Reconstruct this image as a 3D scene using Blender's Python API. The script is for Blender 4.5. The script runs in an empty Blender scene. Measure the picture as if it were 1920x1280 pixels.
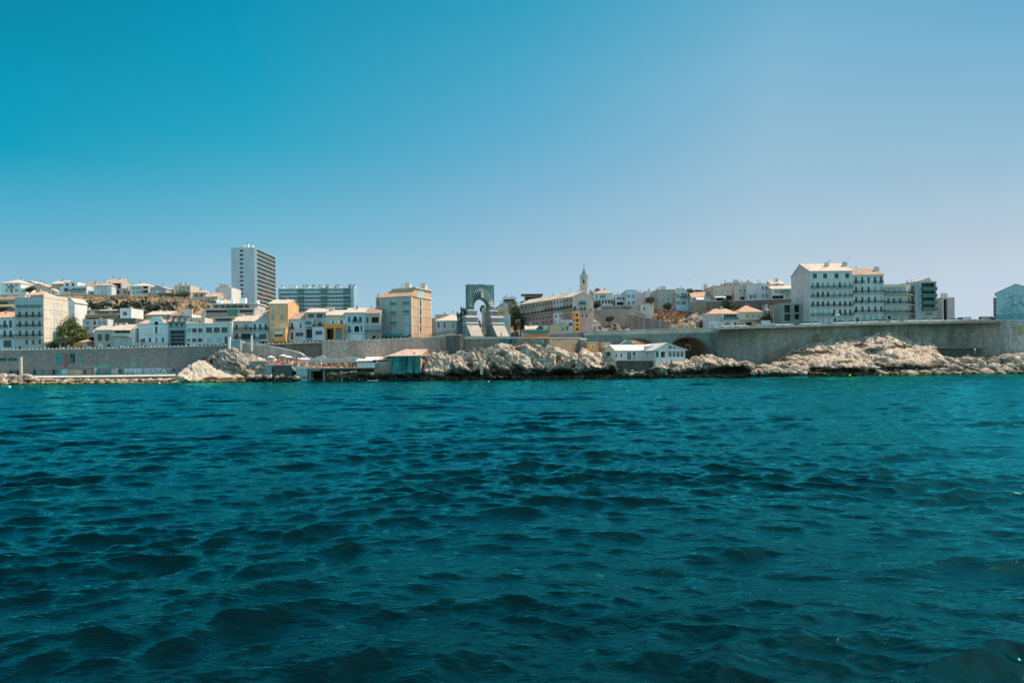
import bpy, math, random
import numpy as np
from mathutils import Vector, Matrix
random.seed(7); rng = np.random.default_rng(11)
R = math.radians
scene = bpy.context.scene
F, H0, CH, RHO = 1300.0, 685.0, 4.0, 0.0104     # focal length in px, horizon row, eye height, roll
cR, sR = math.cos(RHO), math.sin(RHO)
# ---------------- camera
cam_d = bpy.data.cameras.new('camera'); cam = bpy.data.objects.new('camera', cam_d)
scene.collection.objects.link(cam); scene.camera = cam
cam_d.sensor_width = 36; cam_d.lens = 36*F/1920; cam_d.shift_y = 45/1920
cam_d.clip_start = 0.5; cam_d.clip_end = 20000
cam.location = (0, 0, CH)
cam.rotation_euler = (Matrix.Rotation(R(90), 4, 'X') @ Matrix.Rotation(-RHO, 4, 'Z')).to_euler()
# ---------------- light
SUN_EL, SUN_AZ = R(53), R(73)        # azimuth clockwise from +Y: sun high on the right, a little ahead
S = Vector((math.cos(SUN_EL)*math.sin(SUN_AZ), math.cos(SUN_EL)*math.cos(SUN_AZ), math.sin(SUN_EL)))
sd = bpy.data.lights.new('sun', 'SUN'); sd.energy = 4.4; sd.angle = R(0.5); sd.color = (1, .82, .65)
so = bpy.data.objects.new('sun', sd); scene.collection.objects.link(so)
so.rotation_euler = S.to_track_quat('Z', 'Y').to_euler()
W = bpy.data.worlds.new('World'); scene.world = W; W.use_nodes = True
nt = W.node_tree; nt.nodes.clear()
def wn(t, **k):
    n = nt.nodes.new(t)
    for a, b in k.items(): setattr(n, a, b)
    return n
wo = wn('ShaderNodeOutputWorld'); bg = wn('ShaderNodeBackground'); bg.inputs['Strength'].default_value = 0.082
sky = wn('ShaderNodeTexSky', sky_type='NISHITA'); sky.sun_disc = False
sky.sun_elevation = SUN_EL; sky.sun_rotation = SUN_AZ; sky.air_density = 1.0; sky.dust_density = 0.6; sky.ozone_density = 1.0
tc = wn('ShaderNodeTexCoord'); sep = wn('ShaderNodeSeparateXYZ'); nt.links.new(tc.outputs['Generated'], sep.inputs[0])
def wramp(stops, src):
    r = wn('ShaderNodeValToRGB'); e = r.color_ramp.elements
    while len(e) > 1: e.remove(e[-1])
    e[0].position = stops[0][0]; e[0].color = (*stops[0][1], 1)
    for p, c in stops[1:]:
        q = e.new(p); q.color = (*c, 1)
    nt.links.new(src, r.inputs[0]); return r
SKY_FILL = (.43, .56, .48)
# grade of the sky: teal away from the sun, pale towards it (elevation ramps, mixed by azimuth)
SKY_L = [(0.0, (0.0877, 0.1818, 0.3502)), (0.0525, (0.129, 0.1914, 0.2594)), (0.1198, (0.141, 0.2121, 0.2324)), (0.1855, (0.0734, 0.2345, 0.241)), (0.2543, (0.0073, 0.2425, 0.2352)), (0.3248, (0.0039, 0.2502, 0.2394)), (0.3903, (0.0044, 0.2401, 0.2264)), (0.6, (0.004, 0.2, 0.19)), (0.95, (0.02, 0.22, 0.2))]
SKY_A = [(0.0, (0.1084, 0.199, 0.3578)), (0.0612, (0.1594, 0.2095, 0.265)), (0.1393, (0.1725, 0.2405, 0.2459)), (0.2149, (0.1064, 0.2647, 0.2526)), (0.2932, (0.0332, 0.2764, 0.2587)), (0.3718, (0.0107, 0.2884, 0.265)), (0.4431, (0.0054, 0.2812, 0.26)), (0.6, (0.012, 0.22, 0.2)), (0.95, (0.03, 0.22, 0.2))]
SKY_D = [(0.0, (0.1255, 0.1857, 0.3251)), (0.0612, (0.1845, 0.1955, 0.2408)), (0.1393, (0.2364, 0.2263, 0.2108)), (0.2149, (0.2375, 0.2497, 0.2207)), (0.2932, (0.2274, 0.2707, 0.2326)), (0.3718, (0.2068, 0.2881, 0.2475)), (0.4431, (0.1529, 0.2804, 0.2474)), (0.6, (0.06, 0.23, 0.21)), (0.95, (0.07, 0.24, 0.2))]
SKY_C = [(0.0, (0.1238, 0.1971, 0.3456)), (0.0652, (0.1821, 0.2075, 0.256)), (0.1483, (0.2093, 0.2376, 0.2349)), (0.2284, (0.1809, 0.2606, 0.2467)), (0.3107, (0.1201, 0.278, 0.2611)), (0.3926, (0.0795, 0.2911, 0.2647)), (0.4662, (0.0409, 0.2899, 0.2621)), (0.6, (0.03, 0.24, 0.22)), (0.95, (0.05, 0.24, 0.2))]
SKY_R = [(0.0, (0.1165, 0.1709, 0.3151)), (0.0525, (0.1713, 0.1799, 0.2334)), (0.1198, (0.2154, 0.1943, 0.1905)), (0.1855, (0.2116, 0.211, 0.1921)), (0.2543, (0.178, 0.2203, 0.1978)), (0.3248, (0.1526, 0.2278, 0.207)), (0.3903, (0.102, 0.2157, 0.2064)), (0.6, (0.09, 0.22, 0.2)), (0.95, (0.08, 0.24, 0.2))]
#SKYTAB
prev = None
for i, (tab, xc) in enumerate(((SKY_L, -.57), (SKY_A, -.335), (SKY_C, 0.0), (SKY_D, .335), (SKY_R, .57))):
    rp = wramp(tab, sep.outputs['Z'])
    if prev is None: prev = rp.outputs[0]; px_ = xc; continue
    mr = wn('ShaderNodeMapRange'); mr.inputs['From Min'].default_value = px_; mr.inputs['From Max'].default_value = xc; mr.interpolation_type = 'LINEAR'
    nt.links.new(sep.outputs['X'], mr.inputs['Value']); mx2 = wn('ShaderNodeMix', data_type='RGBA')
    nt.links.new(mr.outputs[0], mx2.inputs[0]); nt.links.new(prev, mx2.inputs[6]); nt.links.new(rp.outputs[0], mx2.inputs[7]); prev = mx2.outputs[2]; px_ = xc
mm = wn('ShaderNodeMix', data_type='RGBA', blend_type='MULTIPLY')
mm.inputs[0].default_value = 1
m3 = wn('ShaderNodeMapRange'); m3.inputs['From Min'].default_value = .05; m3.inputs['From Max'].default_value = -.3   # unseen sky behind the viewer, brightened in teal to fill shaded fronts
nt.links.new(sep.outputs['Y'], m3.inputs['Value']); mx3 = wn('ShaderNodeMix', data_type='RGBA'); nt.links.new(m3.outputs[0], mx3.inputs[0]); nt.links.new(mx2.outputs[2], mx3.inputs[6]); mx3.inputs[7].default_value = (*SKY_FILL, 1)
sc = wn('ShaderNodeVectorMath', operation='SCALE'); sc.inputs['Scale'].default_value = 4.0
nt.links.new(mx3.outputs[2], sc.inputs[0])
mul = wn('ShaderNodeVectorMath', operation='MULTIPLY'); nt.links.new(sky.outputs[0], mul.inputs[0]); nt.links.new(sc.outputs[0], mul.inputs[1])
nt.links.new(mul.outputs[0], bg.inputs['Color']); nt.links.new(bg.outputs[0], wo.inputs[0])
vs = scene.view_settings; scene.display_settings.display_device = 'sRGB'
vs.view_transform = 'Standard'; vs.look = 'None'; vs.exposure = 0.549; vs.gamma = 1; vs.use_curve_mapping = False
scene.cycles.use_denoising = True; scene.cycles.max_bounces = 4; scene.cycles.diffuse_bounces = 2; scene.cycles.glossy_bounces = 2
scene.cycles.sample_clamp_direct = 90; scene.cycles.sample_clamp_indirect = 4
# ---------------- pixel <-> world
def V(px, py): return (py-H0)*cR + (px-960)*sR
def U(px, py): return (px-960)*cR - (py-H0)*sR
def P(px, py, Y): return Vector((U(px, py)/F*Y, Y, CH - V(px, py)/F*Y))
def Zf(px, py, Y): return CH - V(px, py)/F*Y
def Xf(px, Y, py=640): return U(px, py)/F*Y
def interp(t, tab): return float(np.interp(t, [a[0] for a in tab], [a[1] for a in tab]))
# ---------------- noise (vectorised)
_perm = rng.random((64, 64, 64)).astype(np.float32)
def vnoise(p):
    p = np.asarray(p, dtype=np.float64); i = np.floor(p).astype(int); f = p-i; f = f*f*(3-2*f)
    i &= 63; j = (i+1) & 63
    def g(a, b, c): return _perm[a, b, c]
    x0, y0, z0 = i.T; x1, y1, z1 = j.T; fx, fy, fz = f.T
    c00 = g(x0, y0, z0)*(1-fx)+g(x1, y0, z0)*fx; c10 = g(x0, y1, z0)*(1-fx)+g(x1, y1, z0)*fx
    c01 = g(x0, y0, z1)*(1-fx)+g(x1, y0, z1)*fx; c11 = g(x0, y1, z1)*(1-fx)+g(x1, y1, z1)*fx
    return ((c00*(1-fy)+c10*fy)*(1-fz)+(c01*(1-fy)+c11*fy)*fz)*2-1
def fbm(p, o=4, g=.5, ridged=False):
    p = np.asarray(p); s = 0; a = 1; t = 0
    for k in range(o):
        n = vnoise(p*(2**k)+17.3*k)
        if ridged: n = 1-2*np.abs(n)
        s = s+a*n; t += a; a *= g
    return s/t
# ---------------- objects
COL = scene.collection
def tag(o, label=None, cat=None, group=None, kind=None):
    if label: o['label'] = label
    if cat: o['category'] = cat
    if group: o['group'] = group
    if kind: o['kind'] = kind
    return o
def empty(name, loc=(0, 0, 0), rz=0.0):
    o = bpy.data.objects.new(name, None); o.empty_display_size = .3; COL.objects.link(o)
    o.location = loc; o.rotation_euler = (0, 0, rz); return o
def mobj(name, me, parent=None, loc=(0, 0, 0), rz=0.0):
    o = bpy.data.objects.new(name, me); COL.objects.link(o); o.location = loc; o.rotation_euler = (0, 0, rz)
    if parent: o.parent = parent
    return o
class MB:
    def __init__(s): s.v = []; s.f = []; s.m = []; s.mats = []
    def mi(s, mat):
        if mat not in s.mats: s.mats.append(mat)
        return s.mats.index(mat)
    def quad(s, a, b, c, d, mat):
        n = len(s.v); s.v += [tuple(a), tuple(b), tuple(c), tuple(d)]; s.f.append((n, n+1, n+2, n+3)); s.m.append(s.mi(mat))
    def poly(s, pts, mat):
        n = len(s.v); s.v += [tuple(p) for p in pts]; s.f.append(tuple(range(n, n+len(pts)))); s.m.append(s.mi(mat))
    def box(s, x0, x1, y0, y1, z0, z1, mat, M=None):
        n = len(s.v); c = [(x, y, z) for z in (z0, z1) for y in (y0, y1) for x in (x0, x1)]
        if M is not None: c = [tuple(M @ Vector(p)) for p in c]
        s.v += c; k = s.mi(mat)
        for q in ((0, 2, 3, 1), (4, 5, 7, 6), (0, 1, 5, 4), (2, 6, 7, 3), (0, 4, 6, 2), (1, 3, 7, 5)):
            s.f.append(tuple(n+i for i in q)); s.m.append(k)
    def prism(s, prof, x0, x1, mat, axis='x', inv=False):
        """profile polygon (a,b) extruded; axis x: prof=(y,z); axis y: prof=(x,z); axis z: prof=(x,y)"""
        def mk(t, a, b): return (t, a, b) if axis == 'x' else ((a, t, b) if axis == 'y' else (a, b, t))
        n = len(s.v); m = len(prof); k = s.mi(mat)
        s.v += [mk(x0, *p) for p in prof]+[mk(x1, *p) for p in prof]
        s.f.append(tuple(n+i for i in range(m))); s.f.append(tuple(n+m+i for i in reversed(range(m)))); s.m += [k, k]
        for i in range(m):
            j = (i+1) % m; s.f.append((n+i, n+m+i, n+m+j, n+j)); s.m.append(k)
    def tube(s, pts, rad, mat, n=6, cap=True):
        pts = [Vector(p) for p in pts]; b = len(s.v); k = s.mi(mat)
        rr = rad if isinstance(rad, (list, tuple)) else [rad]*len(pts)
        for i, p in enumerate(pts):
            d = (pts[min(i+1, len(pts)-1)]-pts[max(i-1, 0)]).normalized()
            u = d.cross(Vector((0, 0, 1)) if abs(d.z) < .9 else Vector((1, 0, 0))).normalized(); w = d.cross(u)
            for j in range(n):
                a = 2*math.pi*j/n; s.v.append(tuple(p+(u*math.cos(a)+w*math.sin(a))*rr[i]))
        for i in range(len(pts)-1):
            for j in range(n):
                a = b+i*n+j; c = b+i*n+(j+1) % n; s.f.append((a, c, c+n, a+n)); s.m.append(k)
        if cap:
            s.f.append(tuple(b+j for j in reversed(range(n)))); s.f.append(tuple(b+(len(pts)-1)*n+j for j in range(n))); s.m += [k, k]
    def mesh(s, name, smooth=False):
        me = bpy.data.meshes.new(name); me.from_pydata(s.v, [], s.f)
        for m in s.mats: me.materials.append(m)
        me.polygons.foreach_set('material_index', s.m)
        if smooth: me.polygons.foreach_set('use_smooth', [True]*len(s.f))
        me.update(); return me
    def build(s, name, parent=None, loc=(0, 0, 0), rz=0.0, smooth=False):
        return mobj(name, s.mesh(name, smooth), parent, loc, rz)
def grid_mesh(name, co, nu, nv, mats, smooth=True, closed_u=False):
    """co: (nu*nv,3) array, index = u*nv+v"""
    me = bpy.data.meshes.new(name); uu = nu if closed_u else nu-1
    iu = np.arange(uu)[:, None]; iv = np.arange(nv-1)[None, :]
    a = iu*nv+iv; b = ((iu+1) % nu)*nv+iv
    q = np.stack([a, b, b+1, a+1], -1).reshape(-1, 4)
    me.vertices.add(len(co)); me.vertices.foreach_set('co', np.asarray(co, dtype=np.float32).ravel())
    me.loops.add(q.size); me.loops.foreach_set('vertex_index', q.ravel().astype(np.int32))
    me.polygons.add(len(q)); me.polygons.foreach_set('loop_start', np.arange(0, q.size, 4, dtype=np.int32))
    me.polygons.foreach_set('loop_total', np.full(len(q), 4, dtype=np.int32))
    me.polygons.foreach_set('use_smooth', np.full(len(q), smooth))
    for m in mats: me.materials.append(m)
    me.update(calc_edges=True); me.validate(); return me
# ---------------- materials
_M = {}
def nodes(m):
    m.use_nodes = True; t = m.node_tree; t.nodes.clear()
    o = t.nodes.new('ShaderNodeOutputMaterial'); b = t.nodes.new('ShaderNodeBsdfPrincipled'); t.links.new(b.outputs[0], o.inputs[0])
    return t, b
class NT:
    def __init__(s, t): s.t = t
    def n(s, typ, ins=None, **k):
        q = s.t.nodes.new(typ)
        for a, b in k.items(): setattr(q, a, b)
        for a, b in (ins or {}).items():
            if isinstance(b, bpy.types.NodeSocket): s.t.links.new(b, q.inputs[a])
            else: q.inputs[a].default_value = b
        return q
    def ramp(s, src, stops):
        q = s.t.nodes.new('ShaderNodeValToRGB'); e = q.color_ramp.elements
        while len(e) > 1: e.remove(e[-1])
        e[0].position = stops[0][0]; c = stops[0][1]; e[0].color = (*c, 1) if hasattr(c, '__len__') else (c, c, c, 1)
        for p, c in stops[1:]:
            z = e.new(p); z.color = (*c, 1) if hasattr(c, '__len__') else (c, c, c, 1)
        s.t.links.new(src, q.inputs[0]); return q.outputs[0]
    def mix(s, f, a, b, mode='MIX'):
        q = s.t.nodes.new('ShaderNodeMix'); q.data_type = 'RGBA'; q.blend_type = mode
        for i, x in ((0, f), (6, a), (7, b)):
            if isinstance(x, bpy.types.NodeSocket): s.t.links.new(x, q.inputs[i])
            elif i == 0: q.inputs[0].default_value = x
            else: q.inputs[i].default_value = (*x, 1) if hasattr(x, '__len__') else (x, x, x, 1)
        return q.outputs[2]
    def link(s, a, b): s.t.links.new(a, b)
def sc3(c, k): return tuple(min(1, max(0, x*k)) for x in c)
def plaster(c, var=.1, rough=.85, streak=.05, name='plaster'):
    key = (name, c, var, rough, streak)
    if key in _M: return _M[key]
    m = bpy.data.materials.new(name); t, b = nodes(m); g = NT(t)
    co = g.n('ShaderNodeTexCoord').outputs['Object']
    n1 = g.n('ShaderNodeTexNoise', {'Vector': co, 'Scale': .35, 'Detail': 5, 'Roughness': .6}).outputs[0]
    mp = g.n('ShaderNodeMapping', {'Vector': co, 'Scale': (1.6, 1.6, .12)}).outputs[0]
    n2 = g.n('ShaderNodeTexNoise', {'Vector': mp, 'Scale': 1.0, 'Detail': 4}).outputs[0]
    n3 = g.n('ShaderNodeTexNoise', {'Vector': co, 'Scale': 3.0, 'Detail': 4}).outputs[0]
    a = g.ramp(n1, [(.3, sc3(c, 1-var*1.6)), (.7, sc3(c, 1+var*.6))])
    s2 = g.ramp(n2, [(.32, 1-streak*2.2), (.55, 1.0)])
    s3 = g.ramp(n3, [(.3, .93), (.65, 1.0)])
    k = g.mix(1, g.mix(1, a, s2, 'MULTIPLY'), s3, 'MULTIPLY')
    g.link(k, b.inputs['Base Color']); b.inputs['Roughness'].default_value = rough
    b.inputs['Specular IOR Level'].default_value = .2
    bp = g.n('ShaderNodeBump', {'Strength': .25, 'Distance': .02, 'Height': n3}); g.link(bp.outputs[0], b.inputs['Normal'])
    _M[key] = m; return m
def plain(c, rough=.6, metal=0, name='paint', spec=.4):
    key = (name, c, rough, metal)
    if key in _M: return _M[key]
    m = bpy.data.materials.new(name); t, b = nodes(m); g = NT(t)
    co = g.n('ShaderNodeTexCoord').outputs['Object']
    n = g.n('ShaderNodeTexNoise', {'Vector': co, 'Scale': 2.5, 'Detail': 3}).outputs[0]
    k = g.ramp(n, [(.3, sc3(c, .85)), (.7, sc3(c, 1.08))]); g.link(k, b.inputs['Base Color'])
    b.inputs['Roughness'].default_value = rough; b.inputs['Metallic'].default_value = metal; b.inputs['Specular IOR Level'].default_value = spec
    _M[key] = m; return m
def tiles(c, name='roof_tiles'):
    key = (name, c)
    if key in _M: return _M[key]
    m = bpy.data.materials.new(name); t, b = nodes(m); g = NT(t)
    co = g.n('ShaderNodeTexCoord').outputs['Object']
    n1 = g.n('ShaderNodeTexNoise', {'Vector': co, 'Scale': .5, 'Detail': 6, 'Roughness': .7}).outputs[0]
    n2 = g.n('ShaderNodeTexNoise', {'Vector': co, 'Scale': 4.5, 'Detail': 3}).outputs[0]
    w = g.n('ShaderNodeTexWave', {'Vector': co, 'Scale': 1.3, 'Distortion': .4}, wave_type='BANDS', bands_direction='X').outputs['Color']
    a = g.ramp(n1, [(.25, sc3(c, .62)), (.5, c), (.75, sc3(c, 1.25))])
    a = g.mix(1, a, g.ramp(n2, [(.3, .75), (.6, 1.05)]), 'MULTIPLY')
    a = g.mix(.25, a, w, 'MULTIPLY')
    g.link(a, b.inputs['Base Color']); b.inputs['Roughness'].default_value = .9; b.inputs['Specular IOR Level'].default_value = .15
    bp = g.n('ShaderNodeBump', {'Strength': .5, 'Distance': .06, 'Height': w}); g.link(bp.outputs[0], b.inputs['Normal'])
    _M[key] = m; return m
def stone(c, c2, scale=1.6, stain=.35, name='stone'):
    key = (name, c, c2, scale)
    if key in _M: return _M[key]
    m = bpy.data.materials.new(name); t, b = nodes(m); g = NT(t)
    co = g.n('ShaderNodeTexCoord').outputs['Object']
    vo = g.n('ShaderNodeTexVoronoi', {'Vector': co, 'Scale': scale, 'Randomness': .9})
    ve = g.n('ShaderNodeTexVoronoi', {'Vector': co, 'Scale': scale, 'Randomness': .9}, feature='DISTANCE_TO_EDGE')
    n1 = g.n('ShaderNodeTexNoise', {'Vector': co, 'Scale': .09, 'Detail': 7, 'Roughness': .65}).outputs[0]
    mp = g.n('ShaderNodeMapping', {'Vector': co, 'Scale': (.5, .5, .06)}).outputs[0]
    n2 = g.n('ShaderNodeTexNoise', {'Vector': mp, 'Scale': 1.0, 'Detail': 6, 'Roughness': .65}).outputs[0]
    bw = g.n('ShaderNodeRGBToBW', {0: vo.outputs['Color']}).outputs[0]
    a = g.mix(g.ramp(n1, [(.25, 0.0), (.75, 1.0)]), c, c2)
    a = g.mix(1, a, g.ramp(bw, [(.2, .84), (.8, 1.1)]), 'MULTIPLY')
    a = g.mix(1, a, g.ramp(ve.outputs['Distance'], [(0, .66), (.07, 1.0)]), 'MULTIPLY')
    a = g.mix(1, a, g.ramp(n2, [(.36, 1-stain), (.58, 1.05)]), 'MULTIPLY')
    g.link(a, b.inputs['Base Color']); b.inputs['Roughness'].default_value = .92; b.inputs['Specular IOR Level'].default_value = .15
    bp = g.n('ShaderNodeBump', {'Strength': .7, 'Distance': .07, 'Height': ve.outputs['Distance']}); g.link(bp.outputs[0], b.inputs['Normal'])
    _M[key] = m; return m
def glassm(c=(.02, .035, .04), rough=.12):
    key = ('window_glass', c, rough)
    if key in _M: return _M[key]
    m = bpy.data.materials.new('window_glass'); t, b = nodes(m); g = NT(t)
    oi = g.n('ShaderNodeObjectInfo').outputs['Random']
    k = g.mix(oi, sc3(c, .35), sc3(c, 2.2)); g.link(k, b.inputs['Base Color'])
    b.inputs['Roughness'].default_value = rough; b.inputs['Specular IOR Level'].default_value = .22
    _M[key] = m; return m
def leaf(c1, c2):
    key = ('leaf', c1, c2)
    if key in _M: return _M[key]
    m = bpy.data.materials.new('foliage'); t, b = nodes(m); g = NT(t)
    co = g.n('ShaderNodeTexCoord').outputs['Object']
    n = g.n('ShaderNodeTexNoise', {'Vector': co, 'Scale': .9, 'Detail': 4}).outputs[0]
    g.link(g.ramp(n, [(.35, c1), (.65, c2)]), b.inputs['Base Color']); b.inputs['Roughness'].default_value = .6
    _M[key] = m; return m
WHITE = (.74, .74, .72); CREAM = (.68, .58, .49); TAN = (.5, .39, .32); PINK = (.6, .47, .42); GREY = (.42, .42, .4)
ORANGE = (.62, .31, .09); YEL = (.66, .42, .18); BLUE = (.5, .62, .66); LBLUE = (.62, .7, .74); BEIGE = (.56, .48, .38)
T_PALE = (.74, .59, .48); T_RED = (.42, .25, .18); T_ORG = (.7, .42, .29); T_PINK = (.64, .43, .34)
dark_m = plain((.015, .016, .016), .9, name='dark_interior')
iron = plain((.03, .035, .035), .6, name='iron')
whitep = plain((.75, .75, .73), .5, name='white_paint')
conc = plaster((.42, .4, .37), .2, name='concrete')
concl = plaster((.62, .58, .52), .15, name='pale_concrete')
# ---------------- building kit
def panel(mb, o, ux, nin, Wd, Hh, ops, mat, found=0.0):
    """wall sheet with real openings. o: corner at z=0; ops: (x0,x1,z0,z1,depth)"""
    ux = Vector(ux); nin = Vector(nin); o = Vector(o)
    ok = []
    for q in ops:
        x0, x1, z0, z1, dp = q
        x0 = max(.06, x0); x1 = min(Wd-.06, x1); z1 = min(Hh-.06, z1)
        if x1-x0 > .1 and z1-z0 > .1: ok.append((x0, x1, z0, z1, dp))
    xs = sorted(set([0, Wd]+[round(q[0], 4) for q in ok]+[round(q[1], 4) for q in ok]))
    zs = sorted(set([-found, Hh]+[round(q[2], 4) for q in ok]+[round(q[3], 4) for q in ok]))
    def pt(x, z, d=0): return o+ux*x+nin*d+Vector((0, 0, z))
    for j in range(len(zs)-1):
        zc = (zs[j]+zs[j+1])/2; st = None
        for i in range(len(xs)):
            solid = i < len(xs)-1 and not any(q[0] < (xs[i]+xs[i+1])/2 < q[1] and q[2] < zc < q[3] for q in ok)
            if solid and st is None: st = i
            if not solid and st is not None:
                mb.quad(pt(xs[st], zs[j]), pt(xs[i], zs[j]), pt(xs[i], zs[j+1]), pt(xs[st], zs[j+1]), mat); st = None
    for x0, x1, z0, z1, dp in ok:
        mb.quad(pt(x0, z0), pt(x0, z1), pt(x0, z1, dp), pt(x0, z0, dp), mat); mb.quad(pt(x1, z1), pt(x1, z0), pt(x1, z0, dp), pt(x1, z1, dp), mat)
        mb.quad(pt(x0, z0), pt(x0, z0, dp), pt(x1, z0, dp), pt(x1, z0), mat); mb.quad(pt(x0, z1, dp), pt(x0, z1), pt(x1, z1), pt(x1, z1, dp), mat)
    return ok
_W = {}
shut_teal = plain((.2, .4, .42), .6, name='teal_shutter'); shut_lt = plain((.3, .52, .57), .6, name='pale_blue_shutter')
shut_w = plain((.7, .7, .68), .6, name='white_shutter'); shut_g = plain((.13, .17, .16), .6, name='green_shutter'); shut_br = plain((.3, .22, .16), .6, name='brown_shutter')
frame_d = plain((.12, .13, .13), .5, name='dark_frame')
SHUT = {'s': shut_teal, 'l': shut_lt, 'w': shut_w, 'k': shut_g, 'b': shut_br}
DEP = {'D': 1.1, 'B': .8}
def window_mesh(st, w, h):
    w = round(w/.1)*.1; h = round(h/.1)*.1; key = (st, round(w, 1), round(h, 1))
    if key in _W: return _W[key]
    mb = MB(); y = .16; a = w/2
    if st in SHUT:                                     # closed louvred shutters
        m = SHUT[st]
        for s in (-1, 1):
            x0, x1 = (0.02, a) if s > 0 else (-a, -0.02)
            mb.box(x0, x1, y-.04, y, 0, h, m)
            k = max(3, int(h/.18))
            for i in range(k):
                z = h*(i+.5)/k; mb.box(x0+.06, x1-.06, y-.065, y-.041, z-.03, z+.03, m)
        mb.box(-.02, .02, y-.02, y+.02, 0, h, frame_d)
    elif st in ('D', 'B'):                             # deep loggia opening
        y = DEP[st]-.02
        mb.quad((-a, y, 0), (a, y, 0), (a, y, h), (-a, y, h), glassm((.008, .012, .013), .3))
        n = max(1, int(w/1.6))
        for i in range(1, n): mb.box(-a+w*i/n-.04, -a+w*i/n+.04, y-.06, y-.01, 0, h, frame_d)
    elif st == 'd':
        mb.box(-a, a, y-.05, y, 0, h, plain((.05, .05, .05), .5, name='door_paint')); mb.box(-a, a, y-.09, y-.052, h*.82, h*.86, frame_d)
    elif st == 'x':                                    # unglazed dark hole
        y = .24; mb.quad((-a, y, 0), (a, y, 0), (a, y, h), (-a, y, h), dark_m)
    elif st == 'W':                                    # garage door / roller
        mb.box(-a, a, y-.05, y, 0, h, shut_w)
        for i in range(int(h/.4)): mb.box(-a, a, y-.06, y-.051, .2+i*.4, .22+i*.4, conc)
    else:                                              # glass with frame; g white frame, G dark frame, o open shutters, p projecting surround
        fm = frame_d if st == 'G' else whitep
        mb.quad((-a, y, 0), (a, y, 0), (a, y, h), (-a, y, h), glassm())
        e = .07
        for q in ((-a, -a+e, 0, h), (a-e, a, 0, h), (-a+e, a-e, 0, e), (-a+e, a-e, h-e, h)): mb.box(q[0], q[1], y-.05, y-.004, q[2], q[3], fm)
        n = max(2, int(w/1.0)) if w > 1.2 else 2
        for i in range(1, n): mb.box(-a+w*i/n-.03, -a+w*i/n+.03, y-.045, y-.005, e, h-e, fm)
        if h > 1.3: mb.box(-a+e, a-e, y-.044, y-.006, h*.7, h*.7+.05, fm)
        mb.box(-a-.08, a+.08, -.1, .12, -.09, -.005, concl)
        if st == 'p':
            for q in ((-a-.22, -a-.01, -.1, h+.22), (a+.01, a+.22, -.1, h+.22), (-a-.01, a+.01, h+.02, h+.22)): mb.box(q[0], q[1], -.06, .02, q[2], q[3], whitep)
    _W[key] = mb.mesh('window'); return _W[key]
def shutter_mesh(h, w, mk):
    key = ('sh', round(h, 1), round(w, 1), mk)
    if key in _W: return _W[key]
    mb = MB(); m = SHUT[mk]; mb.box(0, w, -.06, -.02, 0, h, m)
    for i in range(max(3, int(h/.25))): z = h*(i+.5)/max(3, int(h/.25)); mb.box(.05, w-.05, -.08, -.061, z-.04, z+.04, m)
    _W[key] = mb.mesh('shutter'); return _W[key]
def put_windows(root, ok_styles, o, rz, shut='k'):
    for (x0, x1, z0, z1, st) in ok_styles:
        w = x1-x0; h = z1-z0; me = window_mesh('g' if st == 'o' else st, w, h)
        c = Vector(o)+Matrix.Rotation(rz, 3, 'Z') @ Vector(((x0+x1)/2, 0, z0))
        ob = mobj('door' if st in 'dW' and z0 < .5 else 'window', me, root, c, rz)
        rw, rh = max(.1, round(w/.1)*.1), max(.1, round(h/.1)*.1); ob.scale = (w/rw, 1, h/rh)
        if st == 'o':
            for s in (-1, 1):
                sm = mobj('shutter', shutter_mesh(h, w/2, shut), ob, (s*(rw/2+.02) if s > 0 else -rw/2-.02-round(w/2, 1), 0, 0))
def railing(mb, x0, x1, y0, z, h, m=iron, step=.22, ends=None):
    n = max(2, int((x1-x0)/step))
    for i in range(n+1):
        x = x0+(x1-x0)*i/n; mb.box(x-.02, x+.02, y0-.02, y0+.02, z, z+h, m)
    mb.box(x0-.03, x1+.03, y0-.03, y0+.03, z+h, z+h+.05, m); mb.box(x0-.03, x1+.03, y0-.022, y0+.022, z+.06, z+.1, m)
    if ends:
        for x in (x0, x1):
            k = max(1, int(ends/step))
            for i in range(k): y = y0+ends*(i+.5)/k; mb.box(x-.019, x+.019, y-.02, y+.02, z, z+h, m)
            mb.box(x-.03, x+.03, y0+.03, y0+ends, z+h, z+h+.05, m)
BLD = []
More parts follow.
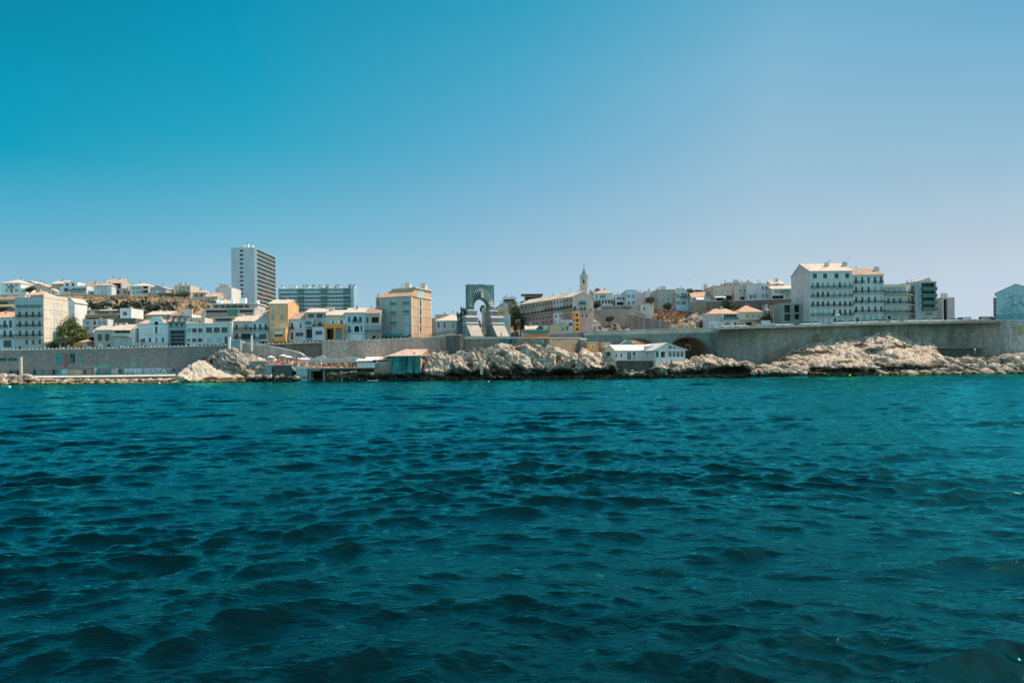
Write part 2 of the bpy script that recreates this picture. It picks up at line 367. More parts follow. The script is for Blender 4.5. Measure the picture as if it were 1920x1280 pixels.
def B(name, label, x0, x1, yb, yt, Y=245, Y1=None, d=12, col=WHITE, roof=('flat',), wins=(), rw=(), lw=(), balc=(), bands=(), chim=(),
      cat='house', group=None, shut='k', found=4.0, rcol=T_PALE, depth_r=None, band_m=None, ridge_x=None, rail='iron', ov=.35, scol=None):
    Y1 = Y1 or Y; cx = (x0+x1)/2; ym = (yb+yt)/2; Ym = (Y+Y1)/2
    A = Vector((Xf(x0, Y, ym), Y)); Bp = Vector((Xf(x1, Y1, ym), Y1)); D = Bp-A; L = D.length; ang = math.atan2(D.y, D.x)
    zf = lambda py: Zf(cx, py, Ym)
    z0 = zf(yb); Hh = zf(yt)-z0
    def tx(px):
        k = U(px, ym)/F; # X = k*Y ; A + D t
        return (k*A.y-A.x)/(D.x-k*D.y)*L
    root = empty(name, (A.x, A.y, z0), ang); tag(root, label, cat, group)
    wm = plaster(col) if not isinstance(col, bpy.types.Material) else col
    mb = MB(); ops = []
    for st, ya, yc, wp, cs in wins:
        for c in cs:
            a, b = tx(c-wp/2), tx(c+wp/2); ops.append((a, b, zf(yc)-z0, zf(ya)-z0, DEP.get(st, .25), st))
    ok = panel(mb, (0, 0, 0), (1, 0, 0), (0, 1, 0), L, Hh, [q[:5] for q in ops], wm, found)
    def sty(okl, opl):
        r = []
        for q in okl:
            for p in opl:
                if abs((q[0]+q[1])/2-(max(.06, p[0])+min(p[1], 1e9))/2) < .2 and abs(q[2]-p[2]) < .01: r.append((*q[:4], p[5])); break
        return r
    put_windows(root, sty(ok, ops), (0, 0, 0), 0, shut)
    def side(spec, o, ux, nin, rz, flip):
        ops = []
        for st, ya, yc, w, ds in spec:
            for t in ds:
                t = d-t if flip else t
                ops.append((t-w/2, t+w/2, zf(yc)-z0, zf(ya)-z0, DEP.get(st, .25), st))
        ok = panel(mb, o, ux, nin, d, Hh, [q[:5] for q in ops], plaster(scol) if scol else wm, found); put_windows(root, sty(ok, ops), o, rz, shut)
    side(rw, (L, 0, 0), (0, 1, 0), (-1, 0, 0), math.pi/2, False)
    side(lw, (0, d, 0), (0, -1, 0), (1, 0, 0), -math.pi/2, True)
    panel(mb, (L, d, 0), (-1, 0, 0), (0, -1, 0), L, Hh, [], wm, found)
    rt = roof[0]; rb = MB(); tm = tiles(rcol) if not isinstance(rcol, bpy.types.Material) else rcol; th = .16
    rz_at = lambda x, y: Hh
    def slab(pts):     # top polygon CCW from above, given thickness
        rb.poly(pts, tm); low = [(p[0], p[1], p[2]-th) for p in pts]; rb.poly(list(reversed(low)), concl)
        for i in range(len(pts)):
            j = (i+1) % len(pts); rb.quad(low[i], low[j], pts[j], pts[i], concl)
    if rt != 'flat':
        yr = d if rt == 'mono' else d/2
        r = roof[1] if abs(roof[1]) < 20 else Zf(cx, roof[1], Ym+yr)-z0-Hh
        r = max(.3, r); o = ov; k = r/yr
    if rt == 'gx':
        slab([(-.2, -o, Hh-o*k+th), (L+.2, -o, Hh-o*k+th), (L+.2, d/2, Hh+r+th), (-.2, d/2, Hh+r+th)])
        slab([(-.2, d/2, Hh+r+th-.004), (L+.2, d/2, Hh+r+th-.004), (L+.2, d+o, Hh-o*k+th), (-.2, d+o, Hh-o*k+th)])
        for x in (0, L): mb.poly([(x, 0, Hh), (x, d, Hh), (x, d/2, Hh+r)] if x else [(x, d, Hh), (x, 0, Hh), (x, d/2, Hh+r)], wm)
        rz_at = lambda x, y: Hh+r*(1-abs(y-d/2)/(d/2))
    elif rt == 'gy':
        c = tx(ridge_x) if ridge_x else L/2
        r = roof[1] if abs(roof[1]) < 20 else max(.3, Zf(cx, roof[1], Ym)-z0-Hh); k1 = r/c; k2 = r/(L-c)
        slab([(-o, -.25, Hh-o*k1+th), (c, -.25, Hh+r+th), (c, d+.2, Hh+r+th), (-o, d+.2, Hh-o*k1+th)])
        slab([(c, -.25, Hh+r+th-.003), (L+o, -.25, Hh-o*k2+th), (L+o, d+.2, Hh-o*k2+th), (c, d+.2, Hh+r+th-.003)])
        for y in (0, d): mb.poly([(0, y, Hh), (L, y, Hh), (c, y, Hh+r)] if not y else [(L, y, Hh), (0, y, Hh), (c, y, Hh+r)], wm)
        rz_at = lambda x, y: Hh+r*(1-abs(x-c)/max(c, .1))
    elif rt == 'hip':
        q = min(d/2, L/2-.3); q = q if len(roof) < 3 else roof[2]*L
        z = Hh-o*k+th; a = [(-o, -o, z), (L+o, -o, z), (L+o, d+o, z), (-o, d+o, z)]; e = [(q, d/2, Hh+r+th), (L-q, d/2, Hh+r+th)]
        rb.poly([a[0], a[1], e[1], e[0]], tm); rb.poly([a[1], a[2], e[1]], tm); rb.poly([a[2], a[3], e[0], e[1]], tm); rb.poly([a[3], a[0], e[0]], tm)
        rb.poly([(p[0], p[1], p[2]-th) for p in reversed(a)], concl)
        for i in range(4): j = (i+1) % 4; rb.quad((*a[i][:2], z-th), (*a[j][:2], z-th), a[j], a[i], concl)
        rz_at = lambda x, y: Hh+r*.8
    elif rt == 'mono':
        slab([(-.15, -o, Hh-o*k+th), (L+.15, -o, Hh-o*k+th), (L+.15, d+.1, Hh+r+th), (-.15, d+.1, Hh+r+th)])
        mb.poly([(L, 0, Hh), (L, d, Hh), (L, d, Hh+r)], wm); mb.poly([(0, d, Hh), (0, 0, Hh), (0, d, Hh+r)], wm)
        mb.poly([(L, d, Hh), (0, d, Hh), (0, d, Hh+r), (L, d, Hh+r)], wm)
        rz_at = lambda x, y: Hh+r*y/d
    else:
        rb.box(.25, L-.25, .25, d-.25, Hh-.5, Hh-.35, conc)
        e = .07
        for q in ((-e, L+e, -e, .3), (-e, L+e, d-.3, d+e), (-e, .3, .3, d-.3), (L-.3, L+e, .3, d-.3)): rb.box(*q, Hh, Hh+.14, concl)
    mb.build('wall', root)
    ro = rb.build('roof', root)
    for ch in chim:
        px, yy = ch[0], ch[1]; w = ch[2] if len(ch) > 2 else .9; dy = ch[3] if len(ch) > 3 else d/2
        x = tx(px)*(Ym+dy)/Ym - (A.x*dy/Ym if abs(ang) < .3 else 0)
        x = min(L-.3, max(.3, (U(px, yy)/F*(A.y+dy)-A.x) if abs(ang) < .1 else tx(px)))
        zt = Zf(cx, yy, Ym+dy)-z0; zb = rz_at(x, dy)-.5; cb = MB()
        cm = plaster(CREAM, .15)
        if zt > zb+.3:
            cb.box(x-w/2, x+w/2, dy-.45, dy+.45, zb, zt, cm); cb.box(x-w/2-.08, x+w/2+.08, dy-.53, dy+.53, zt, zt+.12, concl)
            for i in range(max(1, int(w/.45))): cb.tube([(x-w/2+.22+i*.42, dy, zt+.12), (x-w/2+.22+i*.42, dy, zt+.5)], .1, plain((.3, .2, .15), .8, name='clay_pot'))
            cb.build('chimney', ro)
    if name in ('house', 'villa', 'cottage', 'terraced_house', 'apartment_building') and L > 3:
        gr = random.Random(label); x = L*gr.uniform(.15, .85); dy = d*gr.uniform(.35, .7); zb = rz_at(x, dy)-.4; ab = MB(); ha = gr.uniform(1.3, 2.4)
        ab.tube([(x, dy, zb), (x, dy, zb+.4+ha)], .05, iron, 4)
        for q in range(3): ab.box(x-.5+.1*q, x+.5-.1*q, dy-.02, dy+.02, zb+.2+ha-.25*q, zb+.25+ha-.25*q, iron)
        ab.build('antenna', ro)
        if not chim:
            x = L*gr.uniform(.2, .8); w = gr.uniform(.5, .9); zb = rz_at(x, dy); cb = MB(); cb.box(x-w/2, x+w/2, dy-.35, dy+.35, zb-.6, zb+gr.uniform(.7, 1.2), plaster((.55, .45, .38), .15)); cb.box(x-w/2-.06, x+w/2+.06, dy-.41, dy+.41, zb+1.2, zb+1.3, concl); cb.build('chimney', ro)
    for bl in balc:
        yy, bx0, bx1 = bl[0], bl[1], bl[2]; dp = bl[3] if len(bl) > 3 else .9; kind = bl[4] if len(bl) > 4 else rail
        a, b = tx(bx0), tx(bx1); z = zf(yy)-z0; sb = MB(); sb.box(a, b, -dp, -.004, z-.18, z, concl)
        n = int((b-a)/2.2)
        for i in range(n+1): x = a+.15+(b-a-.3)*i/max(1, n); sb.box(x-.07, x+.07, -dp*.7, -.005, z-.42, z-.181, concl)
        bo = sb.build('balcony', root); r_ = MB()
        if kind == 'solid': r_.box(a, b, -dp, -dp+.12, z+.002, z+.95, wm)
        elif kind == 'glass': r_.box(a, b, -dp+.03, -dp+.06, z+.05, z+.95, glassm((.05, .2, .2))); railing(r_, a, b, -dp+.02, z, .98, whitep, 1.5)
        elif kind == 'white': railing(r_, a, b, -dp+.04, z, .95, whitep, .3, dp-.1)
        else: railing(r_, a, b, -dp+.04, z, .95, iron, .16, dp-.1)
        r_.build('railing', bo)
    if bands:
        cb = MB(); bm = band_m or concl
        for yy in bands:
            z = zf(yy)-z0; cb.box(-.07, L+.07, -.07, -.003, z-.09, z+.09, bm); cb.box(L+.003, L+.07, 0, d, z-.09, z+.09, bm); cb.box(-.07, -.003, 0, d, z-.09, z+.09, bm)
        cb.build('cornice', root)
    info = dict(root=root, L=L, H=Hh, d=d, tx=tx, z=lambda py: zf(py)-z0, A=A, ang=ang, z0=z0, wall=wm, roof=ro)
    BLD.append(info); return info
def awning(i, x0, x1, y, drop=.7, out=1.6, col=(.75, .73, .68), name='awning', dy=0):
    mb = MB(); a, b, z = i['tx'](x0), i['tx'](x1), i['z'](y); m = plain(col, .8, name='canvas')
    P_ = [(-dy-.003, z), (-out-dy, z-drop), (-out-dy, z-drop-.25), (-out-dy+.04, z-drop-.25), (-out-dy+.04, z-drop-.04), (-dy-.003, z-.06)]
    mb.prism(P_, a, b, m)
    for x in (a+.1, b-.1): mb.tube([(x, -dy-.01, z-drop-.3), (x, -out-dy+.1, z-drop-.12)], .02, iron, 4)
    return mb.build(name, i['root'])
def block(i, name, x0, x1, yt, yb, y0, y1, mat, extra=None):
    mb = MB(); a, b = i['tx'](x0), i['tx'](x1); mb.box(a, b, y0, y1, i['z'](yb), i['z'](yt), mat)
    if extra: extra(mb, a, b, i['z'](yb), i['z'](yt))
    return mb.build(name, i['root'])
# ---------------- sea
def build_sea():
    r = [5.3]
    while r[-1] < 15: r.append(r[-1]+4.2e-4*r[-1]**2)
    while r[-1] < 262: r.append(r[-1]*1.0042)
    r = np.array(r); th = np.linspace(R(-46), R(46), 1300)
    TH, RR = np.meshgrid(th, r, indexing='ij'); X = (RR*np.sin(TH)).ravel(); Y = (RR*np.cos(TH)).ravel(); RF = RR.ravel()
    sp = np.maximum(RF*.0013, np.where(RF < 15, 4.2e-4*RF**2, .0042*RF))
    dx = np.zeros_like(X); dy = np.zeros_like(X); h = np.zeros_like(X)
    g = np.random.default_rng(5)
    wx = X+fbm(np.stack([X*.07, Y*.07, X*0], 1), 2)*2.2; wy = Y+fbm(np.stack([X*.07, Y*.07, X*0+9], 1), 2)*2.2
    amp_mod = 1+.55*fbm(np.stack([X*.09, Y*.13, X*0+3], 1), 2)
    bands = [(4.0, 9.0, 10, .3, .045), (1.3, 4.0, 30, .36, .12), (.5, 1.3, 46, .45, .18), (.18, .5, 46, .7, .14)]
    for l0, l1, cnt, spread, rms in bands:
        for i in range(cnt):
            lam = l0*(l1/l0)**((i+g.random())/cnt); k = 2*math.pi/lam; a = R(-82)+g.normal()*spread
            A = rms*SEA_S*math.sqrt(2.0/cnt)/k; ph = g.random()*6.28
            w = np.clip((lam/sp-2.2)/2, 0, 1)*A
            t = k*(wx*math.cos(a)+wy*math.sin(a))+ph; c = np.cos(t); s = np.sin(t)
            h += w*c; dx -= .9*w*math.cos(a)*s; dy -= .9*w*math.sin(a)*s
    h *= amp_mod
    co = np.stack([X+dx*amp_mod, Y+dy*amp_mod, h], 1)
    m = bpy.data.materials.new('sea_water'); t, b = nodes(m); q = NT(t)
    oc = q.n('ShaderNodeTexCoord').outputs['Object']
    m1 = q.n('ShaderNodeMapping', {'Vector': oc, 'Scale': (.6, 1.5, 1), 'Rotation': (0, 0, .12)}).outputs[0]
    n1 = q.n('ShaderNodeTexNoise', {'Vector': m1, 'Scale': 2.2, 'Detail': 6, 'Roughness': .62, 'Distortion': .4}).outputs[0]
    n2 = q.n('ShaderNodeTexNoise', {'Vector': m1, 'Scale': 9.0, 'Detail': 4, 'Roughness': .6, 'Distortion': .6}).outputs[0]
    m3 = q.n('ShaderNodeMapping', {'Vector': oc, 'Scale': (.3, .95, 1), 'Rotation': (0, 0, .08)}).outputs[0]
    n3 = q.n('ShaderNodeTexNoise', {'Vector': m3, 'Scale': .9, 'Detail': 5, 'Roughness': .6}).outputs[0]
    b1 = q.n('ShaderNodeBump', {'Strength': 1, 'Distance': SEA_B1, 'Height': n1})
    b2 = q.n('ShaderNodeBump', {'Strength': 1, 'Distance': SEA_B2, 'Height': n2, 'Normal': b1.outputs[0]})
    b3 = q.n('ShaderNodeBump', {'Strength': 1, 'Distance': SEA_B3, 'Height': n3, 'Normal': b2.outputs[0]})
    t.nodes.remove(b); out = [n for n in t.nodes if n.type == 'OUTPUT_MATERIAL'][0]; N = b3.outputs[0]
    fr = q.n('ShaderNodeFresnel', {'IOR': 1.34, 'Normal': N}).outputs[0]
    fr = q.n('ShaderNodeMath', {0: fr, 1: SEA_F}, operation='MULTIPLY'); fr.use_clamp = True
    dif = q.n('ShaderNodeBsdfDiffuse', {'Color': (*SEA_C, 1), 'Normal': N}); gls = q.n('ShaderNodeBsdfGlossy', {'Color': (*SEA_T, 1), 'Roughness': SEA_R, 'Normal': N})
    base = q.n('ShaderNodeMixShader', {0: fr.outputs[0], 1: dif.outputs[0], 2: gls.outputs[0]}).outputs[0]
    clear = q.n('ShaderNodeBsdfGlossy', {'Color': (.012, .012, .012, 1), 'Roughness': SEA_R, 'Normal': N}).outputs[0]
    q.link(q.n('ShaderNodeAddShader', {0: base, 1: clear}).outputs[0], out.inputs[0])
    me = grid_mesh('water', co, len(th), len(r), [m])
    mobj('water', me)
    tag(bpy.data.objects['water'], kind='structure')
    mb = MB(); Z = -.6; q9 = 9000
    mb.quad((-q9, -q9, Z), (q9, -q9, Z), (q9, q9, Z), (-q9, q9, Z), m); o = mb.build('water'); tag(o, kind='structure')
SEA_S = 1.1; SEA_B1 = .045; SEA_B2 = .012; SEA_B3 = .1; SEA_C = (.0006, .006, .006); SEA_R = .006; SEA_T = (.045, .76, .79); SEA_F = 1.38
build_sea()
# ---------------- terrain
RZ = [(-900, 9.8), (0, 9.9), (200, 10.1), (440, 10.7), (604, 11.4), (780, 12.0), (863, 12.0), (960, 12.2), (1060, 12.6), (1100, 14.7), (1345, 15.1), (1520, 15.6), (1700, 16.3), (1920, 16.4), (2600, 16.4)]
def road_z(px): return interp(px, RZ)
TP = [-900, -300, 0, 60, 140, 240, 310, 370, 420, 455, 500, 560, 700, 880, 940, 975, 1040, 1100, 1110, 1150, 1190, 1250, 1296, 1335, 1350, 1400, 1450, 1500, 1600, 1720, 1800, 2600]
TY = [228, 262, 285, 300, 318, 336, 400, 520, 1500, 6000]
def _t(px, *ys):   # ys: image rows for Y=285.. ; numbers > 300 are rows, else metres
    return [(Zf(px, y, Y) if y > 300 else y) for y, Y in zip(ys, TY[2:8])]
TT = {-900: (640, 610, 575, 556, 575, 600), -300: (640, 610, 575, 556, 570, 600), 0: (640, 606, 570, 556, 556, 590), 60: (640, 606, 570, 556, 556, 590), 140: (625, 598, 564, 554, 556, 590), 240: (616, 592, 568, 558, 560, 590),
 310: (614, 590, 568, 558, 566, 600), 370: (612, 588, 570, 560, 575, 605), 420: (618, 600, 580, 572, 595, 615), 455: (630, 618, 606, 604, 608, 618), 500: (636, 628, 620, 618, 620, 622), 560: (640, 636, 632, 630, 628, 630), 700: (640, 636, 632, 630, 628, 630),
 880: (633, 632, 630, 629, 628, 632), 940: (628, 624, 616, 604, 600, 625), 975: (626, 620, 606, 592, 584, 620), 1040: (624, 618, 600, 584, 575, 620), 1100: (618, 606, 592, 578, 572, 615), 1110: (618, 606, 580, 574, 572, 610), 1150: (616, 600, 578, 573, 573, 610),
 1190: (614, 596, 582, 575, 575, 610), 1250: (603, 590, 578, 573, 575, 610), 1296: (606, 592, 577, 570, 573, 610), 1335: (606, 592, 574, 568, 573, 610), 1350: (602, 590, 575, 566, 573, 610), 1400: (600, 590, 575, 566, 573, 610), 1450: (598, 588, 575, 570, 578, 612),
 1500: (604, 598, 590, 590, 600, 620), 1600: (606, 604, 602, 602, 612, 630), 1720: (606, 606, 606, 608, 620, 635), 1800: (608, 610, 612, 614, 625, 640), 2600: (608, 610, 612, 614, 625, 640)}
def terrain_table():
    rows = []
    for px in TP:
        a = road_z(px); z = [a, a]
        if 1098 <= px <= 1340: z = [2.5, 4.0]
        zz = _t(px, *TT[px])
        rows.append(z+zz+[6.0, -5.0])
    return np.array(rows)
_TT = terrain_table()
def ground_z(px, Y):
    i = np.clip(np.searchsorted(TP, px)-1, 0, len(TP)-2); j = np.clip(np.searchsorted(TY, Y)-1, 0, len(TY)-2)
    TPa = np.array(TP, float); TYa = np.array(TY, float)
    u = np.clip((px-TPa[i])/(TPa[i+1]-TPa[i]), 0, 1); v = np.clip((Y-TYa[j])/(TYa[j+1]-TYa[j]), 0, 1)
    return (_TT[i, j]*(1-u)+_TT[i+1, j]*u)*(1-v)+(_TT[i, j+1]*(1-u)+_TT[i+1, j+1]*u)*v
def build_terrain():
    px = np.arange(-900, 2601, 5.0); ys = np.concatenate([np.arange(228, 262, 4), np.arange(262, 345, 1.2), np.arange(345, 520, 9), [560, 640, 800, 1100, 1500, 2500, 6000]])
    PX, YY = np.meshgrid(px, ys, indexing='ij'); PX = PX.ravel(); YY = YY.ravel()
    z = ground_z(PX, YY); X = (PX-960)/F*YY
    k = np.clip((YY-264)/15, 0, 1)*np.clip((520-YY)/100, .2, 1)
    p = np.stack([X, YY, z], 1)
    z = z+k*(fbm(p*.12, 5)*1.6+fbm(p*.5, 3, ridged=True)*.5-.4)
    xx = X+k*fbm(p*.3+40, 3)*.9; yy = YY+k*fbm(p*.3+80, 3)*1.2
    m = bpy.data.materials.new('hillside'); t, b = nodes(m); g = NT(t)
    co = g.n('ShaderNodeTexCoord').outputs['Object']; geo = g.n('ShaderNodeNewGeometry')
    nz = g.n('ShaderNodeSeparateXYZ', {0: geo.outputs['True Normal']}).outputs['Z']
    n1 = g.n('ShaderNodeTexNoise', {'Vector': co, 'Scale': .22, 'Detail': 8, 'Roughness': .65}).outputs[0]
    n2 = g.n('ShaderNodeTexNoise', {'Vector': co, 'Scale': 1.6, 'Detail': 6, 'Roughness': .7}).outputs[0]
    ad = g.n('ShaderNodeMath', {0: n1, 1: nz}, operation='ADD').outputs[0]
    rock = g.ramp(n2, [(.3, (.09, .09, .08)), (.5, (.3, .27, .24)), (.64, (.52, .46, .4))])
    grass = g.ramp(n2, [(.3, (.16, .1, .06)), (.5, (.3, .2, .12)), (.7, (.4, .29, .19))])
    shr = g.ramp(n1, [(.54, 0.0), (.6, 1.0)])
    k1 = g.mix(g.ramp(ad, [(1.0/2, 0.0), (1.1/2, 1.0)]), rock, grass)
    ad2 = g.n('ShaderNodeMath', {0: ad, 1: .5}, operation='MULTIPLY').outputs[0]
    k1 = g.mix(g.ramp(ad2, [(.59, 0.0), (.67, 1.0)]), rock, grass)
    k1 = g.mix(shr, k1, (.05, .06, .03))
    g.link(k1, b.inputs['Base Color']); b.inputs['Roughness'].default_value = .95; b.inputs['Specular IOR Level'].default_value = .1
    bp = g.n('ShaderNodeBump', {'Strength': .8, 'Distance': .3, 'Height': n2}); g.link(bp.outputs[0], b.inputs['Normal'])
    me = grid_mesh('hillside', np.stack([xx, yy, z], 1), len(px), len(ys), [m])
    tag(mobj('hillside', me), kind='structure')
build_terrain()
# ---------------- sea walls
st_grey = stone((.22, .215, .2), (.19, .195, .185), 1.5, .1); st_pink = stone((.54, .38, .32), (.43, .31, .265), 1.8, .22)
st_tan = stone((.42, .31, .22), (.3, .23, .17), 1.5, .25); st_teal = stone((.2, .19, .17), (.13, .13, .12), 1.5, .3)
st_lav = stone((.52, .42, .37), (.3, .28, .255), .9, .35)
def wall_run(name, label, pts, mat, cope=True, thick=1.6, zb=-1.5, posts=0, cat='sea wall', group=None, copm=None, kind_top=.22):
    """pts: (px, ytop, Y)"""
    root = empty(name, tuple(P(*pts[0]).xy)+(0,)); tag(root, label, cat, group)
    o = root.location; mb = MB(); cb = MB(); pb = MB()
    Q = [P(*p)-o for p in pts]
    # subdivide
    for a, b in zip(Q[:-1], Q[1:]):
        d = Vector((b.x-a.x, b.y-a.y, 0)); L = d.length; u = d.normalized(); n = Vector((-u.y, u.x, 0))
        def w(x, y, z): return a+u*x+n*y+Vector((0, 0, z-a.z))
        zt = lambda x: a.z+(b.z-a.z)*x/L
        for (y0, y1, t0, t1, bld, mt) in ((0, thick, None, 0, mb, mat), (-.12, .5, 0.003, kind_top, cb, copm or concl)):
            f = [(w(0, y0, zb if t0 is None else zt(0)+t0)), (w(L, y0, zb if t0 is None else zt(L)+t0)), w(L, y0, zt(L)+t1), w(0, y0, zt(0)+t1)]
            r = [(w(0, y1, zb if t0 is None else zt(0)+t0)), (w(L, y1, zb if t0 is None else zt(L)+t0)), w(L, y1, zt(L)+t1), w(0, y1, zt(0)+t1)]
            if bld is cb and not cope: continue
            bld.quad(*f, mt); bld.quad(r[1], r[0], r[3], r[2], mt); bld.quad(f[3], f[2], r[2], r[3], mt); bld.quad(r[0], f[0], f[3], r[3], mt); bld.quad(f[1], r[1], r[2], f[2], mt)
            if bld is cb: bld.quad(f[1], f[0], r[0], r[1], mt)
        if posts:
            k = int(L/posts)
            for i in range(k):
                x = (i+.5)*posts; z = zt(x)+kind_top; c = w(x, .18, z)
                M = Matrix.Translation(c) @ Matrix.Rotation(math.atan2(u.y, u.x), 4, 'Z')
                pb.box(-.09, .09, -.09, .09, 0, .3, whitep, M); pb.box(-.12, .12, -.12, .12, .3, .36, whitep, M)
            M = Matrix.Translation(w(0, .18, a.z+kind_top)) @ Matrix.Rotation(math.atan2(u.y, u.x), 4, 'Z')
            sl = (b.z-a.z)/L
            pb.quad(M @ Vector((0, -.03, .18)), M @ Vector((L, -.03, .18+sl*L)), M @ Vector((L, -.03, .23+sl*L)), M @ Vector((0, -.03, .23)), iron)
            pb.quad(M @ Vector((L, .03, .18+sl*L)), M @ Vector((0, .03, .18)), M @ Vector((0, .03, .23)), M @ Vector((L, .03, .23+sl*L)), iron)
    mb.build('stonework', root)
    if cope: cb.build('coping', root)
    if posts: tag(pb.build('balustrade', root), kind='stuff')
    return root, u
def paint_patch(root, name, pts, mat, off=.03, label=None):
    """pts in px on a plane through wall: list of polygons (px,py,Y)"""
    mb = MB(); o = root.location
    for pl in pts:
        mb.poly([P(a, b, c)-o-Vector((0, off, 0)) for a, b, c in pl], mat)
    ob = mb.build(name, root)
    if label: ob['label'] = label
    return ob
w1, _ = wall_run('sea_wall', 'long weathered grey stone sea wall with graffiti along its foot on the left', [(-420, 661, 225), (-150, 659, 225), (0, 657, 225), (200, 653.5, 225), (330, 650.5, 225), (443, 647, 226)], st_grey, posts=1.25)
w2, _ = wall_run('sea_wall', 'grey stone sea wall behind the sloping pale ramp wall', [(443, 647, 228), (520, 645.3, 228), (604.5, 642, 228)], st_teal, posts=1.25)
w3, _ = wall_run('sea_wall', 'pinkish brown stone sea wall standing above the bathing terraces and awnings', [(604, 640.5, 209), (700, 637.5, 212.5), (780, 635.2, 216), (810, 632.6, 217.5), (837, 630, 219)], st_pink, posts=1.3)
w4, _ = wall_run('sea_wall', 'short dark shaded end of the sea wall just left of the monument', [(837, 630, 219), (850, 629, 214), (863, 628, 210.5)], st_teal, cope=True)  # turned end gets darker stone, its shade put into the colour
w5, _ = wall_run('terrace_wall', 'stone retaining wall under the monument terrace above the big pale rocks', [(863, 635.4, 211.5), (950, 634.6, 212), (1030, 634.4, 213)], stone((.3, .24, .19), (.18, .16, .14), 1.4, .35), cope=True, cat='retaining wall')
w6, _ = wall_run('terrace_wall', 'warm tan stone retaining wall between the monument terrace and the arched bridge', [(1030, 634.4, 213), (1060, 634.2, 217), (1090, 634, 222)], st_tan, cope=True, cat='retaining wall')
w7, _ = wall_run('sea_wall', 'big curving grey stone sea wall right of the arched bridge', [(1345, 616.6, 238), (1420, 613.5, 236), (1500, 611, 234), (1600, 608, 233), (1660, 606.3, 234)], stone((.4, .38, .34), (.28, .285, .265), 1.2, .22), posts=0)
w8, _ = wall_run('sea_wall', 'brown and teal stained stone sea wall at the far right above the boulders', [(1660, 606.3, 234), (1730, 603.2, 238), (1790, 601.6, 238), (1850, 601.2, 232), (1885, 601, 228), (1935, 600.8, 228), (2250, 601, 222)], st_lav, posts=0)
# plaster repair patches low on the right wall
for i, (pl, c) in enumerate([([(1420, 681), (1436, 664), (1470, 651), (1480, 645), (1484, 640), (1522, 637), (1522, 640), (1486, 652), (1450, 680)], (.34, .26, .2)), ([(1484, 632), (1522, 628), (1522, 637), (1486, 645)], (.3, .27, .25)),
        ([(1523, 628), (1537, 626), (1537, 640), (1523, 641)], (.27, .21, .17)), ([(1538, 627), (1575, 624), (1593, 618), (1593, 634), (1538, 638)], (.35, .31, .27)), ([(1595, 618), (1640, 614), (1656, 612), (1656, 622), (1620, 632), (1595, 633)], (.36, .3, .24))]):
    Yp = [interp(a, [(1420, 236), (1500, 234), (1600, 233), (1660, 234)]) for a, _ in pl]
    paint_patch(w7, 'repair_patch', [[(a, b, y) for (a, b), y in zip(pl, Yp)]], plaster(c, .25, name='repair_plaster'), .05)
# ---------------- graffiti on the left wall
def gm(c): return plaster(c, .2, .8, .1, name='graffiti_paint')
YW = 225
def text_part(s, root, px, py, Y, h, wd, mat, name='graffiti', off=.06, ext=.004, label=None):
    cu = bpy.data.curves.new(name, 'FONT'); cu.body = s; cu.size = h*1.38; cu.offset = .05*h; cu.extrude = ext; cu.align_x = 'CENTER'
    ob = bpy.data.objects.new(name, cu); COL.objects.link(ob); bpy.context.view_layer.update()
    me = bpy.data.meshes.new_from_object(ob.evaluated_get(bpy.context.evaluated_depsgraph_get())); w = ob.dimensions.x
    bpy.data.objects.remove(ob)
    me.materials.clear(); me.materials.append(mat); o = mobj(name, me, root); o.rotation_euler = (math.pi/2, 0, 0)
    p = P(px, py, Y)-root.location; o.location = (p.x, p.y-off, p.z); o.scale = (wd/w, 1, 1)
    if label: o['label'] = label
    return o
def rnd_tag(root, x0, x1, y0, y1, Y, base, cols, seed, n=9, name='graffiti', bg=True, label=None):
    g = random.Random(seed); mb = MB(); o = root.location
    def q(pts, m, off): mb.poly([P(a, b, Y)-o-Vector((0, off, 0)) for a, b in pts], m)
    if bg:
        k = 14; top = [(x0+(x1-x0)*i/k, y0+g.uniform(-.6, .9)) for i in range(k+1)]; bot = [(x1-(x1-x0)*i/k, y1+g.uniform(-.5, .3)) for i in range(k+1)]
        q(top+bot, gm(base), .05)
    for i in range(n):
        c = x0+(x1-x0)*(i+.5)/n; w = (x1-x0)/n*.42; t, b_ = y0+g.uniform(.3, 1), y1-g.uniform(.3, 1); m = gm(g.choice(cols))
        kind = g.randrange(4)
        if kind == 0: q([(c-w, t), (c-w*.3, t), (c-w*.2, b_), (c-w, b_)], m, .056+.002*i); q([(c-w*.2, t), (c+w, t), (c+w, (t+b_)/2), (c-w*.2, (t+b_)/2)], m, .057+.002*i)
        elif kind == 1: q([(c-w, b_), (c-w*.2, t), (c+w*.4, t), (c+w, b_), (c+w*.4, b_), (c, (t+b_)/2)], m, .056+.002*i)
        elif kind == 2: q([(c-w, t), (c+w, t+g.uniform(0, 1)), (c+w*.6, b_), (c-w*.7, b_-.5)], m, .056+.002*i)
        else: q([(c-w, t), (c, t+.4), (c+w, t), (c+w*.8, b_), (c, b_-1.2), (c-w, b_)], m, .056+.002*i)
    ob = mb.build(name, root)
    if label: ob['label'] = label
TEAL = (.05, .25, .26); LB = (.42, .56, .6); RD = (.42, .13, .12); DK = (.02, .05, .06); GR = (.05, .3, .24); OC = (.4, .36, .2)
rnd_tag(w1, 62, 112, 692, 703, YW, (.16, .3, .31), [DK, DK, (.04, .2, .2), RD], 1, 7)
rnd_tag(w1, 112, 127, 692, 703, YW, (.2, .4, .46), [(.1, .3, .4), LB, TEAL], 2, 4)
rnd_tag(w1, 128, 155, 693, 703, YW, OC, [(.45, .4, .25), (.5, .4, .3), (.3, .3, .2)], 3, 5)
rnd_tag(w1, 157, 175, 692, 702.5, YW, (.34, .2, .18), [RD, (.4, .3, .28), DK], 4, 4)
